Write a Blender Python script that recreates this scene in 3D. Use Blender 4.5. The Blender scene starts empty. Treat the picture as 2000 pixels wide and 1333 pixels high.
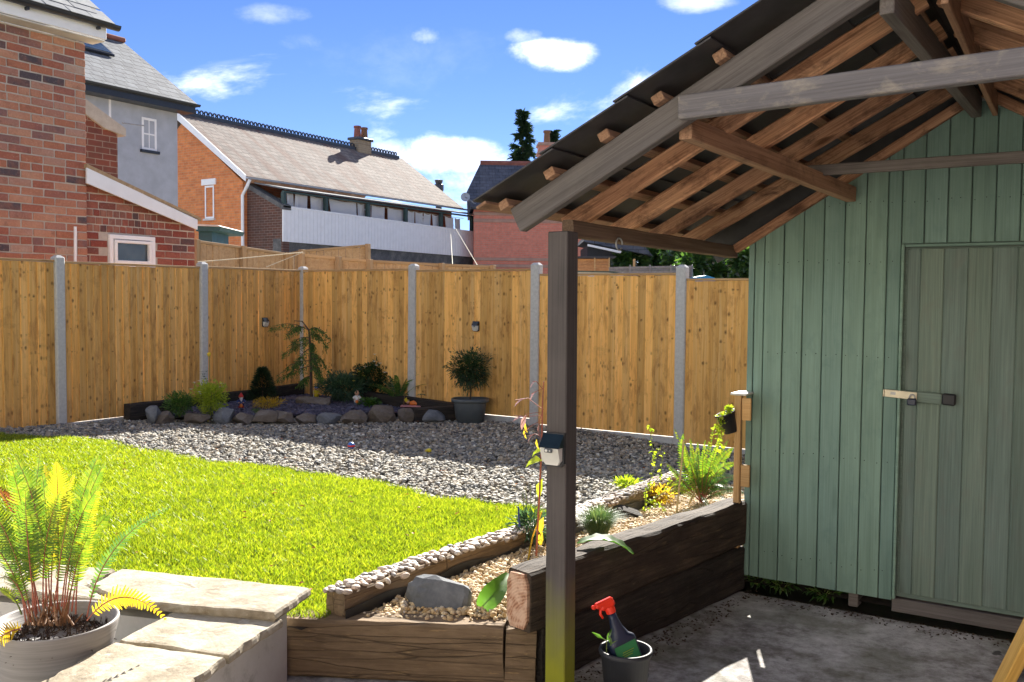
import bpy, math, random
import numpy as np
from mathutils import Vector, Matrix, noise
R = math.radians
random.seed(7); RNG = np.random.default_rng(7)
SC = bpy.context.scene
COL = SC.collection

# ------------------------------------------------------------------ camera
FPX = 1800.0
A, PT, RO, H = R(32.6), math.atan(83.5 / FPX), .0085, 1.6
fw = Vector((-math.sin(A) * math.cos(PT), math.cos(A) * math.cos(PT), -math.sin(PT)))
r0 = Vector((math.cos(A), math.sin(A), 0)); u0 = r0.cross(fw)
rt = r0 * math.cos(RO) + u0 * math.sin(RO); up = -r0 * math.sin(RO) + u0 * math.cos(RO)
CAM = Vector((0, 0, H))
cd = bpy.data.cameras.new('camera'); cam = bpy.data.objects.new('camera', cd); COL.objects.link(cam)
cam.matrix_world = Matrix(((rt.x, up.x, -fw.x, 0), (rt.y, up.y, -fw.y, 0), (rt.z, up.z, -fw.z, H), (0, 0, 0, 1)))
cd.sensor_width = 36; cd.lens = 36 * FPX / 2000; cd.clip_start = .05; cd.clip_end = 3000
SC.camera = cam

# ------------------------------------------------------------------ sky, sun, exposure
SUN_EL, SUN_AZ = R(30), R(23.5)            # azimuth measured left of +Y
sdir = Vector((-math.sin(SUN_AZ) * math.cos(SUN_EL), math.cos(SUN_AZ) * math.cos(SUN_EL), math.sin(SUN_EL)))
SKY, SUNP, EXPO = .05, 4.0, 2.25
W = bpy.data.worlds.new('World'); SC.world = W; W.use_nodes = True
wt = W.node_tree; wt.nodes.clear()
def wn(t, **k):
    n = wt.nodes.new(t)
    for a, b in k.items(): setattr(n, a, b)
    return n
def ray(px, py): return fw + rt * ((px - 1000) / FPX) + up * ((666.5 - py) / FPX)
wo = wn('ShaderNodeOutputWorld'); bg = wn('ShaderNodeBackground'); bg.inputs[1].default_value = SKY
sk = wn('ShaderNodeTexSky'); sk.sky_type = 'NISHITA'; sk.sun_disc = False
sk.sun_elevation = SUN_EL; sk.sun_rotation = -SUN_AZ; sk.air_density = .7; sk.dust_density = 0; sk.ozone_density = 2.2
tc = wn('ShaderNodeTexCoord')
def wm(op, a, b=None, c=None):
    n = wn('ShaderNodeMath', operation=op)
    for i, v in enumerate((a, b, c)):
        if v is None: continue
        if isinstance(v, (int, float)): n.inputs[i].default_value = v
        else: wt.links.new(v, n.inputs[i])
    return n.outputs[0]
def wnoise(scale, detail, rough=.6, sq=(1, 1, 1), dist=0, off=(0, 0, 0)):
    m = wn('ShaderNodeMapping'); m.inputs['Location'].default_value = off; m.inputs['Scale'].default_value = sq
    wt.links.new(tc.outputs['Generated'], m.inputs[0])
    n = wn('ShaderNodeTexNoise'); n.inputs['Scale'].default_value = scale; n.inputs['Detail'].default_value = detail
    n.inputs['Roughness'].default_value = rough; n.inputs['Distortion'].default_value = dist
    wt.links.new(m.outputs[0], n.inputs['Vector']); return n.outputs[0]
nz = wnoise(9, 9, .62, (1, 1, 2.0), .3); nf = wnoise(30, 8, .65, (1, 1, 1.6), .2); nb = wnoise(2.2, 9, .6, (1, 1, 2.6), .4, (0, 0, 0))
def cloud(px, py, rx, ry, gain, hard, warp=1.0, rot=0):
    c = ray(px, py).normalized(); e1 = (rt - c * rt.dot(c)).normalized(); e2 = c.cross(e1); e2 = e2 if e2.z > 0 else -e2
    e1, e2 = e1 * math.cos(rot) + e2 * math.sin(rot), e2 * math.cos(rot) - e1 * math.sin(rot)
    def dot(e, r):
        n = wn('ShaderNodeVectorMath', operation='DOT_PRODUCT'); wt.links.new(tc.outputs['Generated'], n.inputs[0])
        n.inputs[1].default_value = e / (r / FPX); return n.outputs['Value']
    a, b = dot(e1, rx), dot(e2, ry); front = dot(c, FPX)
    s = wm('ADD', wm('MULTIPLY', a, a), wm('MULTIPLY', b, b))
    v = wm('SUBTRACT', 1.0, s)
    v = wm('ADD', v, wm('MULTIPLY', wm('SUBTRACT', nz, .5), 4.2 * warp)); v = wm('ADD', v, wm('MULTIPLY', wm('SUBTRACT', nf, .5), 2.4 * warp))
    mr = wn('ShaderNodeMapRange', interpolation_type='SMOOTHSTEP'); mr.inputs[1].default_value = 0.1; mr.inputs[2].default_value = hard
    mr.inputs[3].default_value = 0; mr.inputs[4].default_value = gain * .5; wt.links.new(v, mr.inputs[0])
    return wm('MULTIPLY', mr.outputs[0], wm('GREATER_THAN', front, .2))
cl = cloud(1078, 104, 92, 38, 1.0, 1.0, .42)
for q in ((1030, 72, 40, 20, .5, 1.6, .7), (860, 306, 150, 42, 1.0, 1.7, .75), (760, 292, 60, 24, .6, 1.6, .6), (890, 375, 110, 50, .85, 1.9, .8), (985, 350, 90, 40, .6, 2., .8),
          (535, 28, 70, 20, .4, 2.2, .7), (832, 70, 34, 20, .45, 1.8, .8), (1362, 2, 70, 22, .6, 1.8, .7),
          (440, 124, 70, 7, .16, 2., .4, .15), (790, 110, 200, 70, .08, 2., .8), (590, 85, 50, 20, .16, 2., .9)):
    cl = wm('MAXIMUM', cl, cloud(*q))
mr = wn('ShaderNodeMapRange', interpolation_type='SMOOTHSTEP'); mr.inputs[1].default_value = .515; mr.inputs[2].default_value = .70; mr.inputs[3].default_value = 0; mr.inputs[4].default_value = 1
wt.links.new(nb, mr.inputs[0]); cl = wm('MAXIMUM', cl, mr.outputs[0])  # extra clouds over the whole sky, added to brighten the shaded surfaces
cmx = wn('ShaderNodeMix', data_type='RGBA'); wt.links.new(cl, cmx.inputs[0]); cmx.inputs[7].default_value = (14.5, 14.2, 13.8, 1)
hs = wn('ShaderNodeHueSaturation'); hs.inputs['Saturation'].default_value = 1.12; hs.inputs['Value'].default_value = .70
tn = wn('ShaderNodeMix', data_type='RGBA', blend_type='MULTIPLY'); tn.inputs[0].default_value = 1; tn.inputs[7].default_value = (.84, .80, .98, 1); wt.links.new(sk.outputs[0], tn.inputs[6]); wt.links.new(tn.outputs[2], hs.inputs['Color']); wt.links.new(hs.outputs[0], cmx.inputs[6])
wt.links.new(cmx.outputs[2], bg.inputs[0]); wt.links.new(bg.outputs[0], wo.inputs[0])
sd = bpy.data.lights.new('sun', 'SUN'); sd.energy = SUNP; sd.angle = R(.55); sd.color = (1, .94, .84)
so = bpy.data.objects.new('sun', sd); COL.objects.link(so); so.rotation_mode = 'QUATERNION'; so.rotation_quaternion = sdir.to_track_quat('Z', 'Y'); so.location = (0, 0, 12)
SC.view_settings.view_transform = 'Standard'; SC.view_settings.look = 'None'; SC.view_settings.gamma = 1
SC.view_settings.exposure = EXPO; SC.view_settings.use_curve_mapping = False
SC.cycles.use_denoising = True; SC.cycles.max_bounces = 8; SC.cycles.transparent_max_bounces = 8

# ------------------------------------------------------------------ helpers
def pz(px, py, z): d = ray(px, py); return CAM + d * ((z - H) / d.z)
def pd(px, py, k): return CAM + ray(px, py) * k
def pY(px, py, y): d = ray(px, py); return CAM + d * (y / d.y)
def pX(px, py, x): d = ray(px, py); return CAM + d * (x / d.x)
def sstep(a, b, x): t = min(1, max(0, (x - a) / (b - a))); return t * t * (3 - 2 * t)
def g(x, y):
    z = .25 - .20 * sstep(2.8, 9.0, y)
    z -= .10 * sstep(-5.2, -3.4, x) * sstep(6.5, 9.2, y)
    return z
def pg(px, py, off=0):                                  # ray to the garden surface
    z = .15
    for _ in range(12):
        p = pz(px, py, z + off); z = g(p.x, p.y)
    return Vector((p.x, p.y, z))
def tag(o, label=None, cat=None, group=None, kind=None):
    if label: o['label'] = label
    if cat: o['category'] = cat
    if group: o['group'] = group
    if kind: o['kind'] = kind
    return o
def thing(name, label, cat, loc=(0, 0, 0), rotz=0, group=None):
    o = bpy.data.objects.new(name, None); COL.objects.link(o); o.empty_display_size = .1
    o.matrix_basis = Matrix.Translation(Vector(loc)) @ Matrix.Rotation(rotz, 4, 'Z')
    return tag(o, label, cat, group)
def wmat(o):
    return o.matrix_basis if o.parent is None else wmat(o.parent) @ o.matrix_basis
def place(name, me, mat, parent=None, M=None):          # M is the world matrix wanted; None: mesh is already in world coordinates
    if mat is not None and len(me.materials) == 0:
        for m in (mat if isinstance(mat, (list, tuple)) else [mat]): me.materials.append(m)
    o = bpy.data.objects.new(name, me); COL.objects.link(o)
    M = M if M is not None else Matrix.Identity(4)
    if parent is not None:
        o.parent = parent; o.matrix_basis = wmat(parent).inverted() @ M
    else: o.matrix_basis = M
    return o
def np_mesh(name, V, F, smooth=False, mats=None):
    V = np.asarray(V, dtype=np.float32); F = np.asarray(F, dtype=np.int32); k = F.shape[1]
    me = bpy.data.meshes.new(name); me.vertices.add(len(V)); me.vertices.foreach_set('co', V.ravel())
    me.loops.add(F.size); me.loops.foreach_set('vertex_index', F.ravel())
    me.polygons.add(len(F)); me.polygons.foreach_set('loop_start', np.arange(0, F.size, k, dtype=np.int32))
    if mats is not None: me.polygons.foreach_set('material_index', np.asarray(mats, dtype=np.int32))
    me.update(calc_edges=True)
    me.polygons.foreach_set('use_smooth', np.full(len(F), smooth)); return me
class MB:
    def __init__(s): s.v = []; s.f = []; s.m = []
    def add(s, vs, fs, mi=0):
        b = len(s.v); s.v += [tuple(v) for v in vs]; s.f += [tuple(b + i for i in f) for f in fs]; s.m += [mi] * len(fs); return s
    def box(s, a, b, M=None, mi=0):
        x0, y0, z0 = a; x1, y1, z1 = b
        vs = [Vector(p) for p in ((x0,y0,z0),(x1,y0,z0),(x1,y1,z0),(x0,y1,z0),(x0,y0,z1),(x1,y0,z1),(x1,y1,z1),(x0,y1,z1))]
        if M: vs = [M @ v for v in vs]
        return s.add(vs, [(0,3,2,1),(4,5,6,7),(0,1,5,4),(1,2,6,5),(2,3,7,6),(3,0,4,7)], mi)
    def cbox(s, a, b, c=.004, M=None, mi=0):
        lo, hi = Vector(a), Vector(b); vs = []; idx = {}
        for sx in (0, 1):
            for sy in (0, 1):
                for sz in (0, 1):
                    p = Vector((hi.x if sx else lo.x, hi.y if sy else lo.y, hi.z if sz else lo.z))
                    for ax in range(3):
                        q = p.copy()
                        for k in range(3):
                            if k != ax: q[k] += c * (-1 if (sx, sy, sz)[k] else 1)
                        idx[(sx, sy, sz, ax)] = len(vs); vs.append(q)
        fs = []
        for ax in range(3):
            a1, a2 = [k for k in range(3) if k != ax]
            for sd_ in (0, 1):
                f = []
                for u, v in ((0,0),(1,0),(1,1),(0,1)):
                    k = [0,0,0]; k[ax] = sd_; k[a1] = u; k[a2] = v; f.append(idx[(*k, ax)])
                if (sd_ == 0) == (ax != 1): f = f[::-1]
                fs.append(f)
        for ax in range(3):
            a1, a2 = [k for k in range(3) if k != ax]
            for u in (0, 1):
                for v in (0, 1):
                    k0 = [0,0,0]; k0[a1] = u; k0[a2] = v; k1 = list(k0); k1[ax] = 1
                    fs.append([idx[(*k0, a1)], idx[(*k1, a1)], idx[(*k1, a2)], idx[(*k0, a2)]])
        for sx in (0, 1):
            for sy in (0, 1):
                for sz in (0, 1): fs.append([idx[(sx, sy, sz, 0)], idx[(sx, sy, sz, 1)], idx[(sx, sy, sz, 2)]])
        ctr = (lo + hi) / 2
        for f in fs:
            n = (vs[f[1]] - vs[f[0]]).cross(vs[f[2]] - vs[f[0]]); cc = sum((vs[i] for i in f), Vector()) / len(f)
            if n.dot(cc - ctr) < 0: f.reverse()
        if M: vs = [M @ v for v in vs]
        return s.add(vs, fs, mi)
    def tube(s, pts, rad, n=8, mi=0, cap=True):
        pts = [Vector(p) for p in pts]; rads = rad if isinstance(rad, (list, tuple)) else [rad] * len(pts)
        b = len(s.v); prev = None
        for i, p in enumerate(pts):
            t = (pts[min(i + 1, len(pts) - 1)] - pts[max(i - 1, 0)]).normalized()
            if prev is None: prev = t.orthogonal().normalized()
            a = (prev - t * prev.dot(t)).normalized(); c = t.cross(a); prev = a
            for k in range(n):
                th = 2 * math.pi * k / n; s.v.append(tuple(p + (a * math.cos(th) + c * math.sin(th)) * rads[i]))
        for i in range(len(pts) - 1):
            for k in range(n):
                s.f.append((b + i*n + k, b + i*n + (k+1) % n, b + (i+1)*n + (k+1) % n, b + (i+1)*n + k)); s.m.append(mi)
        if cap:
            s.f.append(tuple(b + k for k in range(n))[::-1]); s.f.append(tuple(b + (len(pts)-1)*n + k for k in range(n))); s.m += [mi, mi]
        return s
    def lathe(s, prof, n=24, M=None, mi=0, sx=1, sy=1):
        b = len(s.v); vs = []
        for r, z in prof:
            for k in range(n): th = 2 * math.pi * k / n; vs.append(Vector((r * math.cos(th) * sx, r * math.sin(th) * sy, z)))
        if M: vs = [M @ v for v in vs]
        s.v += [tuple(v) for v in vs]
        for i in range(len(prof) - 1):
            for k in range(n): s.f.append((b + i*n + k, b + i*n + (k+1) % n, b + (i+1)*n + (k+1) % n, b + (i+1)*n + k)); s.m.append(mi)
        return s
    def prism(s, poly, vec, mi=0):                       # extrude a planar polygon
        n = len(poly); p = [Vector(q) for q in poly]; v = Vector(vec)
        return s.add(p + [q + v for q in p], [tuple(range(n))[::-1], tuple(range(n, 2*n))] + [(i, (i+1) % n, n + (i+1) % n, n + i) for i in range(n)], mi)
    def mesh(s, name, smooth=False):
        me = bpy.data.meshes.new(name); me.from_pydata(s.v, [], s.f); me.polygons.foreach_set('material_index', s.m)
        me.polygons.foreach_set('use_smooth', [smooth] * len(s.f)); me.update(); return me
    def build(s, name, mat, parent=None, smooth=False, M=None): return place(name, s.mesh(name, smooth), mat, parent, M)
def frame(o, x, z=(0, 0, 1)):
    x = Vector(x).normalized(); z = Vector(z); z = Vector((0, 1, 0)) if abs(x.dot(z.normalized())) > .995 else z; y = z.cross(x).normalized(); z = x.cross(y)
    return Matrix(((x.x, y.x, z.x, o[0]), (x.y, y.y, z.y, o[1]), (x.z, y.z, z.z, o[2]), (0, 0, 0, 1)))
def beam(name, p0, p1, w, h, mat, parent, upv=(0, 0, 1), c=.003, wob=0, cuts=0):
    """timber with its length along local X, centred on the line p0-p1"""
    p0, p1 = Vector(p0), Vector(p1); L = (p1 - p0).length
    if not wob:
        m = MB(); m.cbox((0, -w/2, -h/2), (L, w/2, h/2), c)
    else:                                                  # weathered timber: uneven chamfered section
        m = MB(); n = max(4, int(L / .07)); ring = [(-w/2+c,-h/2),(w/2-c,-h/2),(w/2,-h/2+c),(w/2,0),(w/2,h/2-c),(w/2-c,h/2),(0,h/2),(-w/2+c,h/2),(-w/2,h/2-c),(-w/2,0),(-w/2,-h/2+c)]
        k = len(ring); sd_ = random.random() * 50; vs = []
        for i in range(n + 1):
            for j, (a, b) in enumerate(ring):
                q = noise.noise(Vector((i * .35 + sd_, a * 9, b * 9))) * wob; q2 = noise.noise(Vector((i * .9, a * 20 + sd_, b * 20))) * wob * .5
                vs.append((L * i / n + (noise.noise(Vector((a * 15, b * 15, sd_))) * wob if i in (0, n) else 0), a * (1 + (q + q2) / w * 1.2), b * (1 + (q - q2) / h * 1.2)))
        m.add(vs, [tuple(range(k))[::-1], tuple(range(n*k, n*k + k))] + [(i*k + j, i*k + (j+1) % k, (i+1)*k + (j+1) % k, (i+1)*k + j) for i in range(n) for j in range(k)])
    return m.build(name, mat, parent, False, frame(p0, p1 - p0, upv))
def copy_tree(o, M=None, parent=None):
    c = o.copy(); COL.objects.link(c); c.parent = parent
    if M is not None: c.matrix_basis = M
    for ch in list(o.children): copy_tree(ch, None, c)
    return c

# ------------------------------------------------------------------ materials
class NT:
    def __init__(s, name):
        s.mat = bpy.data.materials.new(name); s.mat.use_nodes = True; s.t = s.mat.node_tree; s.t.nodes.clear()
        s.out = s.n('ShaderNodeOutputMaterial'); s._oi = None
    def n(s, t, **k):
        n = s.t.nodes.new(t)
        for a, b in k.items(): setattr(n, a, b)
        return n
    def l(s, a, b): s.t.links.new(a, b)
    def put(s, sock, v):
        if isinstance(v, bpy.types.NodeSocket): s.l(v, sock)
        elif isinstance(v, (tuple, list)) and len(v) == 3 and sock.type == 'RGBA': sock.default_value = (*v, 1)
        else: sock.default_value = v
    def m(s, op, a, b=0, c=None, clamp=False):
        n = s.n('ShaderNodeMath', operation=op, use_clamp=clamp); s.put(n.inputs[0], a); s.put(n.inputs[1], b)
        if c is not None: s.put(n.inputs[2], c)
        return n.outputs[0]
    def mix(s, f, a, b, bt='MIX'):
        n = s.n('ShaderNodeMix', data_type='RGBA', blend_type=bt); s.put(n.inputs[0], f); s.put(n.inputs[6], a); s.put(n.inputs[7], b); return n.outputs[2]
    def rnd(s):
        if s._oi is None: s._oi = s.n('ShaderNodeObjectInfo')
        return s._oi.outputs['Random']
    def coord(s, kind='Object', scale=(1, 1, 1), shift=True, rot=(0, 0, 0)):
        t = s.n('ShaderNodeTexCoord').outputs[kind] if kind != 'Position' else s.n('ShaderNodeNewGeometry').outputs['Position']
        mp = s.n('ShaderNodeMapping'); mp.inputs['Scale'].default_value = scale; mp.inputs['Rotation'].default_value = rot; s.l(t, mp.inputs[0])
        if shift:
            cx = s.n('ShaderNodeCombineXYZ')
            for i, k in enumerate((37.7, 53.1, 71.9)): s.l(s.m('MULTIPLY', s.rnd(), k), cx.inputs[i])
            s.l(cx.outputs[0], mp.inputs['Location'])
        return mp.outputs[0]
    def noise(s, vec, scale=5, detail=5, rough=.55, dist=0):
        n = s.n('ShaderNodeTexNoise'); s.l(vec, n.inputs['Vector']); n.inputs['Scale'].default_value = scale
        n.inputs['Detail'].default_value = detail; n.inputs['Roughness'].default_value = rough; n.inputs['Distortion'].default_value = dist; return n.outputs[0]
    def vor(s, vec, scale=5, feat='F1', out='Distance'):
        n = s.n('ShaderNodeTexVoronoi', feature=feat); s.l(vec, n.inputs['Vector']); n.inputs['Scale'].default_value = scale; return n.outputs[out]
    def ramp(s, f, stops, interp='LINEAR'):
        n = s.n('ShaderNodeValToRGB'); s.l(f, n.inputs[0]); e = n.color_ramp; e.interpolation = interp
        while len(e.elements) < len(stops): e.elements.new(.5)
        for q, (p, c) in zip(e.elements, stops): q.position = p; q.color = (*c, 1) if len(c) == 3 else c
        return n.outputs[0]
    def rng(s, v, a, b, c=0, d=1):
        n = s.n('ShaderNodeMapRange'); s.put(n.inputs[0], v)
        for i, q in enumerate((a, b, c, d)): n.inputs[i + 1].default_value = q
        return n.outputs[0]
    def bump(s, h, st=.3, dist=.01):
        n = s.n('ShaderNodeBump'); n.inputs['Strength'].default_value = st; n.inputs['Distance'].default_value = dist; s.l(h, n.inputs['Height']); return n.outputs[0]
    def fin(s, col, rough=.6, bump=None, metal=0, spec=.5, **k):
        b = s.n('ShaderNodeBsdfPrincipled'); s.put(b.inputs['Base Color'], col); s.put(b.inputs['Roughness'], rough)
        b.inputs['Metallic'].default_value = metal; b.inputs['Specular IOR Level'].default_value = spec
        if bump is not None: s.l(bump, b.inputs['Normal'])
        for a, v in k.items(): s.put(b.inputs[a], v)
        s.l(b.outputs[0], s.out.inputs[0]); return s.mat
def plain(name, c, rough=.5, var=.12, scale=12, metal=0, bump=.08, spec=.5):
    t = NT(name); v = t.noise(t.coord(), scale, 6, .6)
    col = t.mix(1, c, t.ramp(v, [(.25, (1 - var*2,)*3), (.75, (1 + var,)*3)]), 'MULTIPLY')
    return t.fin(col, rough, t.bump(v, bump, .01), metal, spec)
def wood(name, ramp_, knot=(.09, .035, .012), knots=.6, grain=.35, rough=.75, bump=.35, val=(.8, 1.15), ks=(2.2, 7, 7), stain=None, stain_amt=0, spec=.3, krad=(.045, .19), sparse=None, rows=False):
    t = NT(name)
    v0 = t.coord('Object'); warp = t.noise(v0, 2.2, 2)
    big = t.noise(t.coord('Object', (.55, 9, 9)), 2.2, 4, .5, .6)
    fine = t.noise(t.coord('Object', (1.3, 75, 75)), 2.0, 5, .6, .25)
    kd = t.vor(t.coord('Object', ks), 1.0)
    kr = t.m('MULTIPLY', t.rng(kd, krad[0], krad[1], 1, 0), knots, clamp=True)
    if sparse is None: kr = t.m('MULTIPLY', kr, t.rng(t.noise(v0, 3.1, 1), .36, .52), clamp=True)
    else:
        sxx = t.n('ShaderNodeSeparateXYZ'); t.l(t.vor(t.coord('Object', ks), 1.0, 'F1', 'Color'), sxx.inputs[0]); sel = t.m('GREATER_THAN', sxx.outputs[0], sparse)
        if rows:
            rw = t.rng(t.noise(t.coord('Position', (1.1, 1.1, 10), False), 1.0, 2, .5), .60, .64); sel = t.m('MAXIMUM', sel, t.m('MULTIPLY', rw, t.m('GREATER_THAN', sxx.outputs[1], .35)))
            sm_ = t.rng(t.noise(t.coord('Position', (3.2, 3.2, 4.5), False), 1.0, 5, .7, .2), .58, .74); kr = t.m('MAXIMUM', t.m('MULTIPLY', kr, sel), t.m('MULTIPLY', sm_, .30)); sel = 1.0
        kr = t.m('MULTIPLY', kr, sel)
    col = t.ramp(t.m('ADD', t.m('MULTIPLY', big, .75), t.m('MULTIPLY', fine, .25)), ramp_)
    col = t.mix(grain, col, t.ramp(fine, [(.3, (.5, .45, .4)), (.62, (1.1, 1.1, 1.1))]), 'MULTIPLY')
    col = t.mix(kr, col, knot)
    if stain: 
        sv = t.noise(t.coord('Object', (2.0, 4, 4)), 3.0, 8, .7, .4)
        col = t.mix(t.m('MULTIPLY', t.rng(sv, .5, .68), stain_amt, clamp=True), col, stain)
    lo, hi = val
    col = t.mix(1, col, t.ramp(t.rnd(), [(0, (lo, lo, lo * .96)), (.5, ((lo+hi)/2,)*3), (1, (hi, hi * .97, hi * .9))]), 'MULTIPLY')
    return t.fin(col, rough, t.bump(t.m('ADD', t.m('MULTIPLY', fine, 1.0), t.m('MULTIPLY', kr, -.5)), bump, .006), 0, spec)
M = {}
def streak_wood(name, a, b, c, **k): return wood(name, [(.22, a), (.5, b), (.78, c)], **k)
M['fence'] = streak_wood('fence_timber', (.66, .32, .075), (.93, .53, .16), (.95, .63, .28), knots=.85, grain=.35, ks=(24, 19, 19), krad=(.08, .42), sparse=.88, rows=True, val=(.66, 1.12), stain=(.42, .19, .055), stain_amt=.75)
M['rail'] = streak_wood('rail_timber', (.42, .25, .10), (.5, .32, .15), (.62, .45, .24))
M['rafter'] = streak_wood('rafter_timber', (.24, .11, .065), (.50, .28, .17), (.66, .42, .27), knots=.9, grain=.8, ks=(5, 14, 14), krad=(.1, .4), sparse=.8, stain=(.09, .045, .03), stain_amt=.95, bump=.7, val=(.65, 1.15))
M['plate'] = streak_wood('dark_plate_timber', (.10, .065, .045), (.17, .115, .08), (.24, .17, .12), grain=.6)
M['greywood'] = streak_wood('grey_painted_timber', (.08, .073, .072), (.13, .12, .12), (.19, .175, .172), knot=(.04, .035, .035), knots=.5, grain=.5, stain=(.30, .28, .25), stain_amt=.10, rough=.7)
M['tie'] = streak_wood('worn_grey_tie_timber', (.09, .088, .10), (.14, .138, .155), (.19, .188, .21), knots=.3, stain=(.42, .38, .3), stain_amt=.45, rough=.7)
M['oldfence'] = streak_wood('old_fence_timber', (.30, .20, .11), (.42, .30, .17), (.52, .4, .25), knots=.4)
M['newwood'] = streak_wood('yellow_timber', (.52, .30, .07), (.6, .37, .10), (.68, .45, .15), knots=.4)
M['green'] = streak_wood('green_painted_board', (.12, .20, .175), (.165, .27, .24), (.205, .325, .29), knot=(.065, .115, .10), knots=.35, grain=.22, rough=.62, bump=.25, val=(.88, 1.1), ks=(2, 9, 9), stain=(.11, .195, .185), stain_amt=.5)
M['doorgreen'] = streak_wood('weathered_green_board', (.105, .158, .14), (.145, .205, .185), (.18, .25, .225), knot=(.05, .06, .05), knots=.45, grain=.35, rough=.7, val=(.85, 1.1), stain=(.15, .15, .135), stain_amt=.3)
def post_mat():
    t = NT('post_grey_algae'); fine = t.noise(t.coord('Object', (1.2, 60, 60)), 2, 5, .6, .2); big = t.noise(t.coord(), 5, 5)
    base = t.ramp(t.m('ADD', t.m('MULTIPLY', fine, .6), t.m('MULTIPLY', big, .4)), [(.25, (.042, .038, .038)), (.7, (.11, .097, .093))])
    sx = t.n('ShaderNodeSeparateXYZ'); t.l(t.n('ShaderNodeTexCoord').outputs['Object'], sx.inputs[0])
    hgt = t.m('ADD', sx.outputs[0], t.m('MULTIPLY', t.m('SUBTRACT', big, .5), .35))
    return t.fin(t.mix(t.rng(hgt, .52, .12), base, (.25, .26, .02)), .75, t.bump(fine, .4, .004), 0, .3)
M['post'] = post_mat()
def sleeper_mat(name, a, b, c, hl):
    t = NT(name); f = t.noise(t.coord('Object', (1.2, 28, 28)), 2.2, 8, .68, .4); bg_ = t.noise(t.coord('Object', (1.4, 5, 5)), 3, 6, .65)
    ch = t.noise(t.coord('Object', (3.0, 26, 26)), 2.6, 6, .75)
    col = t.ramp(t.m('ADD', t.m('MULTIPLY', f, .5), t.m('MULTIPLY', bg_, .5)), [(.3, a), (.5, b), (.72, c)])
    col = t.mix(t.m('MULTIPLY', t.rng(ch, .58, .68), hl, clamp=True), col, (.40, .27, .13))
    cr = t.vor(t.coord('Object', (.5, 14, 14)), 1.5, 'DISTANCE_TO_EDGE'); col = t.mix(t.rng(cr, .0, .02, .65, 0), col, (.01, .008, .006))
    return t.fin(col, .85, t.bump(t.m('ADD', f, t.m('MULTIPLY', t.rng(cr, 0, .03), .4)), .8, .012), 0, .25)
M['sleeper'] = sleeper_mat('brown_sleeper', (.10, .07, .042), (.20, .14, .085), (.30, .215, .135), .8)
M['darksleeper'] = sleeper_mat('tarred_sleeper', (.013, .012, .011), (.034, .029, .026), (.08, .065, .052), .15)
M['topsleeper'] = sleeper_mat('half_weathered_sleeper', (.02, .016, .013), (.055, .041, .031), (.125, .092, .065), .22)
def end_mat():
    t = NT('sleeper_end_grain'); n = t.n('ShaderNodeTexWave', wave_type='RINGS', rings_direction='X'); mp = t.n('ShaderNodeMapping'); mp.inputs['Location'].default_value = (0, .09, .11)
    t.l(t.n('ShaderNodeTexCoord').outputs['Object'], mp.inputs[0]); t.l(mp.outputs[0], n.inputs[0]); n.inputs['Scale'].default_value = 26; n.inputs['Distortion'].default_value = 3.5; n.inputs['Detail'].default_value = 3
    s = t.noise(t.coord('Object', (1, 12, 12)), 2, 6)
    col = t.ramp(n.outputs[0], [(.2, (.30, .15, .09)), (.8, (.46, .27, .17))]); col = t.mix(t.rng(s, .45, .6), col, (.56, .38, .27)); col = t.mix(t.rng(s, .42, .3), col, (.07, .045, .035))
    return t.fin(col, .85, t.bump(n.outputs[0], .3, .004), 0, .2)
M['endgrain'] = end_mat()
M['concpost'] = plain('concrete_post', (.52, .52, .50), .85, .1, 30, bump=.15)
def stone(name, ramp_, scale=3, bump=.6, rough=.85, lich=None):
    t = NT(name); a = t.noise(t.coord(), scale, 9, .65, .3); b = t.noise(t.coord(), scale * 7, 7, .7)
    col = t.ramp(t.m('ADD', t.m('MULTIPLY', a, .65), t.m('MULTIPLY', b, .35)), ramp_)
    if lich: col = t.mix(t.m('MULTIPLY', t.rng(t.noise(t.coord(), scale * 2.6, 6, .7), .56, .66), .6, clamp=True), col, lich)
    return t.fin(col, rough, t.bump(t.m('ADD', a, t.m('MULTIPLY', b, .5)), bump, .012), 0, .3)
M['slab'] = stone('sandstone_coping', [(.32, (.12, .10, .07)), (.43, (.25, .21, .15)), (.56, (.36, .32, .25)), (.7, (.44, .40, .34))], 5, .8, lich=(.50, .48, .43))
M['render'] = stone('old_painted_render', [(.3, (.20, .19, .17)), (.45, (.50, .49, .47)), (.75, (.62, .61, .60))], 2.2, .35)
M['rockA'] = stone('grey_brown_rock', [(.3, (.08, .066, .052)), (.5, (.145, .122, .10)), (.7, (.22, .20, .18))], 6, .7)
M['rockB'] = stone('blue_grey_rock', [(.3, (.075, .085, .092)), (.5, (.14, .15, .165)), (.7, (.22, .235, .25))], 6, .7)
def patio_mat():
    t = NT('patio_concrete'); P = t.coord('Object', shift=False); a = t.noise(P, 1.3, 9, .68, .5); b = t.noise(P, 14, 8, .75); c = t.noise(P, 90, 4, .7)
    col = t.ramp(t.m('ADD', t.m('MULTIPLY', a, .6), t.m('MULTIPLY', b, .4)), [(.36, (.06, .055, .052)), (.45, (.22, .205, .195)), (.53, (.42, .41, .41)), (.64, (.64, .63, .63))])
    mo = t.m('MULTIPLY', t.rng(t.noise(P, 1.9, 5), .48, .62), .5, clamp=True); col = t.mix(mo, col, (.10, .105, .05))
    col = t.mix(t.rng(t.noise(P, 6.5, 3, .5), .70, .73, 0, .8), col, (.03, .027, .025))
    return t.fin(col, .85, t.bump(t.m('ADD', b, t.m('MULTIPLY', c, .6)), .6, .01), 0, .3)
M['patio'] = patio_mat()
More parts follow.
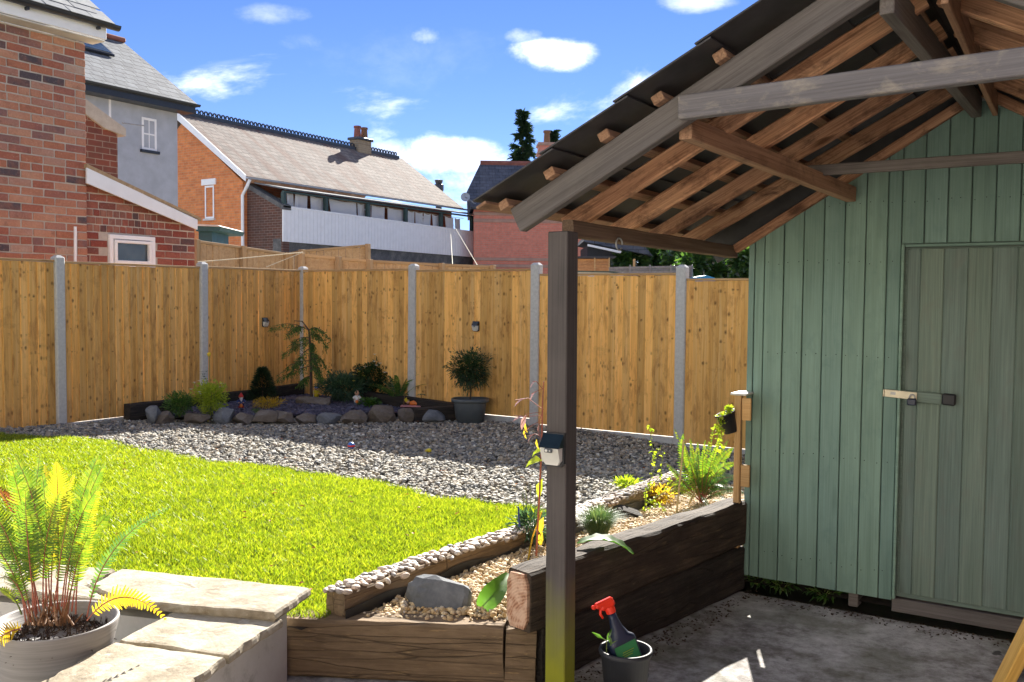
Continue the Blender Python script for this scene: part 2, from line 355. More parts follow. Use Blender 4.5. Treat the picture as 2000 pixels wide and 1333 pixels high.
def brick_obj(name, ramp_, interp='CONSTANT'):
    t = NT(name); col = t.ramp(t.rnd(), ramp_, interp); col = t.mix(t.rng(t.noise(t.coord('Object'), 5, 4, .6), .4, .7, 0, .55), col, ramp_[0][1]); a = t.noise(t.coord('Object'), 9, 7, .7); b = t.noise(t.coord('Object'), 45, 5, .7)
    col = t.mix(t.m('MULTIPLY', t.rng(a, .55, .72), .45, clamp=True), col, (.11, .06, .05))
    col = t.mix(t.m('MULTIPLY', t.rng(b, .58, .70), .35, clamp=True), col, (.5, .38, .30))
    return t.fin(t.mix(.6, col, t.ramp(b, [(.3, (.7, .7, .7)), (.7, (1.15, 1.15, 1.15))]), 'MULTIPLY'), .9, t.bump(t.m('ADD', a, b), .5, .008), 0, .2)
M['brick'] = brick_obj('old_red_brick', [(0, (.44, .175, .105)), (.16, (.50, .23, .145)), (.30, (.38, .135, .09)), (.44, (.54, .28, .18)), (.58, (.42, .205, .15)), (.68, (.32, .13, .105)), (.78, (.47, .27, .20)), (.87, (.24, .13, .12)), (.93, (.10, .08, .09)), (.965, (.50, .35, .27))])
M['brick2'] = brick_obj('red_brown_brick', [(0, (.27, .075, .055)), (.2, (.34, .12, .085)), (.4, (.22, .09, .07)), (.6, (.36, .17, .12)), (.8, (.28, .14, .11)), (.93, (.11, .075, .075))])
M['mortar'] = stone('lime_mortar', [(.3, (.40, .34, .28)), (.7, (.58, .52, .45))], 9, .4)
def far_brick(name, c1, c2, mor, bw=.26, rh=.09, ax='X', stain=.3):
    t = NT(name); tcn = t.n('ShaderNodeTexCoord').outputs['Object']; sx = t.n('ShaderNodeSeparateXYZ'); t.l(tcn, sx.inputs[0]); cb = t.n('ShaderNodeCombineXYZ')
    t.l(sx.outputs[0 if ax == 'X' else 1], cb.inputs[0]); t.l(sx.outputs[2], cb.inputs[1])
    b = t.n('ShaderNodeTexBrick'); t.l(cb.outputs[0], b.inputs[0]); b.inputs['Scale'].default_value = 1; b.inputs['Brick Width'].default_value = bw; b.inputs['Row Height'].default_value = rh
    b.inputs['Mortar Size'].default_value = .008; b.inputs['Mortar Smooth'].default_value = .3; b.inputs['Color1'].default_value = (*c1, 1); b.inputs['Color2'].default_value = (*c2, 1); b.inputs['Mortar'].default_value = (*mor, 1); b.inputs['Bias'].default_value = -.1
    n = t.noise(tcn, 1.1, 8, .7); col = t.mix(t.m('MULTIPLY', t.rng(n, .45, .7), stain, clamp=True), b.outputs[0], (.10, .07, .06))
    col = t.mix(.5, col, t.ramp(t.noise(tcn, 6, 4, .7), [(.3, (.7, .7, .7)), (.7, (1.2, 1.2, 1.2))]), 'MULTIPLY')
    return t.fin(col, .9, t.bump(b.outputs['Fac'], -.6, .01), 0, .2)
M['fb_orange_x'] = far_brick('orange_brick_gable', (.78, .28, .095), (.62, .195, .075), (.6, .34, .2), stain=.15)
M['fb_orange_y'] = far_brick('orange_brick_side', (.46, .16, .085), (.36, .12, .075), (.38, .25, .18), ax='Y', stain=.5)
M['fb_red'] = far_brick('red_brick_house', (.76, .27, .18), (.68, .23, .15), (.6, .33, .26), stain=.1)
M['fb_old_x'] = far_brick('stained_brick_wall', (.16, .075, .055), (.11, .06, .05), (.24, .2, .17), stain=.6)
M['fb_old_y'] = far_brick('stained_brick_wall_side', (.20, .09, .06), (.14, .065, .05), (.27, .22, .18), ax='Y', stain=.6)
def slate_roof(name, c1, c2, axis, w=.3, h=.17, streak=(.16, .10, .085), amt=.5):
    t = NT(name); tcn = t.n('ShaderNodeTexCoord').outputs['Object']; sx = t.n('ShaderNodeSeparateXYZ'); t.l(tcn, sx.inputs[0]); cb = t.n('ShaderNodeCombineXYZ')
    t.l(sx.outputs[axis], cb.inputs[0]); t.l(sx.outputs[2], cb.inputs[1]); b = t.n('ShaderNodeTexBrick'); t.l(cb.outputs[0], b.inputs[0])
    b.inputs['Scale'].default_value = 1; b.inputs['Brick Width'].default_value = w; b.inputs['Row Height'].default_value = h; b.inputs['Mortar Size'].default_value = .012; b.inputs['Mortar Smooth'].default_value = .6
    b.inputs['Color1'].default_value = (*c1, 1); b.inputs['Color2'].default_value = (*c2, 1); b.inputs['Mortar'].default_value = (*[q * .35 for q in c1], 1)
    mp = t.n('ShaderNodeMapping'); mp.inputs['Scale'].default_value = (.12, 1.3, .12) if axis == 1 else (1.3, .12, .12); t.l(tcn, mp.inputs[0])
    st = t.noise(mp.outputs[0], 1.4, 8, .7, .3); fn = t.noise(tcn, 3.5, 8, .75)
    col = t.mix(t.m('MULTIPLY', t.rng(st, .46, .62), amt, clamp=True), b.outputs[0], streak); col = t.mix(.6, col, t.ramp(fn, [(.3, (.6, .6, .6)), (.7, (1.3, 1.3, 1.3))]), 'MULTIPLY')
    return t.fin(col, .9, t.bump(t.m('SUBTRACT', fn, b.outputs['Fac']), .5, .02), 0, .12)
M['roof_long'] = slate_roof('weathered_brown_slate', (.27, .235, .21), (.19, .165, .15), 1, .3, .17, (.17, .105, .085), .8)
M['roof_grey'] = slate_roof('grey_slate', (.22, .235, .25), (.16, .17, .185), 1, .3, .16, (.10, .10, .11), .3)
M['roof_blue'] = slate_roof('blue_black_slate', (.11, .12, .15), (.075, .085, .11), 0, .3, .16, (.2, .2, .22), .3)
def slate_obj():
    t = NT('roof_slate'); a = t.noise(t.coord('Object'), 6, 8, .7); col = t.ramp(t.rnd(), [(0, (.17, .18, .19)), (.4, (.22, .23, .235)), (.75, (.14, .15, .165)), (1, (.26, .26, .255))])
    col = t.mix(t.rng(a, .5, .68, 0, .6), col, (.36, .36, .33)); return t.fin(col, .55, t.bump(a, .5, .006), 0, .4)
M['slate'] = slate_obj()
M['felt'] = plain('dark_roof_sheet', (.035, .035, .038), .6, .3, 7, bump=.25)
M['batten'] = streak_wood('batten_timber', (.22, .125, .08), (.36, .215, .135), (.48, .31, .20), grain=.6, stain=(.06, .04, .03), stain_amt=.5)
M['white'] = plain('white_paint', (.90, .90, .90), .45, .04, 4, bump=.03)
M['offwhite'] = plain('aged_white_paint', (.66, .65, .62), .6, .14, 3, bump=.08)
M['greyrender'] = plain('blue_grey_render', (.42, .45, .50), .9, .1, 3, bump=.2)
M['black'] = plain('black_plastic', (.018, .02, .026), .6, .2, 6, bump=.02)
M['gutter'] = plain('black_gutter', (.02, .024, .032), .35, .2, 6, bump=.02)
M['greygutter'] = plain('pale_grey_gutter', (.42, .45, .5), .4, .1, 6, bump=.02)
M['planter'] = plain('slate_grey_planter_plastic', (.085, .10, .11), .5, .12, 8, bump=.05)
def pot_mat():
    t = NT('brushed_grey_pot'); n = t.noise(t.coord('Object', (2, 2, 70)), 1.5, 5, .6); return t.fin(t.ramp(n, [(.3, (.20, .19, .185)), (.7, (.30, .285, .275))]), .55, t.bump(n, .25, .004), 0, .4)
M['pot'] = pot_mat()
def glass_mat():
    t = NT('window_glass'); n = t.noise(t.coord(), 2.5, 2); return t.fin(t.ramp(n, [(.3, (.02, .03, .035)), (.7, (.07, .09, .10))]), .06, None, 0, .9)
M['glass'] = glass_mat()
M['net'] = plain('white_net_curtain', (.7, .72, .74), .6, .12, 9)
M['steel'] = plain('zinc_hasp', (.62, .56, .42), .4, .15, 18, metal=.25)
M['darkgreen'] = plain('dark_green_post_paint', (.035, .07, .065), .6, .2, 5)
M['teal'] = plain('teal_paint', (.02, .10, .12), .5, .2, 5)
M['cloth'] = NT('hung_white_cotton')
t = M['cloth']; dd = t.n('ShaderNodeBsdfDiffuse'); dd.inputs[0].default_value = (.93, .93, .94, 1); tt = t.n('ShaderNodeBsdfTranslucent'); tt.inputs[0].default_value = (.7, .7, .74, 1)
mx = t.n('ShaderNodeMixShader'); mx.inputs[0].default_value = .4; t.l(dd.outputs[0], mx.inputs[1]); t.l(tt.outputs[0], mx.inputs[2]); t.l(mx.outputs[0], t.out.inputs[0]); M['cloth'] = t.mat
def leafm(name, stops, tr=.5, trc=1.5, gloss=.05, by='island', rough=.4):
    t = NT(name)
    ge = t.n('ShaderNodeNewGeometry'); rv = ge.outputs['Random Per Island']
    v = t.m('ADD', t.m('MULTIPLY', rv, .55), t.m('MULTIPLY', t.noise(t.coord('Object', shift=False), 2.6, 6, .7), .45))
    col = t.ramp(v, stops); d = t.n('ShaderNodeBsdfDiffuse'); t.l(col, d.inputs[0])
    q = t.n('ShaderNodeBsdfTranslucent'); t.l(t.mix(1, col, (trc, trc, trc * .6), 'MULTIPLY'), q.inputs[0])
    m1 = t.n('ShaderNodeMixShader'); m1.inputs[0].default_value = tr; t.l(d.outputs[0], m1.inputs[1]); t.l(q.outputs[0], m1.inputs[2])
    gl = t.n('ShaderNodeBsdfGlossy'); gl.inputs['Roughness'].default_value = rough; gl.inputs[0].default_value = (.9, .9, .9, 1)
    m2 = t.n('ShaderNodeMixShader'); m2.inputs[0].default_value = gloss; t.l(m1.outputs[0], m2.inputs[1]); t.l(gl.outputs[0], m2.inputs[2]); t.l(m2.outputs[0], t.out.inputs[0]); return t.mat
M['grass'] = leafm('lawn_grass', [(.16, (.06, .11, .010)), (.36, (.15, .22, .012)), (.58, (.27, .34, .014)), (.78, (.38, .40, .03)), (.95, (.50, .43, .14))], .52, 1.5, .03)
M['fern'] = leafm('fern_frond_green', [(.2, (.05, .12, .01)), (.5, (.11, .20, .014)), (.85, (.24, .28, .02))], .5, 1.5, .05)
M['fernyel'] = leafm('fern_frond_yellow', [(.2, (.50, .33, .02)), (.6, (.62, .46, .03)), (.9, (.6, .28, .02))], .5, 1.3, .03)
M['fernred'] = leafm('fern_frond_dead', [(.2, (.22, .06, .015)), (.8, (.35, .12, .03))], .4, 1.2, .02)
M['fern2'] = leafm('fern_dark', [(.2, (.03, .09, .02)), (.6, (.07, .16, .03)), (.95, (.16, .28, .04))], .5, 1.6, .08)
M['leafdark'] = leafm('dark_leaf', [(.2, (.012, .035, .012)), (.6, (.03, .07, .02)), (.95, (.07, .13, .03))], .35, 1.3, .05)
M['leafmid'] = leafm('mid_green_leaf', [(.2, (.03, .09, .015)), (.6, (.07, .17, .02)), (.95, (.16, .28, .04))], .45, 1.5, .05)
M['leafblue'] = leafm('blue_green_leaf', [(.2, (.03, .075, .045)), (.6, (.06, .13, .07)), (.95, (.13, .22, .12))], .4, 1.3, .05)
M['leafyel'] = leafm('lime_leaf', [(.2, (.22, .32, .02)), (.6, (.34, .42, .03)), (.95, (.50, .50, .06))], .5, 1.5, .04)
M['leaforange'] = leafm('autumn_yellow_leaf', [(.2, (.45, .28, .02)), (.7, (.55, .42, .04)), (.95, (.35, .40, .05))], .5, 1.5, .04)
M['leafpurple'] = leafm('purple_leaf', [(.2, (.16, .07, .10)), (.6, (.28, .16, .22)), (.95, (.36, .26, .30))], .4, 1.4, .12)
M['fescue'] = leafm('blue_fescue_blade', [(.2, (.05, .11, .05)), (.6, (.11, .19, .08)), (.95, (.28, .28, .11))], .4, 1.4, .06)
M['conifer'] = leafm('conifer_needles', [(.2, (.012, .032, .016)), (.6, (.028, .062, .028)), (.95, (.06, .10, .04))], .25, 1.2, .03)
M['hedge'] = leafm('hedge_leaf', [(.2, (.02, .055, .015)), (.6, (.05, .12, .025)), (.95, (.16, .25, .05))], .4, 1.5, .08)
M['petalw'] = plain('white_petal', (.75, .75, .68), .6, .05); M['petaly'] = plain('yellow_petal', (.75, .55, .03), .6, .08)
M['stem'] = plain('brown_stem', (.22, .11, .05), .7, .25, 30); M['stemred'] = plain('red_stem', (.34, .10, .06), .5, .2, 30); M['stemgreen'] = plain('green_stem', (.16, .22, .05), .6, .2, 30)
M['bark'] = plain('bark', (.09, .06, .045), .9, .3, 20, bump=.5); M['cane'] = plain('bamboo_cane', (.42, .33, .16), .5, .2, 20)
M['litter'] = plain('dead_frond_fibre', (.075, .045, .03), .9, .5, 40, bump=.6); M['soil'] = plain('dark_soil', (.05, .035, .025), .95, .5, 14, bump=.9)
M['liner'] = plain('black_liner', (.02, .02, .022), .5, .3, 10)
def stones(name, stops, rough=.75):
    t = NT(name); ge = t.n('ShaderNodeNewGeometry'); n = t.noise(t.coord('Position', shift=False), 70, 4, .7)
    col = t.ramp(ge.outputs['Random Per Island'], stops); col = t.mix(.7, col, t.ramp(n, [(.3, (.6, .6, .6)), (.7, (1.25, 1.25, 1.25))]), 'MULTIPLY'); return t.fin(col, rough, t.bump(n, .4, .004), 0, .35)
M['gravel'] = stones('grey_shingle', [(0, (.10, .10, .095)), (.2, (.22, .22, .20)), (.4, (.36, .33, .26)), (.55, (.16, .16, .155)), (.7, (.42, .36, .26)), (.85, (.29, .24, .18)), (.95, (.60, .58, .50))])
M['gold'] = stones('golden_gravel', [(0, (.42, .28, .13)), (.3, (.56, .41, .22)), (.6, (.64, .52, .33)), (.85, (.50, .35, .20)), (.97, (.75, .68, .55))])
M['slatechip'] = stones('blue_slate_chipping', [(0, (.045, .045, .075)), (.4, (.08, .08, .125)), (.8, (.13, .13, .19)), (1, (.06, .05, .08))], .5)
def pebble_mat():
    t = NT('beach_pebble'); col = t.ramp(t.rnd(), [(0, (.34, .27, .21)), (.2, (.45, .36, .28)), (.4, (.27, .245, .235)), (.58, (.50, .42, .34)), (.74, (.14, .14, .155)), (.84, (.46, .31, .21)), (.95, (.60, .54, .47))]); n = t.noise(t.coord(), 20, 5)
    return t.fin(t.mix(.4, col, t.ramp(n, [(.3, (.75, .75, .75)), (.7, (1.15, 1.15, 1.15))]), 'MULTIPLY'), .6, t.bump(n, .1, .003))
M['pebble'] = pebble_mat()
for n_, c_ in dict(red=(.55, .02, .012), orange=(.75, .20, .03), yellow=(.70, .55, .02), blue=(.03, .15, .50), skin=(.62, .36, .24), beard=(.75, .75, .74), bluedark=(.02, .045, .16), teal2=(.02, .18, .25), navy=(.012, .02, .05), labelgreen=(.03, .20, .07), pink=(.6, .25, .25)).items(): M[n_] = plain('paint_' + n_, c_, .4, .08, 12, bump=.02)
M['redplast'] = plain('red_trigger_plastic', (.75, .035, .012), .3, .05, 12, bump=.02)
M['solar'] = plain('solar_cell', (.012, .022, .028), .12, .2, 20, bump=0); M['lens'] = plain('frosted_lens', (.70, .70, .66), .3, .05, 12, bump=.02)
M['ridge'] = plain('red_ridge_tile', (.28, .10, .07), .8, .2, 4); M['cresting'] = plain('blue_black_cresting', (.035, .045, .06), .45, .2, 4); M['buff'] = far_brick('buff_chimney_brick', (.36, .28, .18), (.28, .21, .13), (.4, .35, .28), stain=.4)
M['band'] = plain('pale_string_course', (.50, .30, .22), .8, .12, 4); M['rubble'] = stone('dark_rubble_wall', [(.3, (.05, .055, .06)), (.5, (.13, .13, .13)), (.7, (.25, .24, .22))], 3, .8)
M['greyfence'] = streak_wood('grey_weathered_boards', (.16, .155, .16), (.24, .23, .235), (.32, .31, .31)); M['orangefence'] = streak_wood('orange_boards', (.40, .18, .07), (.52, .26, .11), (.6, .34, .16))
M['cord'] = plain('pale_cord', (.6, .56, .42), .8, .1); M['line'] = plain('grey_metal', (.35, .36, .37), .4, .1, metal=.5); M['bluetarp'] = plain('blue_plastic_sheet', (.01, .20, .42), .4, .1)
M['ground'] = stone('bare_earth_ground', [(.3, (.16, .14, .11)), (.5, (.26, .24, .20)), (.7, (.20, .24, .12))], 1, .5)

# ------------------------------------------------------------------ ground
def grid(x0, x1, y0, y1, step, zf, keep=None):
    xs = np.arange(x0, x1 + 1e-6, step); ys = np.arange(y0, y1 + 1e-6, step); m = MB(); V = [(x, y, zf(x, y)) for y in ys for x in xs]; nx = len(xs)
    F = [(j*nx+i, j*nx+i+1, (j+1)*nx+i+1, (j+1)*nx+i) for j in range(len(ys)-1) for i in range(nx-1) if keep is None or keep((xs[i]+xs[i+1])/2, (ys[j]+ys[j+1])/2)]
    return m.add(V, F)
gr = MB(); gr.add([(-900, -900, -.32), (900, -900, -.32), (900, 900, -.32), (-900, 900, -.32)], [(0, 1, 2, 3)]); tag(gr.build('ground', M['ground']), kind='structure')
SCN = pz(597, 1155, .37); TL = Vector((-.951, -.308, 0)).normalized(); TF = Vector((.308, -.951, 0))     # stone wall corner and its two directions
NW = Vector((-.308, .951, 0))
FS0, FS1 = pz(575, 1210, .25), pz(990, 1225, .25); FSD = (FS1 - FS0).normalized(); FSN = Vector((-FSD.y, FSD.x, 0))
def behind_wall(x, y, m=.0):
    p = Vector((x, y, 0)); c = Vector((SCN.x, SCN.y, 0))
    return (p - c).dot(NW) > m if x < SCN.x + .02 else (p - Vector((FS0.x, FS0.y, 0))).dot(FSN) > m
def soil_keep(x, y): return behind_wall(x, y, -.03 if x < SCN.x else .06) and not (x > -1.92 and y < 5.0)
EDX = -2.68
def soilz(x, y): return min(g(x, y) - .03, .03 if x > -1.66 else 9)
tag(grid(-9.95, 2.4, 1.0, 9.72, .1, soilz, soil_keep).build('garden_soil', M['soil'], smooth=True), kind='structure')
pt = MB(); pt.cbox((-9.0, -6.0, -.15), (4.6, 4.90, 0), .01); po = pt.build('patio', M['patio']); tag(po, kind='structure')
def lawn_edge(x): return 5.32 + .09 * math.sin(x * 2.1) + .05 * math.sin(x * 5.3 + 1) + .03 * math.sin(x * 13) - .28 * sstep(-8.2, -9.4, x)
BA, BB = pg(285, 822), pg(935, 812)                       # front line of the rockery
BD = (BB - BA); BD.z = 0; BL = BD.length; BD = BD / BL; BN = Vector((-BD.y, BD.x, 0))
def in_bed(x, y, m=0): return (Vector((x, y, 0)) - Vector((BA.x, BA.y, 0))).dot(BN) > m and x < -5.9
# ------------------------------------------------------------------ lawn, gravel
def scatter(name, bv, bf, P, S, Rz, tilt, mat, smooth=False, kind='stuff'):
    bv = np.asarray(bv, dtype=np.float32); bf = np.asarray(bf, dtype=np.int32); n = len(P); k = len(bv)
    V = bv[None] * S[:, None, :]
    cx, sx = np.cos(tilt[:, 0]), np.sin(tilt[:, 0]); cy, sy = np.cos(tilt[:, 1]), np.sin(tilt[:, 1]); cz, sz = np.cos(Rz), np.sin(Rz)
    y = V[..., 1] * cx[:, None] - V[..., 2] * sx[:, None]; z = V[..., 1] * sx[:, None] + V[..., 2] * cx[:, None]; x = V[..., 0]
    x, z = x * cy[:, None] + z * sy[:, None], -x * sy[:, None] + z * cy[:, None]
    x, y = x * cz[:, None] - y * sz[:, None], x * sz[:, None] + y * cz[:, None]
    V = np.stack([x, y, z], -1) + P[:, None, :]
    F = bf[None] + (np.arange(n, dtype=np.int32) * k)[:, None, None]
    me = np_mesh(name, V.reshape(-1, 3), F.reshape(-1, bf.shape[1]), smooth); o = place(name, me, mat); return tag(o, kind=kind)
def ico(sub=0):
    import bmesh
    b = bmesh.new(); bmesh.ops.create_icosphere(b, subdivisions=sub + 1, radius=1); v = [tuple(q.co) for q in b.verts]; f = [[q.index for q in p.verts] for p in b.faces]; b.free(); return np.array(v), np.array(f)
I0v, I0f = ico(0); I1v, I1f = ico(1); I2v, I2f = ico(2)
def sample(n, x0, x1, y0, y1, ok):
    X = RNG.uniform(x0, x1, n); Y = RNG.uniform(y0, y1, n); k = np.array([ok(a, b) for a, b in zip(X, Y)]); return X[k], Y[k]
def grassok(x, y):
    if x > EDX - .04 or y > lawn_edge(x) + random.gauss(0, .035): return False
    if not behind_wall(x, y, .02): return False
    d = fw.x * x + fw.y * y; lat = (x * r0.x + y * r0.y) / max(d, .1)
    return -.66 < lat < .3
def grass():
    X, Y = sample(520000, -9.8, -2.7, 2.0, 5.6, grassok)
    D_ = -fw.x * -X + fw.y * Y; keep = RNG.random(len(X)) < np.clip(5.5 / np.maximum(D_, 1) , .55, 1); X, Y = X[keep], Y[keep]; D_ = D_[keep]
    n = len(X); pat = np.array([noise.noise(Vector((a * 1.7, b * 1.7, 0))) + .6 * noise.noise(Vector((a * 6, b * 6, 3))) for a, b in zip(X, Y)])
    Hh = (.030 + .016 * pat + RNG.uniform(-.012, .02, n)).clip(.012, .09); wd = RNG.uniform(.0014, .0026, n) * (1 + D_ / 9)
    th = RNG.uniform(0, 2 * np.pi, n); ln = RNG.uniform(.1, 1.0, n) * Hh; la = RNG.uniform(0, 2 * np.pi, n)
    Z = np.array([g(a, b) - .022 for a, b in zip(X, Y)])
    c, s = np.cos(th), np.sin(th); V = np.zeros((n, 5, 3), np.float32)
    for i, (w, h, l) in enumerate(((-1, 0, 0), (1, 0, 0), (-.8, .55, .3), (.8, .55, .3), (0, 1, 1))):
        V[:, i, 0] = X + c * wd * w + np.cos(la) * ln * l; V[:, i, 1] = Y + s * wd * w + np.sin(la) * ln * l; V[:, i, 2] = Z + Hh * h
    F = np.array([[0, 1, 3], [0, 3, 2], [2, 3, 4]])[None] + (np.arange(n) * 5)[:, None, None]
    o = place('lawn_grass', np_mesh('lawn_grass', V.reshape(-1, 3), F.reshape(-1, 3)), M['grass']); tag(o, 'bright sunlit lawn grass between the stone wall and the grey gravel', 'grass', kind='stuff')
grass()
tag(grid(-9.84, -2.74, 1.4, 5.55, .05, lambda x, y: g(x, y) - .014, lambda x, y: behind_wall(x, y, .03) and y < lawn_edge(x) - .02).build('lawn_base', plain('lawn_thatch', (.10, .13, .02), .95, .4, 30, bump=.8), smooth=True), kind='structure')
def gravok(x, y):
    if y < lawn_edge(x) - random.random() * .03: return False
    if x > EDX - .06 and y < 7.6: return False
    if in_bed(x, y, .12): return False
    if x < -9.78 or y > 9.63 or x > -1.6: return False
    return True
def gravel():
    X, Y = sample(48000, -9.8, -1.6, 4.9, 9.64, gravok); n = len(X); s = RNG.gamma(9, .0165 / 9, n).clip(.009, .032)
    P = np.stack([X, Y, np.array([g(a, b) for a, b in zip(X, Y)]) - .014 + RNG.uniform(-.006, .016, n) + np.array([.012 * noise.noise(Vector((a*3, b*3, 0))) for a, b in zip(X, Y)])], -1)
    S = np.stack([s * RNG.uniform(.8, 1.5, n), s * RNG.uniform(.7, 1.1, n), s * RNG.uniform(.45, .85, n)], -1)
    o = scatter('shingle', I0v * (1 + .18 * np.sin(I0v[:, [1, 2, 0]] * 5)), I0f, P, S, RNG.uniform(0, 6.28, n), RNG.normal(0, .35, (n, 2)), M['gravel']); tag(o, 'grey and buff shingle between the lawn and the fence', 'gravel')
gravel()
def goldz(x, y): return g(x, y) + .0 + .018 * noise.noise(Vector((x * 2.5, y * 2.5, 1)))
def wallx(y): return -1.90 + (y - 3.12) * (.28 / 1.73)     # right face of the long sleeper wall
def goldok(x, y): return x > EDX + .06 and x < (wallx(y) - .11 if y < 4.9 else -1.70) and (Vector((x, y, 0)) - Vector((FS0.x, FS0.y, 0))).dot(FSN) > (.06 if random.random() < .35 else .12)
def goldg():
    X, Y = sample(30000, -2.66, -1.62, 2.9, 7.4, goldok); n = len(X); s = RNG.gamma(10, .0098 / 10, n).clip(.005, .018)
    P = np.stack([X, Y, np.array([goldz(a, b) for a, b in zip(X, Y)]) + RNG.uniform(-.004, .012, n)], -1)
    S = np.stack([s * RNG.uniform(.9, 1.3, n), s * RNG.uniform(.8, 1.1, n), s * RNG.uniform(.7, .95, n)], -1)
    tag(scatter('golden_gravel', I0v, I0f, P, S, RNG.uniform(0, 6.28, n), RNG.normal(0, .4, (n, 2)), M['gold'], True), 'golden rounded gravel in the raised bed beside the dark sleepers', 'gravel')
goldg()
tag(grid(-2.66, -1.66, 2.95, 7.5, .05, lambda x, y: goldz(x, y) - .008, lambda x, y: goldok(x, y) or y > 3.4 and x > EDX and x < wallx(y) - .1).build('raised_bed_soil', M['soil'], smooth=True), kind='structure')
def bedz(x, y): 
    q = (Vector((x, y, 0)) - Vector((BA.x, BA.y, 0))).dot(BN); return g(x, y) + .05 + .07 * sstep(0, .9, q) + .02 * noise.noise(Vector((x * 3, y * 3, 5)))
tag(grid(-9.8, -5.9, 6.3, 9.66, .06, lambda x, y: bedz(x, y) - .01, lambda x, y: in_bed(x, y, .06)).build('rockery_soil', M['soil'], smooth=True), kind='structure')
def chips():
    X, Y = sample(30000, -9.8, -6.3, 6.6, 9.62, lambda x, y: in_bed(x, y, .10)); n = len(X); s = RNG.uniform(.012, .032, n)
    P = np.stack([X, Y, np.array([bedz(a, b) for a, b in zip(X, Y)]) + RNG.uniform(-.004, .012, n)], -1)
    S = np.stack([s * RNG.uniform(.8, 1.4, n), s * RNG.uniform(.5, .9, n), s * .18], -1); m = MB(); m.box((-1, -1, -1), (1, 1, 1)); bf = np.array([(f[0], f[1], f[2]) for f in m.f] + [(f[0], f[2], f[3]) for f in m.f])
    tag(scatter('slate_chippings', np.array(m.v), bf, P, S, RNG.uniform(0, 6.28, n), RNG.normal(0, .3, (n, 2)), M['slatechip']), 'blue slate chippings in the corner rockery bed', 'slate chippings')
chips()

# ------------------------------------------------------------------ near brick house (left)
def shade(m): return m
NX = -10.9
Yc = pX(170, 300, NX).y; Ylt = pX(387, 500, NX).y          # corner of the tall wall, end of the lean-to
hs = thing('brick_house', 'tall old red brick house at the left edge with slate eaves and white lean-to bargeboard', 'house', (NX, Yc, 0))
brm = []
for k in range(6):
    m = MB(); m.cbox((-.045, -.118, -.0405), (-.004, .118, .0405), .004)
    m.v = [tuple(Vector(v) + noise.noise_vector(Vector(v) * 9 + Vector((k * 7, 0, 0))) * .006) for v in m.v]; me = m.mesh('brick'); me.materials.append(M['brick']); brm.append(me)
CP = .0985
eaveL = pX(0, 45, NX); eaveR = pX(170, 85, NX); zE = eaveR.z
w = MB(); w.box((NX - .35, 4.0, -.3), (NX - .012, Yc - .012, zE)); wall = w.build('wall', M['mortar'], hs)
row = 0; z = 1.80
while z < zE - .03:
    y = Yc - (0 if row % 2 == 0 else 0); head = row % 9 == 4; first = True
    off = .06 if row % 2 else 0
    if off: pass
    while y > 4.95:
        L = .145 if head else (.145 if (first and row % 2) else .285); first = False
        yc = y - L / 2; sc = (L - .017) / .236
        o = place('brick', random.choice(brm), None, wall, Matrix.Translation((NX + random.uniform(-.003, .004), yc, z + CP/2)) @ Matrix.Diagonal((1, sc, 1, 1)) @ Matrix.Rotation(random.gauss(0, .006), 4, 'X'))
        y -= L
        if head and y < Yc - 1.2: head = random.random() < .5
    z += CP; row += 1
# eaves: soffit, gutter, slates
ydir = 0
def eave_box(name, x0, x1, z0, z1, ya, yb, mat, par): m = MB(); m.cbox((x0, ya, z0), (x1, yb, z1), .006); return m.build(name, mat, par)
YG = pX(208, 70, NX + .42).y
eave_box('fascia', NX + .26, NX + .29, zE + .02, zE + .17, 3.6, Yc + .10, M['white'], hs); eave_box('soffit', NX + .0, NX + .26, zE, zE + .02, 3.6, Yc + .10, M['offwhite'], hs)
gm = MB(); prof = [(math.cos(a_) * .06, math.sin(a_) * .06) for a_ in np.linspace(math.pi, 2 * math.pi, 9)]
prof2 = [(x_ * .88, z_ * .88) for x_, z_ in prof[::-1]]; pr = prof + prof2
def gutterm(x, y0, y1, z, par, mat, name='gutter', dz=0):
    m = MB(); P0 = [(x + a_, y0, z + b_) for a_, b_ in pr]; m.prism(P0, (0, y1 - y0, dz)); return m.build(name, mat, par)
gutterm(NX + .36, 3.6, Yc + .22, zE + .20, hs, M['gutter'])
for yy in (Yc - .05, Yc - .95, Yc - 1.85): eave_box('gutter_bracket', NX + .29, NX + .36, zE + .11, zE + .15, yy, yy + .03, M['gutter'], hs)
# pitched roof rising away from the garden
sl = math.tan(R(36)); rf = MB(); xa, xb = NX + .36, NX - 3.2
rf.prism([(xa, 3.6, zE + .18), (xa, 3.6, zE + .21), (xb, 3.6, zE + .21 + (xa - xb) * sl), (xb, 3.6, zE + .18 + (xa - xb) * sl)], (0, Yc + .12 - 3.6, 0)); roof = rf.build('roof', M['felt'], hs)
sm = []
for k in range(4):
    m = MB(); m.cbox((-.17, -.148, -.004), (.17, .148, .005), .002); m.v = [tuple(Vector(v) + Vector((noise.noise(Vector(v) * 8 + Vector((k, k, k))) * .006, 0, noise.noise(Vector(v) * 5 + Vector((k * 3, 0, 0))) * .004))) for v in m.v]
    me = m.mesh('slate'); me.materials.append(M['slate']); sm.append(me)
ang = math.atan(sl); c_, s_ = math.cos(ang), math.sin(ang)
for i in range(15):
    for j in range(13):
        yy = Yc + .12 - .15 - j * .30 - (.15 if i % 2 else 0); u = .10 + i * .19
        if yy < 4.6 or yy > Yc + .14: continue
        p = (xa + .03 - u * c_, yy, zE + .225 + u * s_ + .006)
        place('slate', random.choice(sm), None, roof, Matrix.Translation(p) @ Matrix.Rotation(ang - .03 + random.gauss(0, .008), 4, 'Y') @ Matrix.Rotation(random.gauss(0, .012), 4, 'Z') @ Matrix.Diagonal((1, .99, 1, 1)))
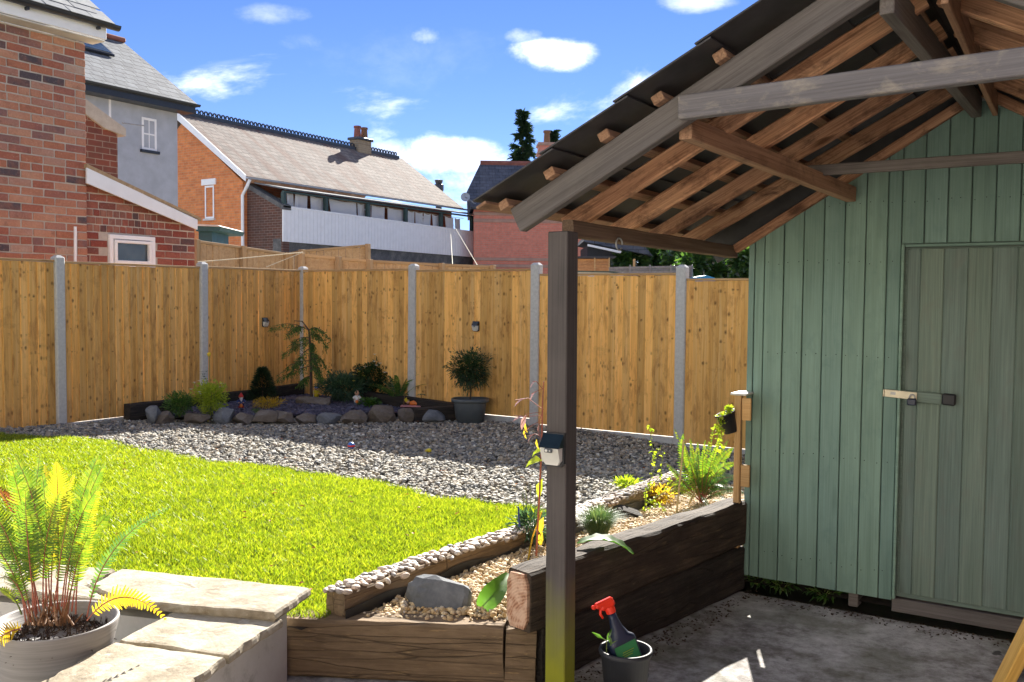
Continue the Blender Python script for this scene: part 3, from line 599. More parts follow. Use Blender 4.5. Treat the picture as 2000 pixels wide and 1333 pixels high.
# lean-to in line with the wall
LX = NX - .06
pA, pB = pX(170, 345, LX), pX(385, 447, LX)               # under side of the bargeboard
lw = MB(); lw.prism([(LX - .012, Yc + .0, -.3), (LX - .012, Ylt - .012, -.3), (LX - .012, Ylt - .012, pB.z), (LX - .012, Yc + .0, pA.z + .1)], (-.3, 0, 0)); lwall = lw.build('lean_to_wall', M['mortar'], hs)
wy0, wy1 = pX(212, 490, LX).y, pX(301, 490, LX).y; wz1 = pX(256, 461, LX).z; wz0 = wz1 - .44
row = 0; z = 1.72; arch0 = wz1 + .01
while z < pA.z:
    y = Ylt - (.0 if row % 2 else -.0); k = 0
    while y > Yc + .02:
        arch = arch0 - .02 < z + CP/2 < arch0 + .34 and wy0 - .12 < y < wy1 + .30
        L = .128 if (k == 0 and row % 2) else .25
        if arch: L = .095
        L = min(L, y - Yc); yc = y - L/2; top = pA.z + (pB.z - pA.z) * (yc - pA.y) / (pB.y - pA.y)
        if L > .05 and z + CP < top + .06 and not (wz0 - .02 < z + CP/2 < wz1 and wy0 - .03 < yc < wy1 + .03):
            o = place('brick', random.choice(brm), None, lwall, Matrix.Translation((LX + random.uniform(-.003, .003), yc, z + CP/2)) @ Matrix.Diagonal((1, max(.05, L - .013) / .236, 1, 1)))
            o.material_slots[0].link = 'OBJECT'; o.material_slots[0].material = M['brick2']
        y -= L; k += 1
    z += CP; row += 1
bbm = MB(); a0, a1 = pX(170, 328, LX + .12), pX(386, 428, LX + .12); b0, b1 = pX(170, 358, LX + .12), pX(386, 449, LX + .12)
bbm.prism([tuple(a0), tuple(a1), tuple(b1), tuple(b0)], (-.03, 0, 0)); bbm.build('bargeboard', M['white'], hs)
vt = MB(); up_ = Vector((0, 0, .05)); vt.prism([tuple(a0), tuple(a0 + up_), tuple(a1 + up_ + Vector((0, .06, -.03))), tuple(a1 + Vector((0, .06, -.03)))], (-2.4, 0, 0)); lr = vt.build('lean_to_roof', M['oldfence'], hs)
def window(par, name, x, y0, y1, z0, z1, fmat=None, fr=.05, bars=(), sill=None, glass=None, normal='X', deep=.05, curtain=False):
    fmat = fmat or M['white']
    def bx(a, b, mt, nm, pr_):
        m = MB()
        if normal == 'X': m.cbox((x + a[2], a[0], a[1]), (x + b[2], b[0], b[1]), .004)
        else: m.cbox((a[0], x - b[2], a[1]), (b[0], x - a[2], b[1]), .004)
        return m.build(nm, mt, pr_)
    m = MB()
    for a, b in (((y0, z0), (y1, z0 + fr)), ((y0, z1 - fr), (y1, z1)), ((y0, z0 + fr), (y0 + fr, z1 - fr)), ((y1 - fr, z0 + fr), (y1, z1 - fr))):
        if normal == 'X': m.cbox((x - deep, a[0], a[1]), (x + .012, b[0], b[1]), .004)
        else: m.cbox((a[0], x - .012, a[1]), (b[0], x + deep, b[1]), .004)
    f = m.build(name, fmat, par)
    bx((y0 + fr, z0 + fr, -.03), (y1 - fr, z1 - fr, -.02), M['glass'] if glass is None else glass, 'pane', f)
    for u, v in bars:
        if v is None: yy = y0 + (y1 - y0) * u; bx((yy - .012, z0 + fr, -.018), (yy + .012, z1 - fr, .004), fmat, 'glazing_bar', f)
        else: zz = z0 + (z1 - z0) * v; bx((y0 + fr, zz - .018, -.018), (y1 - fr, zz + .018, .006), fmat, 'glazing_bar', f)
    if sill: bx((y0 - .05, z0 - .07, -.03), (y1 + .05, z0 - .002, .07), sill, 'sill', par)
    return f
wf = window(hs, 'window', LX + .02, wy0, wy1, wz0, wz1, fr=.055)
m = MB(); m.cbox((LX - .02, wy0 + .075, wz0 + .075), (LX + .045, wy1 - .075, wz1 - .075), .006)
m = MB()
for a, b in (((wy0+.065, wz0+.065), (wy1-.065, wz0+.105)), ((wy0+.065, wz1-.105), (wy1-.065, wz1-.065)), ((wy0+.065, wz0+.105), (wy0+.105, wz1-.105)), ((wy1-.105, wz0+.105), (wy1-.065, wz1-.105))): m.cbox((LX - .01, a[0], a[1]), (LX + .05, b[0], b[1]), .005)
m.build('casement', M['white'], hs)
m = MB()
for k in range(14): a = wy0 + .12 + k * (wy1 - wy0 - .36) / 14; m.box((LX - .0185, a, wz0 + .11), (LX - .010, a + .016, wz1 - .11))
m.build('net_curtain', M['net'], hs)
m = MB(); p = pX(147, 520, NX + .09); q = pX(147, 443, NX + .09); m.tube([tuple(p), tuple(q)], .018, 8); m.build('vent_pipe', M['white'], hs)
# rear brick wing behind
wg = thing('brick_wing', 'narrow dark red brick wing with sloping stone coping behind the tall brick house', 'building', (-13.2, 11, 0))
WX = -13.2; q0, q1 = pX(168, 196, WX), pX(229, 240, WX); bz0 = pX(229, 360, WX).z
m = MB(); m.prism([(WX, Yc - 1, 0), (WX, q1.y, 0), tuple(q1), (WX, q1.y - 1.6, q1.z + 1.6 * (q0.z - q1.z) / (q1.y - q0.y))], (-2, 0, 0)); m.build('wall', far_brick('dark_red_wing_brick', (.25, .075, .05), (.17, .06, .05), (.34, .25, .2), .25, .095, 'Y', .5), wg)
m = MB(); d_ = (q1 - q0).normalized(); m.prism([tuple(q0 + Vector((.05, 0, 0)) - d_ * .6), tuple(q1 + Vector((.05, .12, -.08))), tuple(q1 + Vector((.05, .12, -.2))), tuple(q1 + Vector((.05, -.25, -.13))), tuple(q0 - d_ * .6 + Vector((.05, 0, -.22)))], (-.3, 0, 0)); m.build('coping', M['mortar'], wg)
m = MB(); m.tube([tuple(q1 + Vector((.06, .05, 0))), tuple(q1 + Vector((.06, .45, .02)))], .012, 6); m.build('wire_bracket', M['line'], wg)

# ------------------------------------------------------------------ grey rendered house
GX = -20.0
ge0, ge1 = pX(170, 172, GX), pX(346, 208, GX)
gh = thing('rendered_house', 'tall blue grey rendered house with slate roof and small white sash window', 'house', (GX, ge1.y, 0))
m = MB(); m.box((GX - 7, ge1.y - 9, -.3), (GX, ge1.y, ge1.z)); m.build('wall', M['greyrender'], gh)
rid = pY(240, 82, ge1.y + .3); ev = pY(360, 206, ge1.y + .3)
rx = rid.x; rz = rid.z; ex = GX + .42; ez = ge1.z - .02
m = MB(); m.prism([(ex, ge1.y + .3, ez), (ex, ge1.y + .3, ez + .08), (rx, ge1.y + .3, rz), (rx * 2 - ex, ge1.y + .3, ez + .08), (rx * 2 - ex, ge1.y + .3, ez)], (0, -9.6, 0)); m.build('roof', M['roof_grey'], gh)
m = MB(); m.cbox((rx - .13, ge1.y - 9, rz - .04), (rx + .13, ge1.y + .32, rz + .09), .03); m.build('ridge_tiles', M['ridge'], gh)
gutterm(ex + .03, ge1.y - 9.3, ge1.y + .33, ez + .06, gh, M['gutter']); eave_box('fascia', GX + .001, ex - .02, ez - .16, ez - .002, ge1.y - 9, ge1.y + .25, M['gutter'], gh)
wa, wb = pX(277, 292, GX), pX(306, 292, GX); wt_ = pX(290, 231, GX)
window(gh, 'window', GX + .0, wa.y, wb.y, wa.z, wt_.z, fr=.06, deep=.02, bars=((.5, None), (0, .5)), sill=M['gutter'])
v0, v1 = pX(180, 168, GX), pX(196, 168, GX); vb = pX(190, 186, GX); window(gh, 'window', GX, vb.y - .6, vb.y + .35, vb.z - .8, vb.z + .05, fr=.06, deep=.02)
slp = (rz - ez) / (rx - ex); nrm = Vector((-(rz - ez), 0, (rx - ex))).normalized(); nrm = nrm if nrm.z > 0 else -nrm
pv = pX(190, 96, (ex + rx) / 2 - .6); t_ = (pv.x - ex) / (rx - ex); pc_ = Vector((pv.x, pv.y - .25, ez + .08 + t_ * (rz - ez - .08)))
Fm = frame(pc_ + nrm * .03, (0, 1, 0), nrm); m = MB(); m.cbox((-.45, -.5, 0), (.45, .5, .07), .02); sk_ = m.build('skylight', M['gutter'], gh, M=Fm); m = MB(); m.cbox((-.38, -.43, .071), (.38, .43, .08), .002); m.build('pane', M['glass'], sk_, M=Fm)

# ------------------------------------------------------------------ long orange brick house
OX = -25.0
e0, e1 = pX(480, 349, OX), pX(905, 411, OX); oz = (e0.z + e1.z) / 2
oh = thing('long_brick_house', 'long orange brick house with weathered slate roof, crested ridge and white clad verandah', 'house', (OX, e0.y, 0))
r0_ = pY(345, 224, e0.y); rX, rZ = r0_.x, r0_.z; rr = pX(775, 307, rX)
GW = OX - .45
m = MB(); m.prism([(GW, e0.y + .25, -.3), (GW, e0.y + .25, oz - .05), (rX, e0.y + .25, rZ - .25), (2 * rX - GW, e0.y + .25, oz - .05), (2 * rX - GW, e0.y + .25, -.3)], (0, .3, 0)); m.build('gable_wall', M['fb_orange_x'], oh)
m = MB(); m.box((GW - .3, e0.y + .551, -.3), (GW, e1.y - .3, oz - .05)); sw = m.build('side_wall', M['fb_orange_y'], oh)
m = MB()
for sgn in (1, -1):
    X0 = OX if sgn > 0 else 2 * rX - OX
    m.prism([(X0, e0.y, oz), (X0, e0.y, oz + .09), (rX, e0.y, rZ + .09), (rX, e0.y, rZ)], (0, e1.y - e0.y, 0))
m.build('roof', M['roof_long'], oh)
m = MB(); dx_ = OX - rX
m.prism([(OX + .02, e0.y - .04, oz - .10), (OX + .02, e0.y - .04, oz + .12), (rX, e0.y - .04, rZ + .12), (rX, e0.y - .04, rZ - .16)], (0, .035, 0)); m.build('bargeboard', M['white'], oh)
gutterm(OX + .07, e0.y, e1.y + .2, oz + .05, oh, M['greygutter'])
m = MB(); nC = 62; stp = (rr.y - e0.y) / nC
for k in range(nC):                                        # pierced cresting, each a ring on a saddle
    cy = e0.y + (k + .5) * stp; ring = [(rX, cy + math.cos(a_) * stp * .36, rZ + .235 + math.sin(a_) * .085) for a_ in np.linspace(0, 2 * math.pi, 9)]
    m.tube(ring, .032, 4, cap=False)
m.box((rX - .12, e0.y - .03, rZ + .02), (rX + .12, rr.y + .05, rZ + .15)); tag(m.build('ridge_cresting', M['cresting'], oh), kind='stuff')
# chimney
cA = pX(704, 300, rX - .1); ch = MB(); cyw = 1.0
cp = pX(689, 300, rX); cy0, cy1 = pX(692, 300, rX).y, pX(717, 300, rX).y; ct = pX(704, 276, rX).z
ch.box((rX - .28, cy0, rZ - .9), (rX + .25, cy1, ct)); chim = ch.build('chimney', M['buff'], oh)
m = MB(); m.cbox((rX - .36, cy0 - .08, ct), (rX + .33, cy1 + .08, ct + .12), .02); m.build('chimney_cap', M['cresting'], chim)
for k, yy in enumerate((cy0 + .2, cy1 - .2)):
    m = MB(); m.lathe([(0, ct + .12), (.17, ct + .12), (.14, ct + .55), (.17, ct + .56), (.17, ct + .64), (.13, ct + .64), (.12, ct + .3)], 12, Matrix.Translation((rX, yy, 0))); m.build('chimney_pot', M['ridge'] if k == 0 else M['stem'], chim)
# gable window
ga, gb = pY(401, 428, e0.y + .25), pY(419, 428, e0.y + .25); gt = pY(410, 363, e0.y + .25)
window(oh, 'window', e0.y + .24, ga.x, gb.x, ga.z, gt.z, fr=.07, normal='Y', deep=.0, sill=M['offwhite'])
m = MB(); m.cbox((ga.x - .15, e0.y + .19, gt.z + .02), (gb.x + .12, e0.y + .249, gt.z + .24), .01); m.build('lintel', M['white'], oh)
d0 = pX(462, 352, OX + .02); m = MB(); dpx = GW + .12
m.tube([(OX + .07, e0.y + .12, oz - .02), (OX - .05, e0.y + .10, oz - .25), (dpx, e0.y + .14, oz - .55), (dpx, e0.y + .14, .5)], .055, 8); m.build('downpipe', M['white'], oh)
# brick end wall of the verandah, sloping top with coping
VX = OX + 1.2
k0, k1 = pY(465, 384, e0.y + .6), pY(553, 404, e0.y + .45); VX = k1.x - 1.9 - .03
m = MB(); m.prism([(GW, e0.y + .45, -.3), (VX + 1.9, e0.y + .45, -.3), (VX + 1.9, e0.y + .45, k1.z - .1), (GW, e0.y + .45, k0.z + .25)], (0, .3, 0)); m.build('end_wall', M['fb_old_x'], oh)
m = MB(); m.prism([(VX + 1.95, e0.y + .40, k1.z - .1), (GW, e0.y + .40, k0.z + .25), (GW, e0.y + .40, k0.z + .42), (VX + 1.95, e0.y + .40, k1.z + .06)], (0, .4, 0)); m.build('end_wall_coping', M['rubble'], oh)
# white clad verandah front
CX = k1.x
c0, c1 = pX(553, 405, CX), pX(941, 457, CX); cb0, cb1 = pX(553, 472, CX), pX(941, 504, CX)
m = MB(); nb_ = 66
for k in range(nb_):
    ya, yb = c0.y + (c1.y - c0.y) * k / nb_, c0.y + (c1.y - c0.y) * (k + .94) / nb_
    za, zb = cb0.z + (cb1.z - cb0.z) * k / nb_, cb0.z + (cb1.z - cb0.z) * (k + 1) / nb_
    ta, tb = c0.z + (c1.z - c0.z) * k / nb_, c0.z + (c1.z - c0.z) * (k + 1) / nb_
    m.prism([(CX, ya, za), (CX, yb, zb), (CX, yb, tb), (CX, ya, ta)], (-.03, 0, 0))
m.prism([(CX - .031, c0.y, cb0.z), (CX - .031, c1.y, cb1.z), (CX - .031, c1.y, c1.z), (CX - .031, c0.y, c0.z)], (-.02, 0, 0))
tag(m.build('white_cladding', M['white'], oh), kind='stuff')
m = MB(); m.prism([(CX + .02, c0.y, c0.z), (CX + .02, c1.y, c1.z), (CX + .02, c1.y, c1.z + .06), (CX + .02, c0.y, c0.z + .06)], (-.12, 0, 0)); m.build('handrail', M['white'], oh)
m = MB(); m.prism([(CX - .1, c0.y, -.3), (CX - .1, c1.y + .5, -.3), (CX - .1, c1.y + .5, cb1.z + .1), (CX - .1, c0.y, cb0.z + .1)], (-.4, 0, 0)); m.build('rubble_base', M['rubble'], oh)
cn0, cn1 = pX(553, 376, CX - .1), pX(962, 430, CX - .1)     # verandah beam
m = MB(); m.prism([(CX - .05, cn0.y, cn0.z), (CX - .05, cn1.y, cn1.z), (CX - .05, cn1.y, cn1.z + .06), (CX - .05, cn0.y, cn0.z + .06)], (-.12, 0, 0)); m.build('verandah_beam', M['darkgreen'], oh)
m = MB(); m.prism([(CX + .02, cn0.y, cn0.z + .085), (CX + .02, cn1.y, cn1.z + .085), (OX - .2, cn1.y, oz - .1), (OX - .2, cn0.y, oz - .1)], (0, 0, .05)); m.build('verandah_roof', M['roof_grey'], oh)
for px in (555, 637, 719, 793, 862, 922, 957):
    t_ = (px - 553) / (962 - 553); pt_ = pX(px, 376 + t_ * 54, CX - .1); zb = c0.z + (c1.z - c0.z) * min(1, (pt_.y - c0.y) / (c1.y - c0.y))
    m = MB(); m.cbox((CX - .19, pt_.y - .075, zb - .25), (CX - .055, pt_.y + .075, pt_.z - .002), .01); m.build('verandah_post', M['darkgreen'], oh)
# side windows in the verandah's back wall
for (a_, b_) in ((530, 553), (700, 716), (812, 830)):
    y0_ = pX(a_, 400, GW).y; y1_ = pX(b_, 400, GW).y; window(oh, 'window', GW, y0_, y1_, oz - 1.9, oz - .45, fr=.07, deep=.0, sill=M['offwhite'])
# washing
ln = thing('washing_line', 'thin washing line strung inside the white verandah under the slate eaves', 'washing line', (CX - .3, c0.y, 0))
LXX = CX - .28
l0, l1 = pX(562, 374, LXX), pX(905, 427, LXX); m = MB(); m.tube([tuple(l0), tuple((l0 + l1) / 2 - Vector((0, 0, .05))), tuple(l1)], .01, 5); m.build('cord', M['cord'], ln)
cl_lab = ['white sheet on the washing line next to the first green post', 'narrow white cloth second along the washing line', 'wide white sheet hung third along the washing line', 'large white sheet between the second and third verandah posts', 'white cloth beside the third verandah post', 'white cloth after the third green post', 'square white towel in the middle of the washing line', 'big white sheet left of the fourth green post', 'white towel right of the fourth green post', 'small white cloth with tilted hem past the fourth post', 'white pillowcase left of the fifth green post', 'thin white cloth touching the fifth green post', 'white cloth past the fifth green post', 'small white towel at the far end of the washing line']
segs = [(560, 573), (577, 601), (606, 634), (642, 696), (698, 712), (716, 724), (726, 752), (757, 790), (797, 810), (811, 826), (828, 842), (844, 857), (869, 886), (888, 899)]
for (a_, b_), lb in zip(segs, cl_lab):
    t0_, t1_ = (a_ - 562) / 343, (b_ - 562) / 343; y0_, y1_ = pX(a_, 390, LXX).y, pX(b_, 390, LXX).y
    za, zb = [l0.z + (l1.z - l0.z) * (yy - l0.y) / (l1.y - l0.y) - .02 for yy in (y0_, y1_)]; m = MB(); nx_, nz_ = 10, 6; dh = random.uniform(.85, 1.15)
    V = [(LXX + .05 * math.sin(i * 1.3 + a_) * (j / nz_) + .02 * math.sin(i * 2.9), y0_ + (y1_ - y0_) * (i / nx_ + .12 * (j / nz_) * math.sin(a_) * (1 - i / nx_)), (za + (zb - za) * i / nx_) - dh * j / nz_ - .05 * math.sin(math.pi * i / nx_)) for j in range(nz_ + 1) for i in range(nx_ + 1)]
    V2 = [(x_ - .006, y_, z_) for x_, y_, z_ in V]
    m.add(V, [(j*(nx_+1)+i, j*(nx_+1)+i+1, (j+1)*(nx_+1)+i+1, (j+1)*(nx_+1)+i) for j in range(nz_) for i in range(nx_)])
    o = m.build('hanging_cloth', M['cloth'], None, True); tag(o, lb, 'washing', 'white washing on the verandah line')
# stained buttress walls right of the verandah
bt = thing('brick_buttress', 'stained old brick wall with sloping stone coping at the end of the verandah', 'wall', (CX + 1, c1.y + 2, 0))
BY = c1.y + .6
a_ = [pY(x_, y_, BY) for x_, y_ in ((935, 525), (1004, 525), (1004, 472), (977, 468), (966, 472))]
m = MB(); m.prism([tuple(p_) for p_ in a_], (0, .5, 0)); m.build('wall', M['fb_old_x'], bt)
m = MB(); q_ = [pY(x_, y_, BY - .05) for x_, y_ in ((930, 524), (966, 472), (977, 467), (1004, 471), (1004, 477), (979, 474), (972, 480), (944, 524))]; m.prism([tuple(p_) for p_ in q_], (0, .6, 0)); m.build('coping', M['mortar'], bt)
m = MB(); q_ = [pY(x_, y_, BY + 1.2) for x_, y_ in ((926, 525), (972, 525), (972, 462), (952, 458), (944, 450), (932, 432), (926, 425))]; m.prism([tuple(p_) for p_ in q_], (0, .4, 0)); m.build('curved_wall', M['fb_old_x'], bt)
m = MB(); pts = [pY(x_, y_, BY + 1.1) for x_, y_ in ((933, 428), (938, 440), (945, 452), (952, 460), (966, 459), (978, 464), (987, 470))]; m.tube([tuple(p_) for p_ in pts], .09, 6); m.build('curved_coping', M['offwhite'], bt)
p_ = pY(996, 514, BY - .06); m = MB(); m.cbox((p_.x - .16, BY - .03, p_.z - .25), (p_.x + .1, BY - .004, p_.z + .1), .01); m.build('hatch', M['black'], bt)

# ------------------------------------------------------------------ red brick house behind the post
RD = 40.0
RFX = Vector((rt.x, rt.y, 0)).normalized(); rc = pd(1040, 400, RD)
FR = frame((rc.x, rc.y, 0), (RFX.x, RFX.y, 0)) @ Matrix.Rotation(R(4), 4, 'Z')
rh = thing('red_brick_house', 'red brick house with blue slate hipped roof and pale string courses beyond the fence', 'house', (rc.x, rc.y, 0))
FRi = FR.inverted()
def onR(px, py, off=0):                                    # point of the pixel's ray on the facade plane (local y = off)
    d = FRi.to_3x3() @ ray(px, py); o_ = FRi @ CAM; return o_ + d * ((off - o_.y) / d.y)
w0 = onR(926, 403); w1 = onR(1148, 400); wb_ = -.3
m = MB(); m.box((w0.x, 0, wb_), (w1.x, 7, w0.z)); m.build('wall', M['fb_red'], rh, M=FR)
rv = 3.0; t0_ = onR(938, 320, rv); t1_ = onR(1090, 300, rv); ev0 = onR(920, 405, -.3); ev1 = onR(1150, 398, -.3); mid = onR(911, 376, .9)
m = MB(); mvs = [(ev0.x, -.3, ev0.z), (ev1.x + 1, -.3, ev0.z), (t1_.x + 2.5, rv, t0_.z), (t0_.x, rv, t0_.z), (mid.x, .9, mid.z), (ev1.x + 1, 6.5, ev0.z), (ev0.x, 6.5, ev0.z)]
m.add(mvs, [(0, 1, 2, 3, 4), (2, 5, 6, 3), (4, 3, 6, 0), (0, 6, 5, 1), (1, 5, 2)]); m.build('roof', M['roof_blue'], rh, M=FR)
m = MB(); m.tube([(t0_.x, rv, t0_.z + .02), (t1_.x + 2.5, rv, t0_.z + .02)], .13, 6); m.build('ridge_tiles', M['ridge'], rh, M=FR)
m = MB(); m.cbox((ev0.x, -.42, ev0.z - .1), (ev1.x + 1, -.30, ev0.z + .02), .02); m.build('gutter', M['gutter'], rh, M=FR)
for yy in (419, 432, 507, 520):
    q_ = onR(1000, yy); m = MB(); m.cbox((w0.x - .02, -.05, q_.z - .07), (w1.x, -.003, q_.z + .07), .01); m.build('string_course', M['band'], rh, M=FR)
cA, cB = onR(1053, 305, 2.6), onR(1086, 305, 2.6); ctp = onR(1060, 279, 2.6).z
m = MB(); m.box((cA.x, 2.6, t0_.z - .8), (cB.x, 3.5, ctp)); chm = m.build('chimney', M['fb_red'], rh, M=FR)
for z_ in (ctp - .12, ctp - .5): m = MB(); m.cbox((cA.x - .06, 2.54, z_), (cB.x + .06, 3.56, z_ + .14), .02); m.build('string_course', M['band'], chm, M=FR)
m = MB(); m.lathe([(.16, ctp), (.13, ctp + .5), (.17, ctp + .52), (.17, ctp + .62), (.1, ctp + .62), (.1, ctp + .2)], 10, FR @ Matrix.Translation(((cA.x + cB.x) / 2, 3, 0))); m.build('chimney_pot', M['stem'], chm)
s_ = onR(913, 388, .3); m = MB(); m.lathe([(.0, -.05), (.12, -.03), (.20, .02), (.19, .025), (.11, -.02), (0, -.03)], 16, FR @ Matrix.Translation((s_.x - .1, -.2, s_.z)) @ Matrix.Rotation(R(80), 4, 'X')); m.build('satellite_dish', M['greygutter'], rh)
m = MB(); m.tube([FR @ Vector((s_.x - .1, -.2, s_.z)), FR @ Vector((w0.x + .1, 0, s_.z - .3))], .03, 6); m.build('dish_arm', M['line'], rh)
# chimney top seen past the long roof
cw = thing('distant_flue', 'small dark chimney cowl seen past the end of the long slate roof', 'chimney')
cq = pd(857, 372, 60); m = MB(); m.lathe([(.2, cq.z - 5), (.2, cq.z - .2), (.32, cq.z), (.32, cq.z + .35), (.2, cq.z + .4), (.28, cq.z + .65), (0, cq.z + .7)], 10, Matrix.Translation((cq.x, cq.y, 0))); m.build('flue', M['cresting'], cw)

# ------------------------------------------------------------------ far sheds and fences at right
def D3(px, py, k): return pd(px, py, k)
def quadslab(name, pts, depth, mat, par=None, k=18):
    P_ = [pd(x_, y_, k) for x_, y_ in pts]; m = MB(); m.prism([tuple(p_) for p_ in P_], tuple(Vector((fw.x, fw.y, 0)) * depth)); return m.build(name, mat, par)
gg = thing('garage', 'low dark garage with white bargeboard and slate roof beside the red brick house', 'garage', tuple(pd(1180, 560, 30)))
quadslab('wall', [(1147, 600), (1230, 600), (1230, 492), (1147, 480)], 3, M['black'], gg, 30)
quadslab('roof', [(1143, 462), (1140, 472), (1275, 500), (1260, 482)], 3, M['roof_blue'], gg, 29.6)
quadslab('bargeboard', [(1148, 477), (1148, 481), (1212, 495), (1214, 491)], .15, M['white'], gg, 29.3)
os_ = thing('plank_shed', 'orange plank fence shed with flat felt roof behind the post', 'shed', tuple(pd(1165, 560, 24)))
for k in range(4): quadslab('board', [(1125, 506 + k * 6), (1189, 506 + k * 6), (1189, 511.6 + k * 6), (1125, 511.6 + k * 6)], .4, M['orangefence'], os_, 24)
quadslab('felt_roof', [(1120, 501), (1204, 501), (1200, 505), (1120, 505)], 2, M['felt'], os_, 23.9)
for x_ in (1162, 1190): quadslab('corner_post', [(x_ - 1, 600), (x_ + 1, 600), (x_ + 1, 504), (x_ - 1, 504)], .05, M['rail'], os_, 23.8)
quadslab('lower_panel', [(1125, 531), (1189, 531), (1189, 600), (1125, 600)], .3, M['greyfence'], os_, 24.05)
gf = thing('grey_fence', 'low weathered grey board fence in front of the green hedge', 'fence', tuple(pd(1270, 560, 21)))
for k in range(6): quadslab('board', [(1190, 522 + k * 4.5), (1352, 519 + k * 4.5), (1352, 523 + k * 4.5), (1190, 526 + k * 4.5)], .03, M['greyfence'], gf, 21)
for x_ in (1231, 1270, 1311, 1352): quadslab('post', [(x_ - 1.3, 600), (x_ + 1.3, 600), (x_ + 1.3, 517.5), (x_ - 1.3, 517.5)], .06, M['greyfence'], gf, 20.9)
sk2 = thing('short_stake', 'short pale wooden stake above the grey board fence', 'stake', tuple(pd(1239, 560, 22))); quadslab('stake', [(1237, 600), (1241, 600), (1241, 506), (1237, 506)], .08, M['rail'], sk2, 22)
gl_ = thing('glass_cold_frame', 'low pale translucent cold frame roof just beyond the wooden fence', 'cold frame', tuple(pd(1180, 560, 16)))
quadslab('glazing', [(1125, 531), (1190, 532), (1218, 536), (1218, 570), (1125, 570)], 1.2, M['greygutter'], gl_, 16)
quadslab('glazing_rail', [(1125, 529), (1192, 530), (1222, 535), (1222, 537), (1190, 532.5), (1125, 531.2)], .1, M['darkgreen'], gl_, 15.9)
bp_ = thing('blue_cover', 'bright blue plastic cover among the bushes by the shed', 'cover', tuple(pd(1375, 560, 20)))
P_ = [pd(x_, y_, 20) for x_, y_ in ((1352, 570), (1400, 570), (1396, 543), (1380, 538), (1362, 541))]; m = MB(); m.prism([tuple(p) for p in P_], tuple(Vector((fw.x, fw.y, 0)) * .8)); m.build('sheet', M['bluetarp'], bp_)
tl = thing('teal_shelter', 'small teal painted shelter roof beside the lean-to', 'shelter', tuple(pd(405, 560, 17)))
quadslab('roof', [(383, 441), (432, 443), (428, 451), (383, 452)], 1.5, M['teal'], tl, 17); quadslab('roof_edge', [(383, 438), (425, 440), (432, 443), (383, 441.5)], 1.4, M['offwhite'], tl, 16.95)
quadslab('wall', [(388, 600), (414, 600), (414, 452), (388, 452)], 1.0, M['teal'], tl, 17.1)
# neighbours' timber fences
def picket(name, label, top, k, mat, step=7.5, bot=600, cap=None):
    t_ = thing(name, label, 'fence', tuple(pd(*top[0], k))); m = MB(); P = [(x_, y_, k_) for (x_, y_), k_ in zip(top, k if isinstance(k, list) else [k] * len(top))]
    return t_
def oldfence(label, top, ks, step):
    t_ = thing('old_timber_fence', label, 'fence', tuple(pd(top[0][0], 600, ks[0]))); m = MB(); posts = []
    for (a, b), (ka, kb) in zip(zip(top, top[1:]), zip(ks, ks[1:])):
        A_, B_ = pd(*a, ka), pd(*b, kb); L = (B_ - A_).length; n = max(2, int(L / step)); dr = (B_ - A_); 
        for i in range(n):
            p, q = A_ + dr * (i / n), A_ + dr * ((i + .93) / n); j = random.uniform(-.012, .012); off = Vector((-dr.y, dr.x, 0)).normalized() * random.uniform(0, .015)
            m.prism([(p.x + off.x, p.y + off.y, -.3), (q.x + off.x, q.y + off.y, -.3), (q.x + off.x, q.y + off.y, q.z + j), (p.x + off.x, p.y + off.y, p.z + j)], tuple(Vector((dr.y, -dr.x, 0)).normalized() * .02))
    tag(m.build('board_panel', M['oldfence'], t_), kind='stuff')
    for (a, b), (ka, kb) in zip(zip(top, top[1:]), zip(ks, ks[1:])):
        A_, B_ = pd(*a, ka) + Vector((0, 0, .02)), pd(*b, kb) + Vector((0, 0, .02)); beam('capping_rail', A_, B_, .09, .045, M['oldfence'], t_)
        n = max(1, int((B_ - A_).length / 2.0))
        for i in range(n + 1):
            p = A_ + (B_ - A_) * (i / n); s_ = Vector(((B_ - A_).y, -(B_ - A_).x, 0)).normalized() * .06; beam('post', (p.x + s_.x, p.y + s_.y, -.3), (p.x + s_.x, p.y + s_.y, p.z + .03), .08, .08, M['oldfence'], t_, upv=(0, 1, 0))
    return t_
oldfence('older sagging timber fence with dark cap rail just below the white verandah', [(380, 474), (470, 486), (560, 499), (590, 493), (717, 482)], [16, 17, 18, 18, 18.5], .14)
oldfence('lower older timber fence directly behind the corner of the new fence', [(588, 501), (660, 508), (720, 513), (860, 520), (960, 524)], [15, 15.2, 15.4, 16, 16.5], .14)
cd_ = thing('slack_cord', 'slack pale cord running from the lean-to to the old fence', 'cord'); m = MB()
A_, B_, C_ = pd(386, 512, 14), pd(470, 506, 14.4), pd(592, 493, 14.9); m.tube([tuple(A_ * (1-t)**2 + B_ * 2*t*(1-t) + C_ * t*t) for t in [i / 10 for i in range(11)]], .008, 5); D0 = pd(520, 522, 14.5); m.tube([tuple(C_), tuple(D0)], .007, 5); m.build('cord', M['cord'], cd_)
rp = thing('guy_rope', 'two thin ropes slanting down from the washing on the verandah', 'rope'); m = MB(); m.tube([tuple(pX(886, 440, CX + .1)), tuple(pd(935, 523, 20))], .006, 5); m.tube([tuple(pX(880, 452, CX + .1)), tuple(pd(884, 518, 20))], .006, 5); m.build('rope', M['cord'], rp)

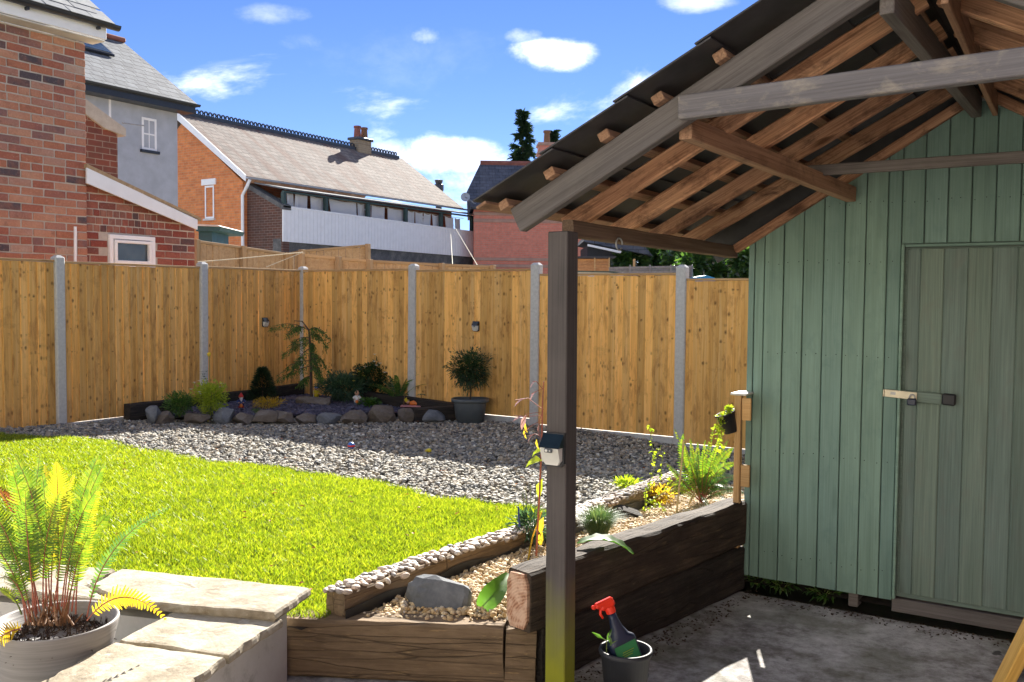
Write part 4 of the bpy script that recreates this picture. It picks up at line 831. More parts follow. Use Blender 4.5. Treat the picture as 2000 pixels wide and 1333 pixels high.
# ------------------------------------------------------------------ new fence
FXL, FYR = -9.86, 9.68
post_me = None
def cpost(x, y, h, lab):
    global post_me
    if post_me is None:
        m = MB(); m.cbox((-.05, -.05, -.5), (.05, .05, 1.0), .008); v = m.v
        m = MB(); prof = [(-.05, -.05), (-.018, -.05), (-.018, -.042), (.018, -.042), (.018, -.05), (.05, -.05), (.05, .05), (-.05, .05)]
        m = MB(); m.cbox((-.060, -.055, -2.6), (.060, .055, 0), .012); m.add([(-.046, -.042, 0), (.046, -.042, 0), (.046, .042, 0), (-.046, .042, 0), (-.028, -.022, .018), (.028, -.022, .018), (.028, .022, .018), (-.028, .022, .018)], [(0, 1, 5, 4), (1, 2, 6, 5), (2, 3, 7, 6), (3, 0, 4, 7), (4, 5, 6, 7)])
        post_me = m.mesh('concrete_post'); post_me.materials.append(M['concpost'])
    o = place('concrete_post', post_me, None, None, Matrix.Translation((x, y, h)) @ Matrix.Rotation(random.gauss(0, .004), 4, 'X')); return tag(o, lab, 'fence post', 'concrete fence posts')
cpost(FXL, pX(115, 700, FXL).y, 2.02, 'leftmost concrete fence post beside the lawn'); cpost(FXL, pX(396, 700, FXL).y, 2.02, 'concrete fence post rising behind the white flowers')
cpost(FXL + .02, FYR + .03, 2.02, 'concrete post in the fence corner behind the weeping conifer')
PX = [pY(x_, 650, FYR).x for x_ in (808, 1047, 1331)]
cpost(PX[0], FYR, 2.03, 'concrete fence post between the rockery and the potted shrub'); cpost(PX[1], FYR, 2.02, 'concrete fence post just left of the tall grey timber post'); cpost(PX[2], FYR, 1.97, 'rightmost concrete fence post beyond the ferns'); cpost(PX[2] + 1.93, FYR, 1.95, 'concrete fence post behind the green shed') if False else None
bmesh_ = []
for k in range(5):
    m = MB(); m.cbox((0, -.054, -.006), (1.0, .054, .006), .0015); me = m.mesh('board'); me.materials.append(M['fence']); bmesh_.append(me)
def panel(p0, p1, zb, zt, nrm, label):
    """feather-edge panel between two ground points, its boards facing nrm"""
    p0, p1, nrm = Vector(p0), Vector(p1), Vector(nrm); d = (p1 - p0); L = d.length; d.normalize()
    t_ = thing('fence_panel', label, 'fence panel', (p0.x, p0.y, zb), 0, 'new feather-edge fence panels'); n = round(L / .0955); st = L / n; hgt = zt - zb - .03
    for i in range(n):
        c = p0 + d * ((i + .5) * st) + nrm * .012; jz = random.gauss(0, .003); x_ax = Vector((0, 0, 1)); 
        F_ = frame((c.x, c.y, zb + .002), (0, 0, 1), nrm) @ Matrix.Rotation(.12 + random.gauss(0, .02), 4, 'X') @ Matrix.Diagonal((hgt + jz, st * 1.06 / .108, 1, 1))
        place('board', bmesh_[i % 5], None, t_, F_)
    c0, c1 = p0 - nrm * .0, p1 - nrm * .0
    beam('capping_rail', (c0.x, c0.y, zt - .012), (c1.x, c1.y, zt - .012), .065, .024, M['rail'], t_)
    for f in (.12, .5, .88): zz = zb + (zt - zb) * f; a = p0 - nrm * .03; b = p1 - nrm * .03; beam('arris_rail', (a.x, a.y, zz), (b.x, b.y, zz), .04, .07, M['rail'], t_)
    gz = zb - .002; beam('gravel_board', (p0.x, p0.y, gz - .10), (p1.x, p1.y, gz - .10), .045, .196, M['concpost'], t_, c=.006)
YL = [pX(115, 700, FXL).y, pX(396, 700, FXL).y]
LN = (1, 0, 0); RN = (0, -1, 0)
panel((FXL, YL[0] - 1.93 + .052, 0), (FXL, YL[0] - .052, 0), .145, 1.985, LN, 'leftmost new timber fence panel beside the lawn, cut by the photo edge')
panel((FXL, YL[0] + .052, 0), (FXL, YL[1] - .052, 0), .145, 1.975, LN, 'new timber fence panel left of the rockery below the small white window')
panel((FXL, YL[1] + .052, 0), (FXL, FYR - .03, 0), .155, 1.985, LN, 'new timber fence panel with a solar light left of the fence corner')
panel((FXL + .08, FYR, 0), (PX[0] - .052, FYR, 0), .15, 1.985, RN, 'new timber fence panel right of the corner above the dark flowering bushes')
panel((PX[0] + .052, FYR, 0), (PX[1] - .052, FYR, 0), .122, 1.965, RN, 'new timber fence panel with a solar light behind the potted shrub')
panel((PX[1] + .052, FYR, 0), (PX[2] - .052, FYR, 0), .06, 1.90, RN, 'new timber fence panel right of the tall grey post')
panel((PX[2] + .052, FYR, 0), (PX[2] + 1.88, FYR, 0), .0, 1.835, RN, 'lowest new timber fence panel ending behind the green shed')

# ------------------------------------------------------------------ sleepers and stone wall
ts = thing('long_sleeper_wall', 'long dark retaining wall of stacked railway sleepers running back to the shed', 'retaining wall', (-1.9, 3.1, 0))
wd_ = Vector((.28, 1.73, 0)).normalized(); wn = Vector((-wd_.y, wd_.x, 0)); w0_ = Vector((-1.90, 3.115, 0)); 
def sl_(name, a, b, zc, mat, par, w=.125, h=.25, off=0, **k):
    A_ = a + wn * (w / 2 + off); B_ = b + wn * (w / 2 + off); return beam(name, (A_.x, A_.y, zc), (B_.x, B_.y, zc), w, h, mat, par, c=.012, wob=.014)
sl_('sleeper', w0_ + wd_ * .012, w0_ + wd_ * 1.832, .375, M['topsleeper'], ts, off=.0, h=.245); sl_('sleeper', w0_ + wd_ * .10, w0_ + wd_ * 1.832, .125, M['darksleeper'], ts, off=.008, h=.245)
m = MB(); F_ = frame((w0_ + wn * .0625 + Vector((0, 0, .375))), wd_); prof = []
for a_ in np.linspace(0, 2 * math.pi, 20, endpoint=False):
    cx_, cz_ = math.cos(a_), math.sin(a_); s_ = 1 / max(abs(cx_) / .054, abs(cz_) / .112); s_ *= 1 + .05 * noise.noise(Vector((a_ * 2, 0, 0))); prof.append((0, cx_ * s_, cz_ * s_))
m.prism([(-.004, b_, c_) for a_, b_, c_ in prof], (.03, 0, 0)); m.build('cut_end', M['endgrain'], ts, M=F_)
tf = thing('front_sleeper_wall', 'weathered brown sleeper wall with worn face at the front of the gravel bed', 'retaining wall', (FS0.x, FS0.y, 0))
A_, B_ = FS0 + FSN * .0625 - FSD * .3, FS1 + FSN * .0625 - FSD * .01
beam('sleeper', (A_.x, A_.y, .125), (B_.x, B_.y, .125), .125, .25, M['sleeper'], tf, c=.012, wob=.014)
e0_ = B_ + FSD * .006; e1_ = e0_ + FSD * .125
beam('end_block', (e0_.x, e0_.y, .12), (e1_.x, e1_.y, .12), .14, .235, M['sleeper'], tf, c=.01, wob=.012)
# pebble-topped edging timbers
te = thing('pebble_edging', 'timber edging topped with glued beach pebbles between lawn and golden gravel', 'garden edging', (EDX, 2.86, .25))
E0 = pz(654, 1197, .262); pts_e = [Vector((E0.x, E0.y, .30)), Vector((-2.685, 3.55, .295)), Vector((-2.66, 4.3, .275)), Vector((-2.66, 5.1, .25)), Vector((-2.70, 5.9, .225)), Vector((-2.74, 6.7, .20))]
for a, b in zip(pts_e, pts_e[1:]): d_ = (b - a).normalized() * .004; beam('edging_timber', a + d_, b - d_, .10, .095, M['sleeper'], te, c=.008, wob=.006)
pms = []
for k in range(5):
    V = I1v * np.array([.024, .017, .009]); me = np_mesh('pebble', V * (1 + .06 * np.sin(V[:, [1, 2, 0]] * 150 + k)), I1f, True); me.materials.append(M['pebble']); pms.append(me)
cnt = 0; far_pm = MB()
for si, (a, b) in enumerate(zip(pts_e, pts_e[1:])):
    L = (b - a).length; d_ = (b - a).normalized(); s_ = Vector((d_.y, -d_.x, 0)); n = int(L / .029)
    for i in range(n):
        for j in range(3 + (i % 2)):
            u = (i + random.uniform(-.3, .3)) / n * L; wv = (-.045 + .03 * j + random.uniform(-.008, .008)); zo = .051 + random.uniform(0, .008)
            drop = 0
            if j == 3 + (i % 2) - 1 and random.random() < .25: wv += .012; drop = -.016
            p_ = a + d_ * u + s_ * wv + Vector((0, 0, zo + drop)); cnt += 1
            PM_ = (Matrix.Translation(p_) @ Matrix.Rotation(random.uniform(0, 6.28), 4, 'Z') @ Matrix.Rotation(random.gauss(0, .22) + (.9 if drop else 0), 4, 'X') @ Matrix.Diagonal((random.uniform(.5, 1.2), random.uniform(.6, 1.25), random.uniform(.7, 1.4), 1)))
            if cnt <= 296: place('pebble', random.choice(pms), None, te, PM_)
            else: far_pm.add([PM_ @ Vector((v[0] * .024, v[1] * .017, v[2] * .009)) for v in I1v], [tuple(f) for f in I1f])
tag(far_pm.build('small_pebbles', stones('far_pebbles', [(0, (.34, .27, .21)), (.3, (.45, .36, .28)), (.5, (.22, .20, .19)), (.7, (.48, .40, .32)), (.85, (.14, .14, .155)), (1, (.52, .47, .41))]), te, True), kind='stuff')
V_ = []
for a, b in zip(pts_e[:-1], pts_e[1:]):
    d_ = (b - a).normalized(); s_ = Vector((d_.y, -d_.x, 0))
    for t__ in np.linspace(0, 1, int((b-a).length / .05) + 1)[:-1]: V_.append(a + (b - a) * t__ + s_ * (.062 + .008 * math.sin(len(V_) * .7)))
m = MB()
for i in range(len(V_) - 1): p, q = V_[i], V_[i+1]; m.prism([(p.x, p.y, p.z - .08), (q.x, q.y, q.z - .08), (q.x, q.y, q.z - .012 + .012 * math.sin(i * .5)), (p.x, p.y, p.z - .012 + .012 * math.sin(i * .5 - .5))], (.004, 0, 0))
m.build('liner_strip', M['liner'], te)
# stone topped wall
sw = thing('stone_capped_wall', 'low painted garden wall capped with rough sandstone slabs at the lower left', 'wall', (SCN.x, SCN.y, 0))
def wl(u, v, z=0): p = Vector((SCN.x, SCN.y, 0)) + TL * u + TF * v; return Vector((p.x, p.y, z))
m = MB(); m.prism([wl(.06, .05), wl(.06, 2.4), wl(.37, 2.4), wl(.37, .29), wl(2.2, .29), wl(2.2, .05)], (0, 0, .30)); m.build('wall_body', M['render'], sw)
def slab(poly, z, th, nm='slab', sub=10, rough=.012, sd_=0):
    """rough sandstone slab: polygon outline with chipped edges"""
    pts = []
    for a, b in zip(poly, poly[1:] + poly[:1]):
        L = math.dist(a, b); n = max(2, int(L / .035))
        for i in range(n):
            u, v = a[0] + (b[0]-a[0]) * i / n, a[1] + (b[1]-a[1]) * i / n
            q = noise.noise(Vector((u * 14 + sd_, v * 14, 0))) * rough + noise.noise(Vector((u * 45, v * 45, sd_))) * rough * .6; pts.append((u + q, v + q * .7))
    cu, cv = sum(p[0] for p in pts) / len(pts), sum(p[1] for p in pts) / len(pts); m = MB(); n = len(pts); rings = []
    for f, zz in ((.985, 0), (1.0, th * .3), (.992, th * .75), (.975, th), (.9, th + .002), (.6, th + .002), (.3, th + .001)):
        rings.append([wl(cu + (u - cu) * f, cv + (v - cv) * f, z + zz + (.004 * noise.noise(Vector((u * 7 + f * 3, v * 7, sd_))) if zz else 0)) for u, v in pts])
    for j, (u, v) in enumerate(pts):                       # chip the mid ring
        k_ = noise.noise(Vector((u * 60, v * 60, 9 + sd_))) * .008; d_ = Vector((u - cu, v - cv)); d_ = d_.normalized() * k_; rings[1][j] += TL * d_.x + TF * d_.y; rings[2][j] += TL * d_.x * .5 - TF * d_.y * .8
    vs = [p for r_ in rings for p in r_] + [wl(cu, cv, z + th)]; fs = [(i*n+j, i*n+(j+1) % n, (i+1)*n+(j+1) % n, (i+1)*n+j) for i in range(len(rings)-1) for j in range(n)] + [((len(rings)-1)*n+j, (len(rings)-1)*n+(j+1) % n, len(vs)-1) for j in range(n)] + [tuple(range(n))[::-1]]
    m.add(vs, fs); return m.build(nm, M['slab'], sw)
def uv(px, py, z): p = pz(px, py, z) - Vector((SCN.x, SCN.y, 0)); return (p.x * TL.x + p.y * TL.y, p.x * TF.x + p.y * TF.y)
slab([(-.02, -.02), (.93, -.03), (.90, .20), (.62, .33), (.47, .32), (-.03, .30)], .345, .035, sd_=1)
slab([(.95, -.03), (2.3, -.02), (2.3, .31), (.66, .345), (.93, .2)], .345, .03, sd_=5)
slab([(-.03, .26), (.42, .28), (.43, .62), (-.035, .64)], .31, .033, sd_=2)
slab([(-.035, .655), (.43, .635), (.43, 1.42), (-.04, 1.44)], .312, .032, sd_=3); slab([(-.035, 1.455), (.43, 1.435), (.43, 2.3), (-.035, 2.3)], .31, .033, sd_=4)

# ------------------------------------------------------------------ shed
SHY = 4.95; SHX0 = -1.635; RGX = -.51; RZ0, RT = 2.60, .53      # lower edge of rafters: z = RZ0 - RT*|x-RGX|
def rz_(x): return RZ0 - RT * abs(x - RGX)
def rw_(x): return 2.585 - .60 * abs(x - RGX)
sh = thing('green_shed', 'green painted timber shed with vertical boards under the open gabled roof', 'shed', (SHX0, SHY, 0))
dX0 = pY(1762, 700, SHY).x; dX1 = dX0 + .80; dZ = 1.868
x = SHX0; i = 0
widths = [.035, .052] + [.1025] * 40
while x < .60:
    wd2 = widths[i]; x1 = min(x + wd2, .62)
    if x < dX0 - .03 and x1 > dX0 - .055: x1 = dX0 - .018
    if x1 - x > .02:
        zb = .08 if x1 <= dX0 or x >= dX1 else dZ + .02
        if x < dX1 + .0 and x1 > dX0: zb = dZ + .022
        ta, tb = rw_(x), rw_(x1 - .004)
        m = MB(); y0 = SHY + random.uniform(-.0015, .0015); L = ta - zb
        # board with rounded v-edges, top cut to the roof slope; local x along length
        e = .003; prof = [(x + .0005, y0 + .016), (x + .0005, y0 + e), (x + .0005 + e, y0), (x1 - .0025 - e, y0), (x1 - .0025, y0 + e), (x1 - .0025, y0 + .016)]
        def top(xx): return rw_(xx)
        vs = [(0, -(p_[0] - x), -(p_[1] - SHY)) for p_ in prof] + [(top(p_[0]) - zb, -(p_[0] - x), -(p_[1] - SHY)) for p_ in prof]; k = len(prof)
        F_ = frame((x, SHY, zb), (0, 0, 1), (0, -1, 0))
        fl = (F_ @ Vector((0, 1, 0))).x < x
        vs = [(a_, (-b_ if fl else b_) * -1 * -1 if False else b_, c_) for a_, b_, c_ in vs]
        Wv = [Vector((x_p, y_p, zb)) for x_p, y_p in prof] + [Vector((x_p, y_p, top(x_p))) for x_p, y_p in prof]; Fi = F_.inverted()
        m.add([Fi @ v for v in Wv], [tuple(range(k)), tuple(range(k, 2*k))[::-1]] + [(j, j + k, (j+1) % k + k, (j+1) % k) for j in range(k)])
        m.build('board', M['green'], sh, M=F_)
    x = x1 + .0015
    i += 1
m = MB(); m.box((SHX0 + .01, SHY + .02, .1), (.6, 6.9, 1.868)); m.build('carcass', M['doorgreen'], sh)
m = MB(); m.prism([(SHX0 + .01, SHY + .02, 1.87), (.6, SHY + .02, 1.87), (.6, SHY + .02, rw_(.6) - .02), (RGX, SHY + .02, rw_(RGX) - .02), (SHX0 + .01, SHY + .02, rw_(SHX0) - .02)], (0, 1.9, 0)); m.build('gable_backing', M['doorgreen'], sh)
for xx in (-1.05, .02, .5): m = MB(); m.cbox((xx - .025, SHY + .03, 0), (xx + .025, 6.8, .099), .004); m.build('bearer', M['greywood'], sh)
beam('door_sill', (dX0 - .02, SHY + .035, .055), (dX1 + .1, SHY + .035, .055), .05, .07, M['greywood'], sh)
nm = MB()
for k in range(22):
    xx = SHX0 + .087 + .05 + k * .104
    for zz in (.22, .78, 1.32, 1.80, 2.1):
        for dx in (-.028, .028):
            x_ = xx + dx + random.gauss(0, .003); z_ = zz + random.gauss(0, .006)
            if z_ < rw_(x_) - .05 and x_ < .58 and not (dX0 - .03 < x_ < dX1 + .03 and z_ < dZ + .05): nm.tube([(x_, SHY - .0025, z_), (x_, SHY + .004, z_)], .0024, 6)
tag(nm.build('nail_heads', M['darksleeper'], sh), kind='stuff')
# door frame and door
m = MB(); m.cbox((dX0 - .016, SHY - .012, .09), (dX0 - .001, SHY + .02, dZ + .018), .003); m.build('door_jamb', M['green'], sh)
m = MB(); m.cbox((dX0, SHY - .012, dZ + .004), (dX1, SHY + .02, dZ + .018), .003); m.build('door_head', M['green'], sh)
dr = MB(); dr.box((dX0 + .01, SHY + .034, .125), (dX1 - .01, SHY + .05, dZ - .01)); door = dr.build('door', M['doorgreen'], sh)
x = dX0 + .010; i = 0
for wd2 in [.062] + [.1065] * 9:
    x1 = min(x + wd2, dX1 - .008)
    if x1 - x < .02: break
    F_ = frame(((x + x1) / 2, SHY + .024 + random.uniform(-.001, .001), .12), (0, 0, 1), (0, -1, 0)); m = MB(); m.cbox((0, -(x1 - x) / 2 + .0012, -.009), (dZ - .125, (x1 - x) / 2 - .0012, .009), .0035); m.build('door_board', M['doorgreen'], door, M=F_); x = x1
# hasp
hp = [pY(x_, 775, SHY) for x_ in (1729, 1792, 1840, 1867)]; hz = pY(1800, 774, SHY).z
def hbox(nm, x0_, x1_, z0_, z1_, y0_, y1_, mt, c=.002, rot=0):
    m = MB(); m.cbox((x0_, y0_, z0_), (x1_, y1_, z1_), c); return m.build(nm, mt, sh, M=Matrix.Translation((x0_, 0, hz)) @ Matrix.Rotation(rot, 4, 'Y') @ Matrix.Translation((-x0_, 0, -hz)))
hbox('hasp_plate', hp[0].x, hp[1].x, hz - .012, hz + .026, SHY - .022, SHY - .016, M['steel'], rot=R(3)); hbox('hasp_hinge', hp[0].x - .008, hp[0].x - .001, hz - .012, hz + .026, SHY - .024, SHY - .013, M['steel'], rot=R(3))
hbox('hasp_label', hp[0].x + .028, hp[0].x + .052, hz + .001, hz + .014, SHY - .0232, SHY - .0222, M['line'], .0002, R(3))
hbox('lock_block', hp[1].x - .06, hp[2].x, hz - .030, hz + .024, SHY - .012, SHY + .014, M['doorgreen'], .004, R(2)); hbox('lock_end', hp[2].x + .001, hp[3].x, hz - .036, hz + .020, SHY - .016, SHY + .014, M['black'], .006, R(2))
pl_ = thing('padlock', 'small dark padlock hanging from the pale metal hasp on the shed door', 'padlock', (hp[1].x - .018, SHY - .03, hz - .03))
c_ = Vector((hp[1].x - .020, SHY - .034, hz - .012)); m = MB(); m.cbox((c_.x - .022, c_.y - .010, c_.z - .034), (c_.x + .020, c_.y + .010, c_.z), .005); m.build('body', M['navy'], pl_)
m = MB(); m.tube([(c_.x + math.cos(a_) * .013, c_.y, c_.z + math.sin(a_) * .02) for a_ in np.linspace(0, math.pi, 9)], .0035, 6); m.build('shackle', M['line'], pl_, True)
m = MB(); m.tube([(hp[0].x + .05, SHY - .0225, hz + .004), (hp[0].x + .05, SHY - .027, hz + .004)], .004, 8)

# ------------------------------------------------------------------ carport roof
cpn = thing('open_timber_roof', 'open gabled timber roof with exposed rafters and grey end frame in front of the shed', 'carport', (-1.77, 3.12, 0))
PY = 3.12; 
def rafter(y, mat, w=.045, h=.095, ext=.0, side=-1, sc=1.0):
    th = math.atan(RT); n = Vector((math.sin(th) * side, 0, math.cos(th))); e = -1.95 + RGX * 0
    x_lo = RGX + side * (1.44 + ext); x_hi = RGX + side * .012
    off = n * (h / 2)
    p0_ = Vector((x_lo, y, rz_(x_lo))) + off; p1_ = Vector((x_hi, y, RZ0 - RT * .012)) + off
    return p0_, p1_, n
p0_, p1_, n_ = rafter(PY - .06, None, ext=-.04, h=.10); beam('gable_rafter', p0_, p1_, .05, .10, M['greywood'], cpn, upv=n_, c=.004)
p0_, p1_, n_ = rafter(PY - .06, None, ext=-.04, h=.10, side=1); beam('gable_rafter', p0_, p1_, .05, .10, M['greywood'], cpn, upv=n_, c=.004)
for yy in (3.40, 3.83, 4.27, 4.70):
    for side in (-1, 1):
        p0_, p1_, n_ = rafter(yy, None, ext=-.06, h=.075, side=side); d_ = (p1_ - p0_).normalized()
        beam('rafter', p0_ + Vector((0, random.gauss(0, .006), random.gauss(0, .003))), p1_, .045, .075, M['rafter'], cpn, upv=n_, c=.006, wob=.006)
for side in (-1, 1):
    beam('wall_rafter', (RGX + side * 1.19, 4.915, rw_(RGX + side * 1.19) + .006), (RGX + side * .01, 4.915, rw_(RGX) + .006), .045, .045, M['rafter'], cpn, upv=(0, 0, 1))
m = MB(); m.prism([(RGX - 1.42, 4.945, rz_(RGX - 1.42) + .135), (RGX, 4.945, RZ0 + .15), (RGX + 1.42, 4.945, rz_(RGX + 1.42) + .135), (RGX + 1.3, 4.945, rw_(RGX + 1.3) + .0), (RGX, 4.945, rw_(RGX)), (RGX - 1.3, 4.945, rw_(RGX - 1.3))], (0, .004, 0)); m.build('gable_felt', M['felt'], cpn)
for side in (-1,):
    pass
# battens, then lapped sheets
th = math.atan(RT)
bpx = [pY(x_, y_, 3.03) for x_, y_ in ((1105, 318), (1213, 241), (1320, 157), (1443, 60))]
us = [(RGX - p_.x) for p_ in bpx] + [.05, 1.40]; us = sorted(us)
for side in (-1, 1):
    n = Vector((math.sin(th) * side, 0, math.cos(th)))
    for u in us:
        x_ = RGX + side * u; b = Vector((x_, 0, rz_(x_))) + n * (.10 + .018)
        beam('batten', (b.x, 3.0, b.z), (b.x, 4.94, b.z), .045, .034, M['batten'], cpn, upv=n)
    for r_ in range(5):
        u1, u0_ = 1.455 - r_ * .295, 1.455 - (r_ + 1) * .295 - .05; u0_ = max(u0_, .0); zlift = .141 + .007
        for c2 in range(6):
            ya = 2.90 + c2 * .682; yb = ya + .676
            pa = Vector((RGX + side * u1, (ya + yb) / 2, rz_(RGX + side * u1))) + n * (zlift + .011 + .0006 * c2); pb = Vector((RGX + side * u0_, (ya + yb) / 2, rz_(RGX + side * u0_))) + n * (zlift - .002)
            beam('roof_sheet', pa, pb, yb - ya, .007, M['felt'], cpn, upv=n, c=.0015)
    # eaves plate and lower edge board
beam('wall_plate', (-1.765, 3.155, 1.875), (-1.725, 4.95, 1.865), .05, .065, M['plate'], cpn, wob=.006, c=.005)
for side in (-1, 1): beam('ridge_cap', (RGX + side * .05, 2.9, RZ0 + .145), (RGX + side * .05, 6.98, RZ0 + .145), .14, .008, M['felt'], cpn, upv=(side * .48, 0, .88))
xq = RGX - 1.455; nq = Vector((-math.sin(th), 0, math.cos(th))); e_ = Vector((xq, 0, rz_(xq))) + nq * .135; beam('eaves_strip', (e_.x + .02, 2.91, e_.z + .006), (e_.x + .02, 4.93, e_.z + .006), .05, .012, M['batten'], cpn, upv=nq)
beam('wall_plate', (.73, 3.1, 1.865), (.70, 4.95, 1.865), .06, .075, M['rafter'], cpn)
beam('purlin', (-1.262, 3.10, 2.205), (-1.10, 4.93, 2.145), .05, .075, M['batten'], cpn)
beam('purlin', (.25, 3.10, 2.18), (.1, 4.93, 2.145), .05, .075, M['batten'], cpn)
beam('ridge_board', (-.595, 3.08, 2.545), (-.535, 4.93, 2.53), .045, .10, M['greywood'], cpn, c=.003); beam('ridge_board', (-.43, 3.08, 2.55), (-.455, 4.93, 2.53), .022, .10, M['batten'], cpn)
m_ = pY(1345, 213, 3.06); m2_ = pY(2000, 127, 3.06); d_ = (m2_ - m_)
beam('tie_beam', (m_.x - .02, 3.03, m_.z - .002), (m_.x + d_.x * 1.24, 3.03, m_.z + d_.z * 1.24 + .0), .045, .082, M['tie'], cpn, c=.004)
p_ = pY(1560, 336, 4.45); q_ = pY(2000, 307, 4.45); d_ = q_ - p_; beam('rear_tie_beam', p_, p_ + d_ * 2.2, .03, .05, M['greywood'], cpn)
beam('post', (-1.771, PY + .025, 0), (-1.779, PY + .025, 1.86), .088, .088, M['post'], cpn, upv=(0, -1, 0), c=.004); beam('post', (.74, PY + .025, 0), (.74, PY + .025, 1.86), .088, .088, M['post'], cpn, upv=(0, -1, 0), c=.004)
m = MB(); q_ = pX(1207, 468, -1.725); m.tube([(q_.x + .006, q_.y + .03 * math.cos(a_), q_.z - .02 + .025 * math.sin(a_)) for a_ in np.linspace(0, 5.6, 12)], .004, 5); m.build('wire_loop', M['line'], cpn)

# ------------------------------------------------------------------ added house, unseen behind the viewer (its sunlit wall bounces light into the shade)
bh = thing('added_bounce_house', 'cream rendered house wall with patio doors, added unseen behind the viewer to bounce sunlight', 'house', (0, -4.6, 0))
m = MB(); m.box((-7.5, -9.5, -.2), (5.5, -4.6, 5.2)); m.build('wall', plain('cream_render', (.72, .66, .55), .9, .08, 3), bh)
m = MB(); m.prism([(-7.9, -4.2, 5.0), (-7.9, -7.05, 7.2), (-7.9, -9.9, 5.0)], (13.8, 0, 0)); m.build('roof', M['roof_grey'], bh)
for xx, z0_, z1_ in ((-5.6, .9, 2.1), (-5.6, 3.2, 4.3), (-.6, 3.2, 4.3), (3.2, .9, 2.1)):
    window(bh, 'window', -4.6, xx, xx + 1.3, z0_, z1_, normal='Y', deep=-.05, bars=((.5, None),))
window(bh, 'patio_door', -4.6, -2.0, .2, .02, 2.15, normal='Y', deep=-.05, bars=((.5, None),))

bw = thing('added_shade_wall', 'tall dark brick wall added unseen along the right of the patio to block skylight from that side', 'wall', (2.1, 2, 0))  # unseen wall, added to darken the faces turned to the right
m = MB(); m.box((2.1, -4.55, -.2), (2.35, 9.6, 2.5)); m.build('wall', M['fb_old_y'], bw); m = MB(); m.cbox((2.06, -4.55, 2.502), (2.39, 9.6, 2.56), .01); m.build('coping', M['rubble'], bw)

# ------------------------------------------------------------------ plant builders
def bez(p0, p1, p2, t): return p0 * (1-t)**2 + p1 * (2*t*(1-t)) + p2 * t*t
def frond(m, p0, p1, p2, nh, width, n=26, t0=.18, asym=0, rach=.0028, mi=(0, 1), droop=.25, seg=1):
    """one pinnate frond along a bezier; leaflets in material 0, midrib in material 1"""
    pts = [bez(p0, p1, p2, i / 14) for i in range(15)]; m.tube(pts, [rach * (1.25 - i / 14) for i in range(15)], 5, mi[1], cap=False)
    L = sum((a - b).length for a, b in zip(pts, pts[1:])); gap = L * (1 - t0) / n
    for i in range(n):
        t = t0 + (1 - t0) * (i + .5) / n; p = bez(p0, p1, p2, t); T = (bez(p0, p1, p2, min(1, t + .02)) - bez(p0, p1, p2, t - .02)).normalized()
        S = T.cross(nh).normalized(); N = S.cross(T).normalized(); u = (t - t0) / (1 - t0)
        w = width * (min(1, .35 + u * 2.2)) * (1 - u ** 1.7) ** .8 * random.uniform(.72, 1.1) + .003
        for sg in (-1, 1):
            if random.random() < .04: continue
            d = (S * sg * .93 + T * (.25 + .35 * u)).normalized(); hw = gap * .42; tip = p + d * w + N * (-droop * w * random.uniform(.6, 1.2)); md = p + d * w * .5 + N * (.02 * w)
            fw_ = T * hw
            if seg == 1: m.add([p - fw_ * .7, p + fw_ * .7, md + fw_, md - fw_, tip], [(0, 1, 2, 3), (3, 2, 4)], mi[0])
            else:                                            # serrated leaflet
                k = 5; vs = [p - fw_ * .8, p + fw_ * .8]; fs = []
                for j in range(1, k + 1):
                    q = p + d * (w * j / (k + 1)) + N * (-droop * w * (j / (k + 1)) ** 2); hh = hw * (1.05 - .75 * (j / (k + 1)) ** 1.6); z_ = d * (w * .05)
                    vs += [q - fw_ / hw * hh + z_, q + fw_ / hw * hh + z_, q - fw_ / hw * hh * .72 + z_ * 1.4, q + fw_ / hw * hh * .72 + z_ * 1.4]
                prev = (0, 1)
                for j in range(k): b = 2 + j * 4; fs += [(prev[0], prev[1], b + 1, b)]; prev = (b + 2, b + 3); fs += [(b, b + 1, b + 3, b + 2)]
                vs.append(tip); fs.append((prev[0], prev[1], len(vs) - 1)); m.add(vs, fs, mi[0])
def fern(name, label, base, fr, mats, width=.07, n=24, cat='fern', par=None, seg=1, rach=.0026):
    t_ = par or thing(name, label, cat, tuple(base))
    for f in fr:
        p0, p1, p2, nh = [Vector(q) for q in f[:4]]; m = MB(); frond(m, p0, p1, p2, nh, f[4] if len(f) > 4 else width, n=f[6] if len(f) > 6 else n, seg=seg, rach=rach); m.build('frond', [f[5] if len(f) > 5 else mats[0], mats[1]], t_)
    return t_
def rand_fronds(base, k, L, spread=1.0, up_=.75, el=(35, 75)):
    out = []
    for i in range(k):
        a = 2 * math.pi * i / k + random.uniform(-.3, .3); e = R(random.uniform(*el)); l = L * random.uniform(.75, 1.1); h = Vector((math.cos(a), math.sin(a), 0)); b = Vector(base) + h * .015
        out.append((b, b + h * (l * .35 * math.cos(e)) + Vector((0, 0, l * .75 * math.sin(e))), b + h * (l * math.cos(e) * 1.05 * spread) + Vector((0, 0, l * math.sin(e) * up_)), (-h.x * .7, -h.y * .7, .8)))
    return out
def leafblade(m, p, d, n, L, W, mi=0, fold=.15, bend=.2):
    d = d.normalized(); s = d.cross(n).normalized() * (W / 2); n = s.cross(d).normalized()
    m.add([p, p + d * L * .4 + s + n * fold * W, p + d * L * .45 + n * 0, p + d * L * .4 - s + n * fold * W, p + d * L * .8 + s * .55 - n * (bend * L * .4) + n * fold * W * .5, p + d * L * .8 - s * .55 - n * (bend * L * .4) + n * fold * W * .5, p + d * L - n * bend * L],
          [(0, 1, 2), (0, 2, 3), (1, 4, 2), (2, 4, 6), (3, 2, 5), (2, 6, 5)], mi)
def rdir(): 
    v = RNG.normal(size=3); return Vector(v / np.linalg.norm(v))
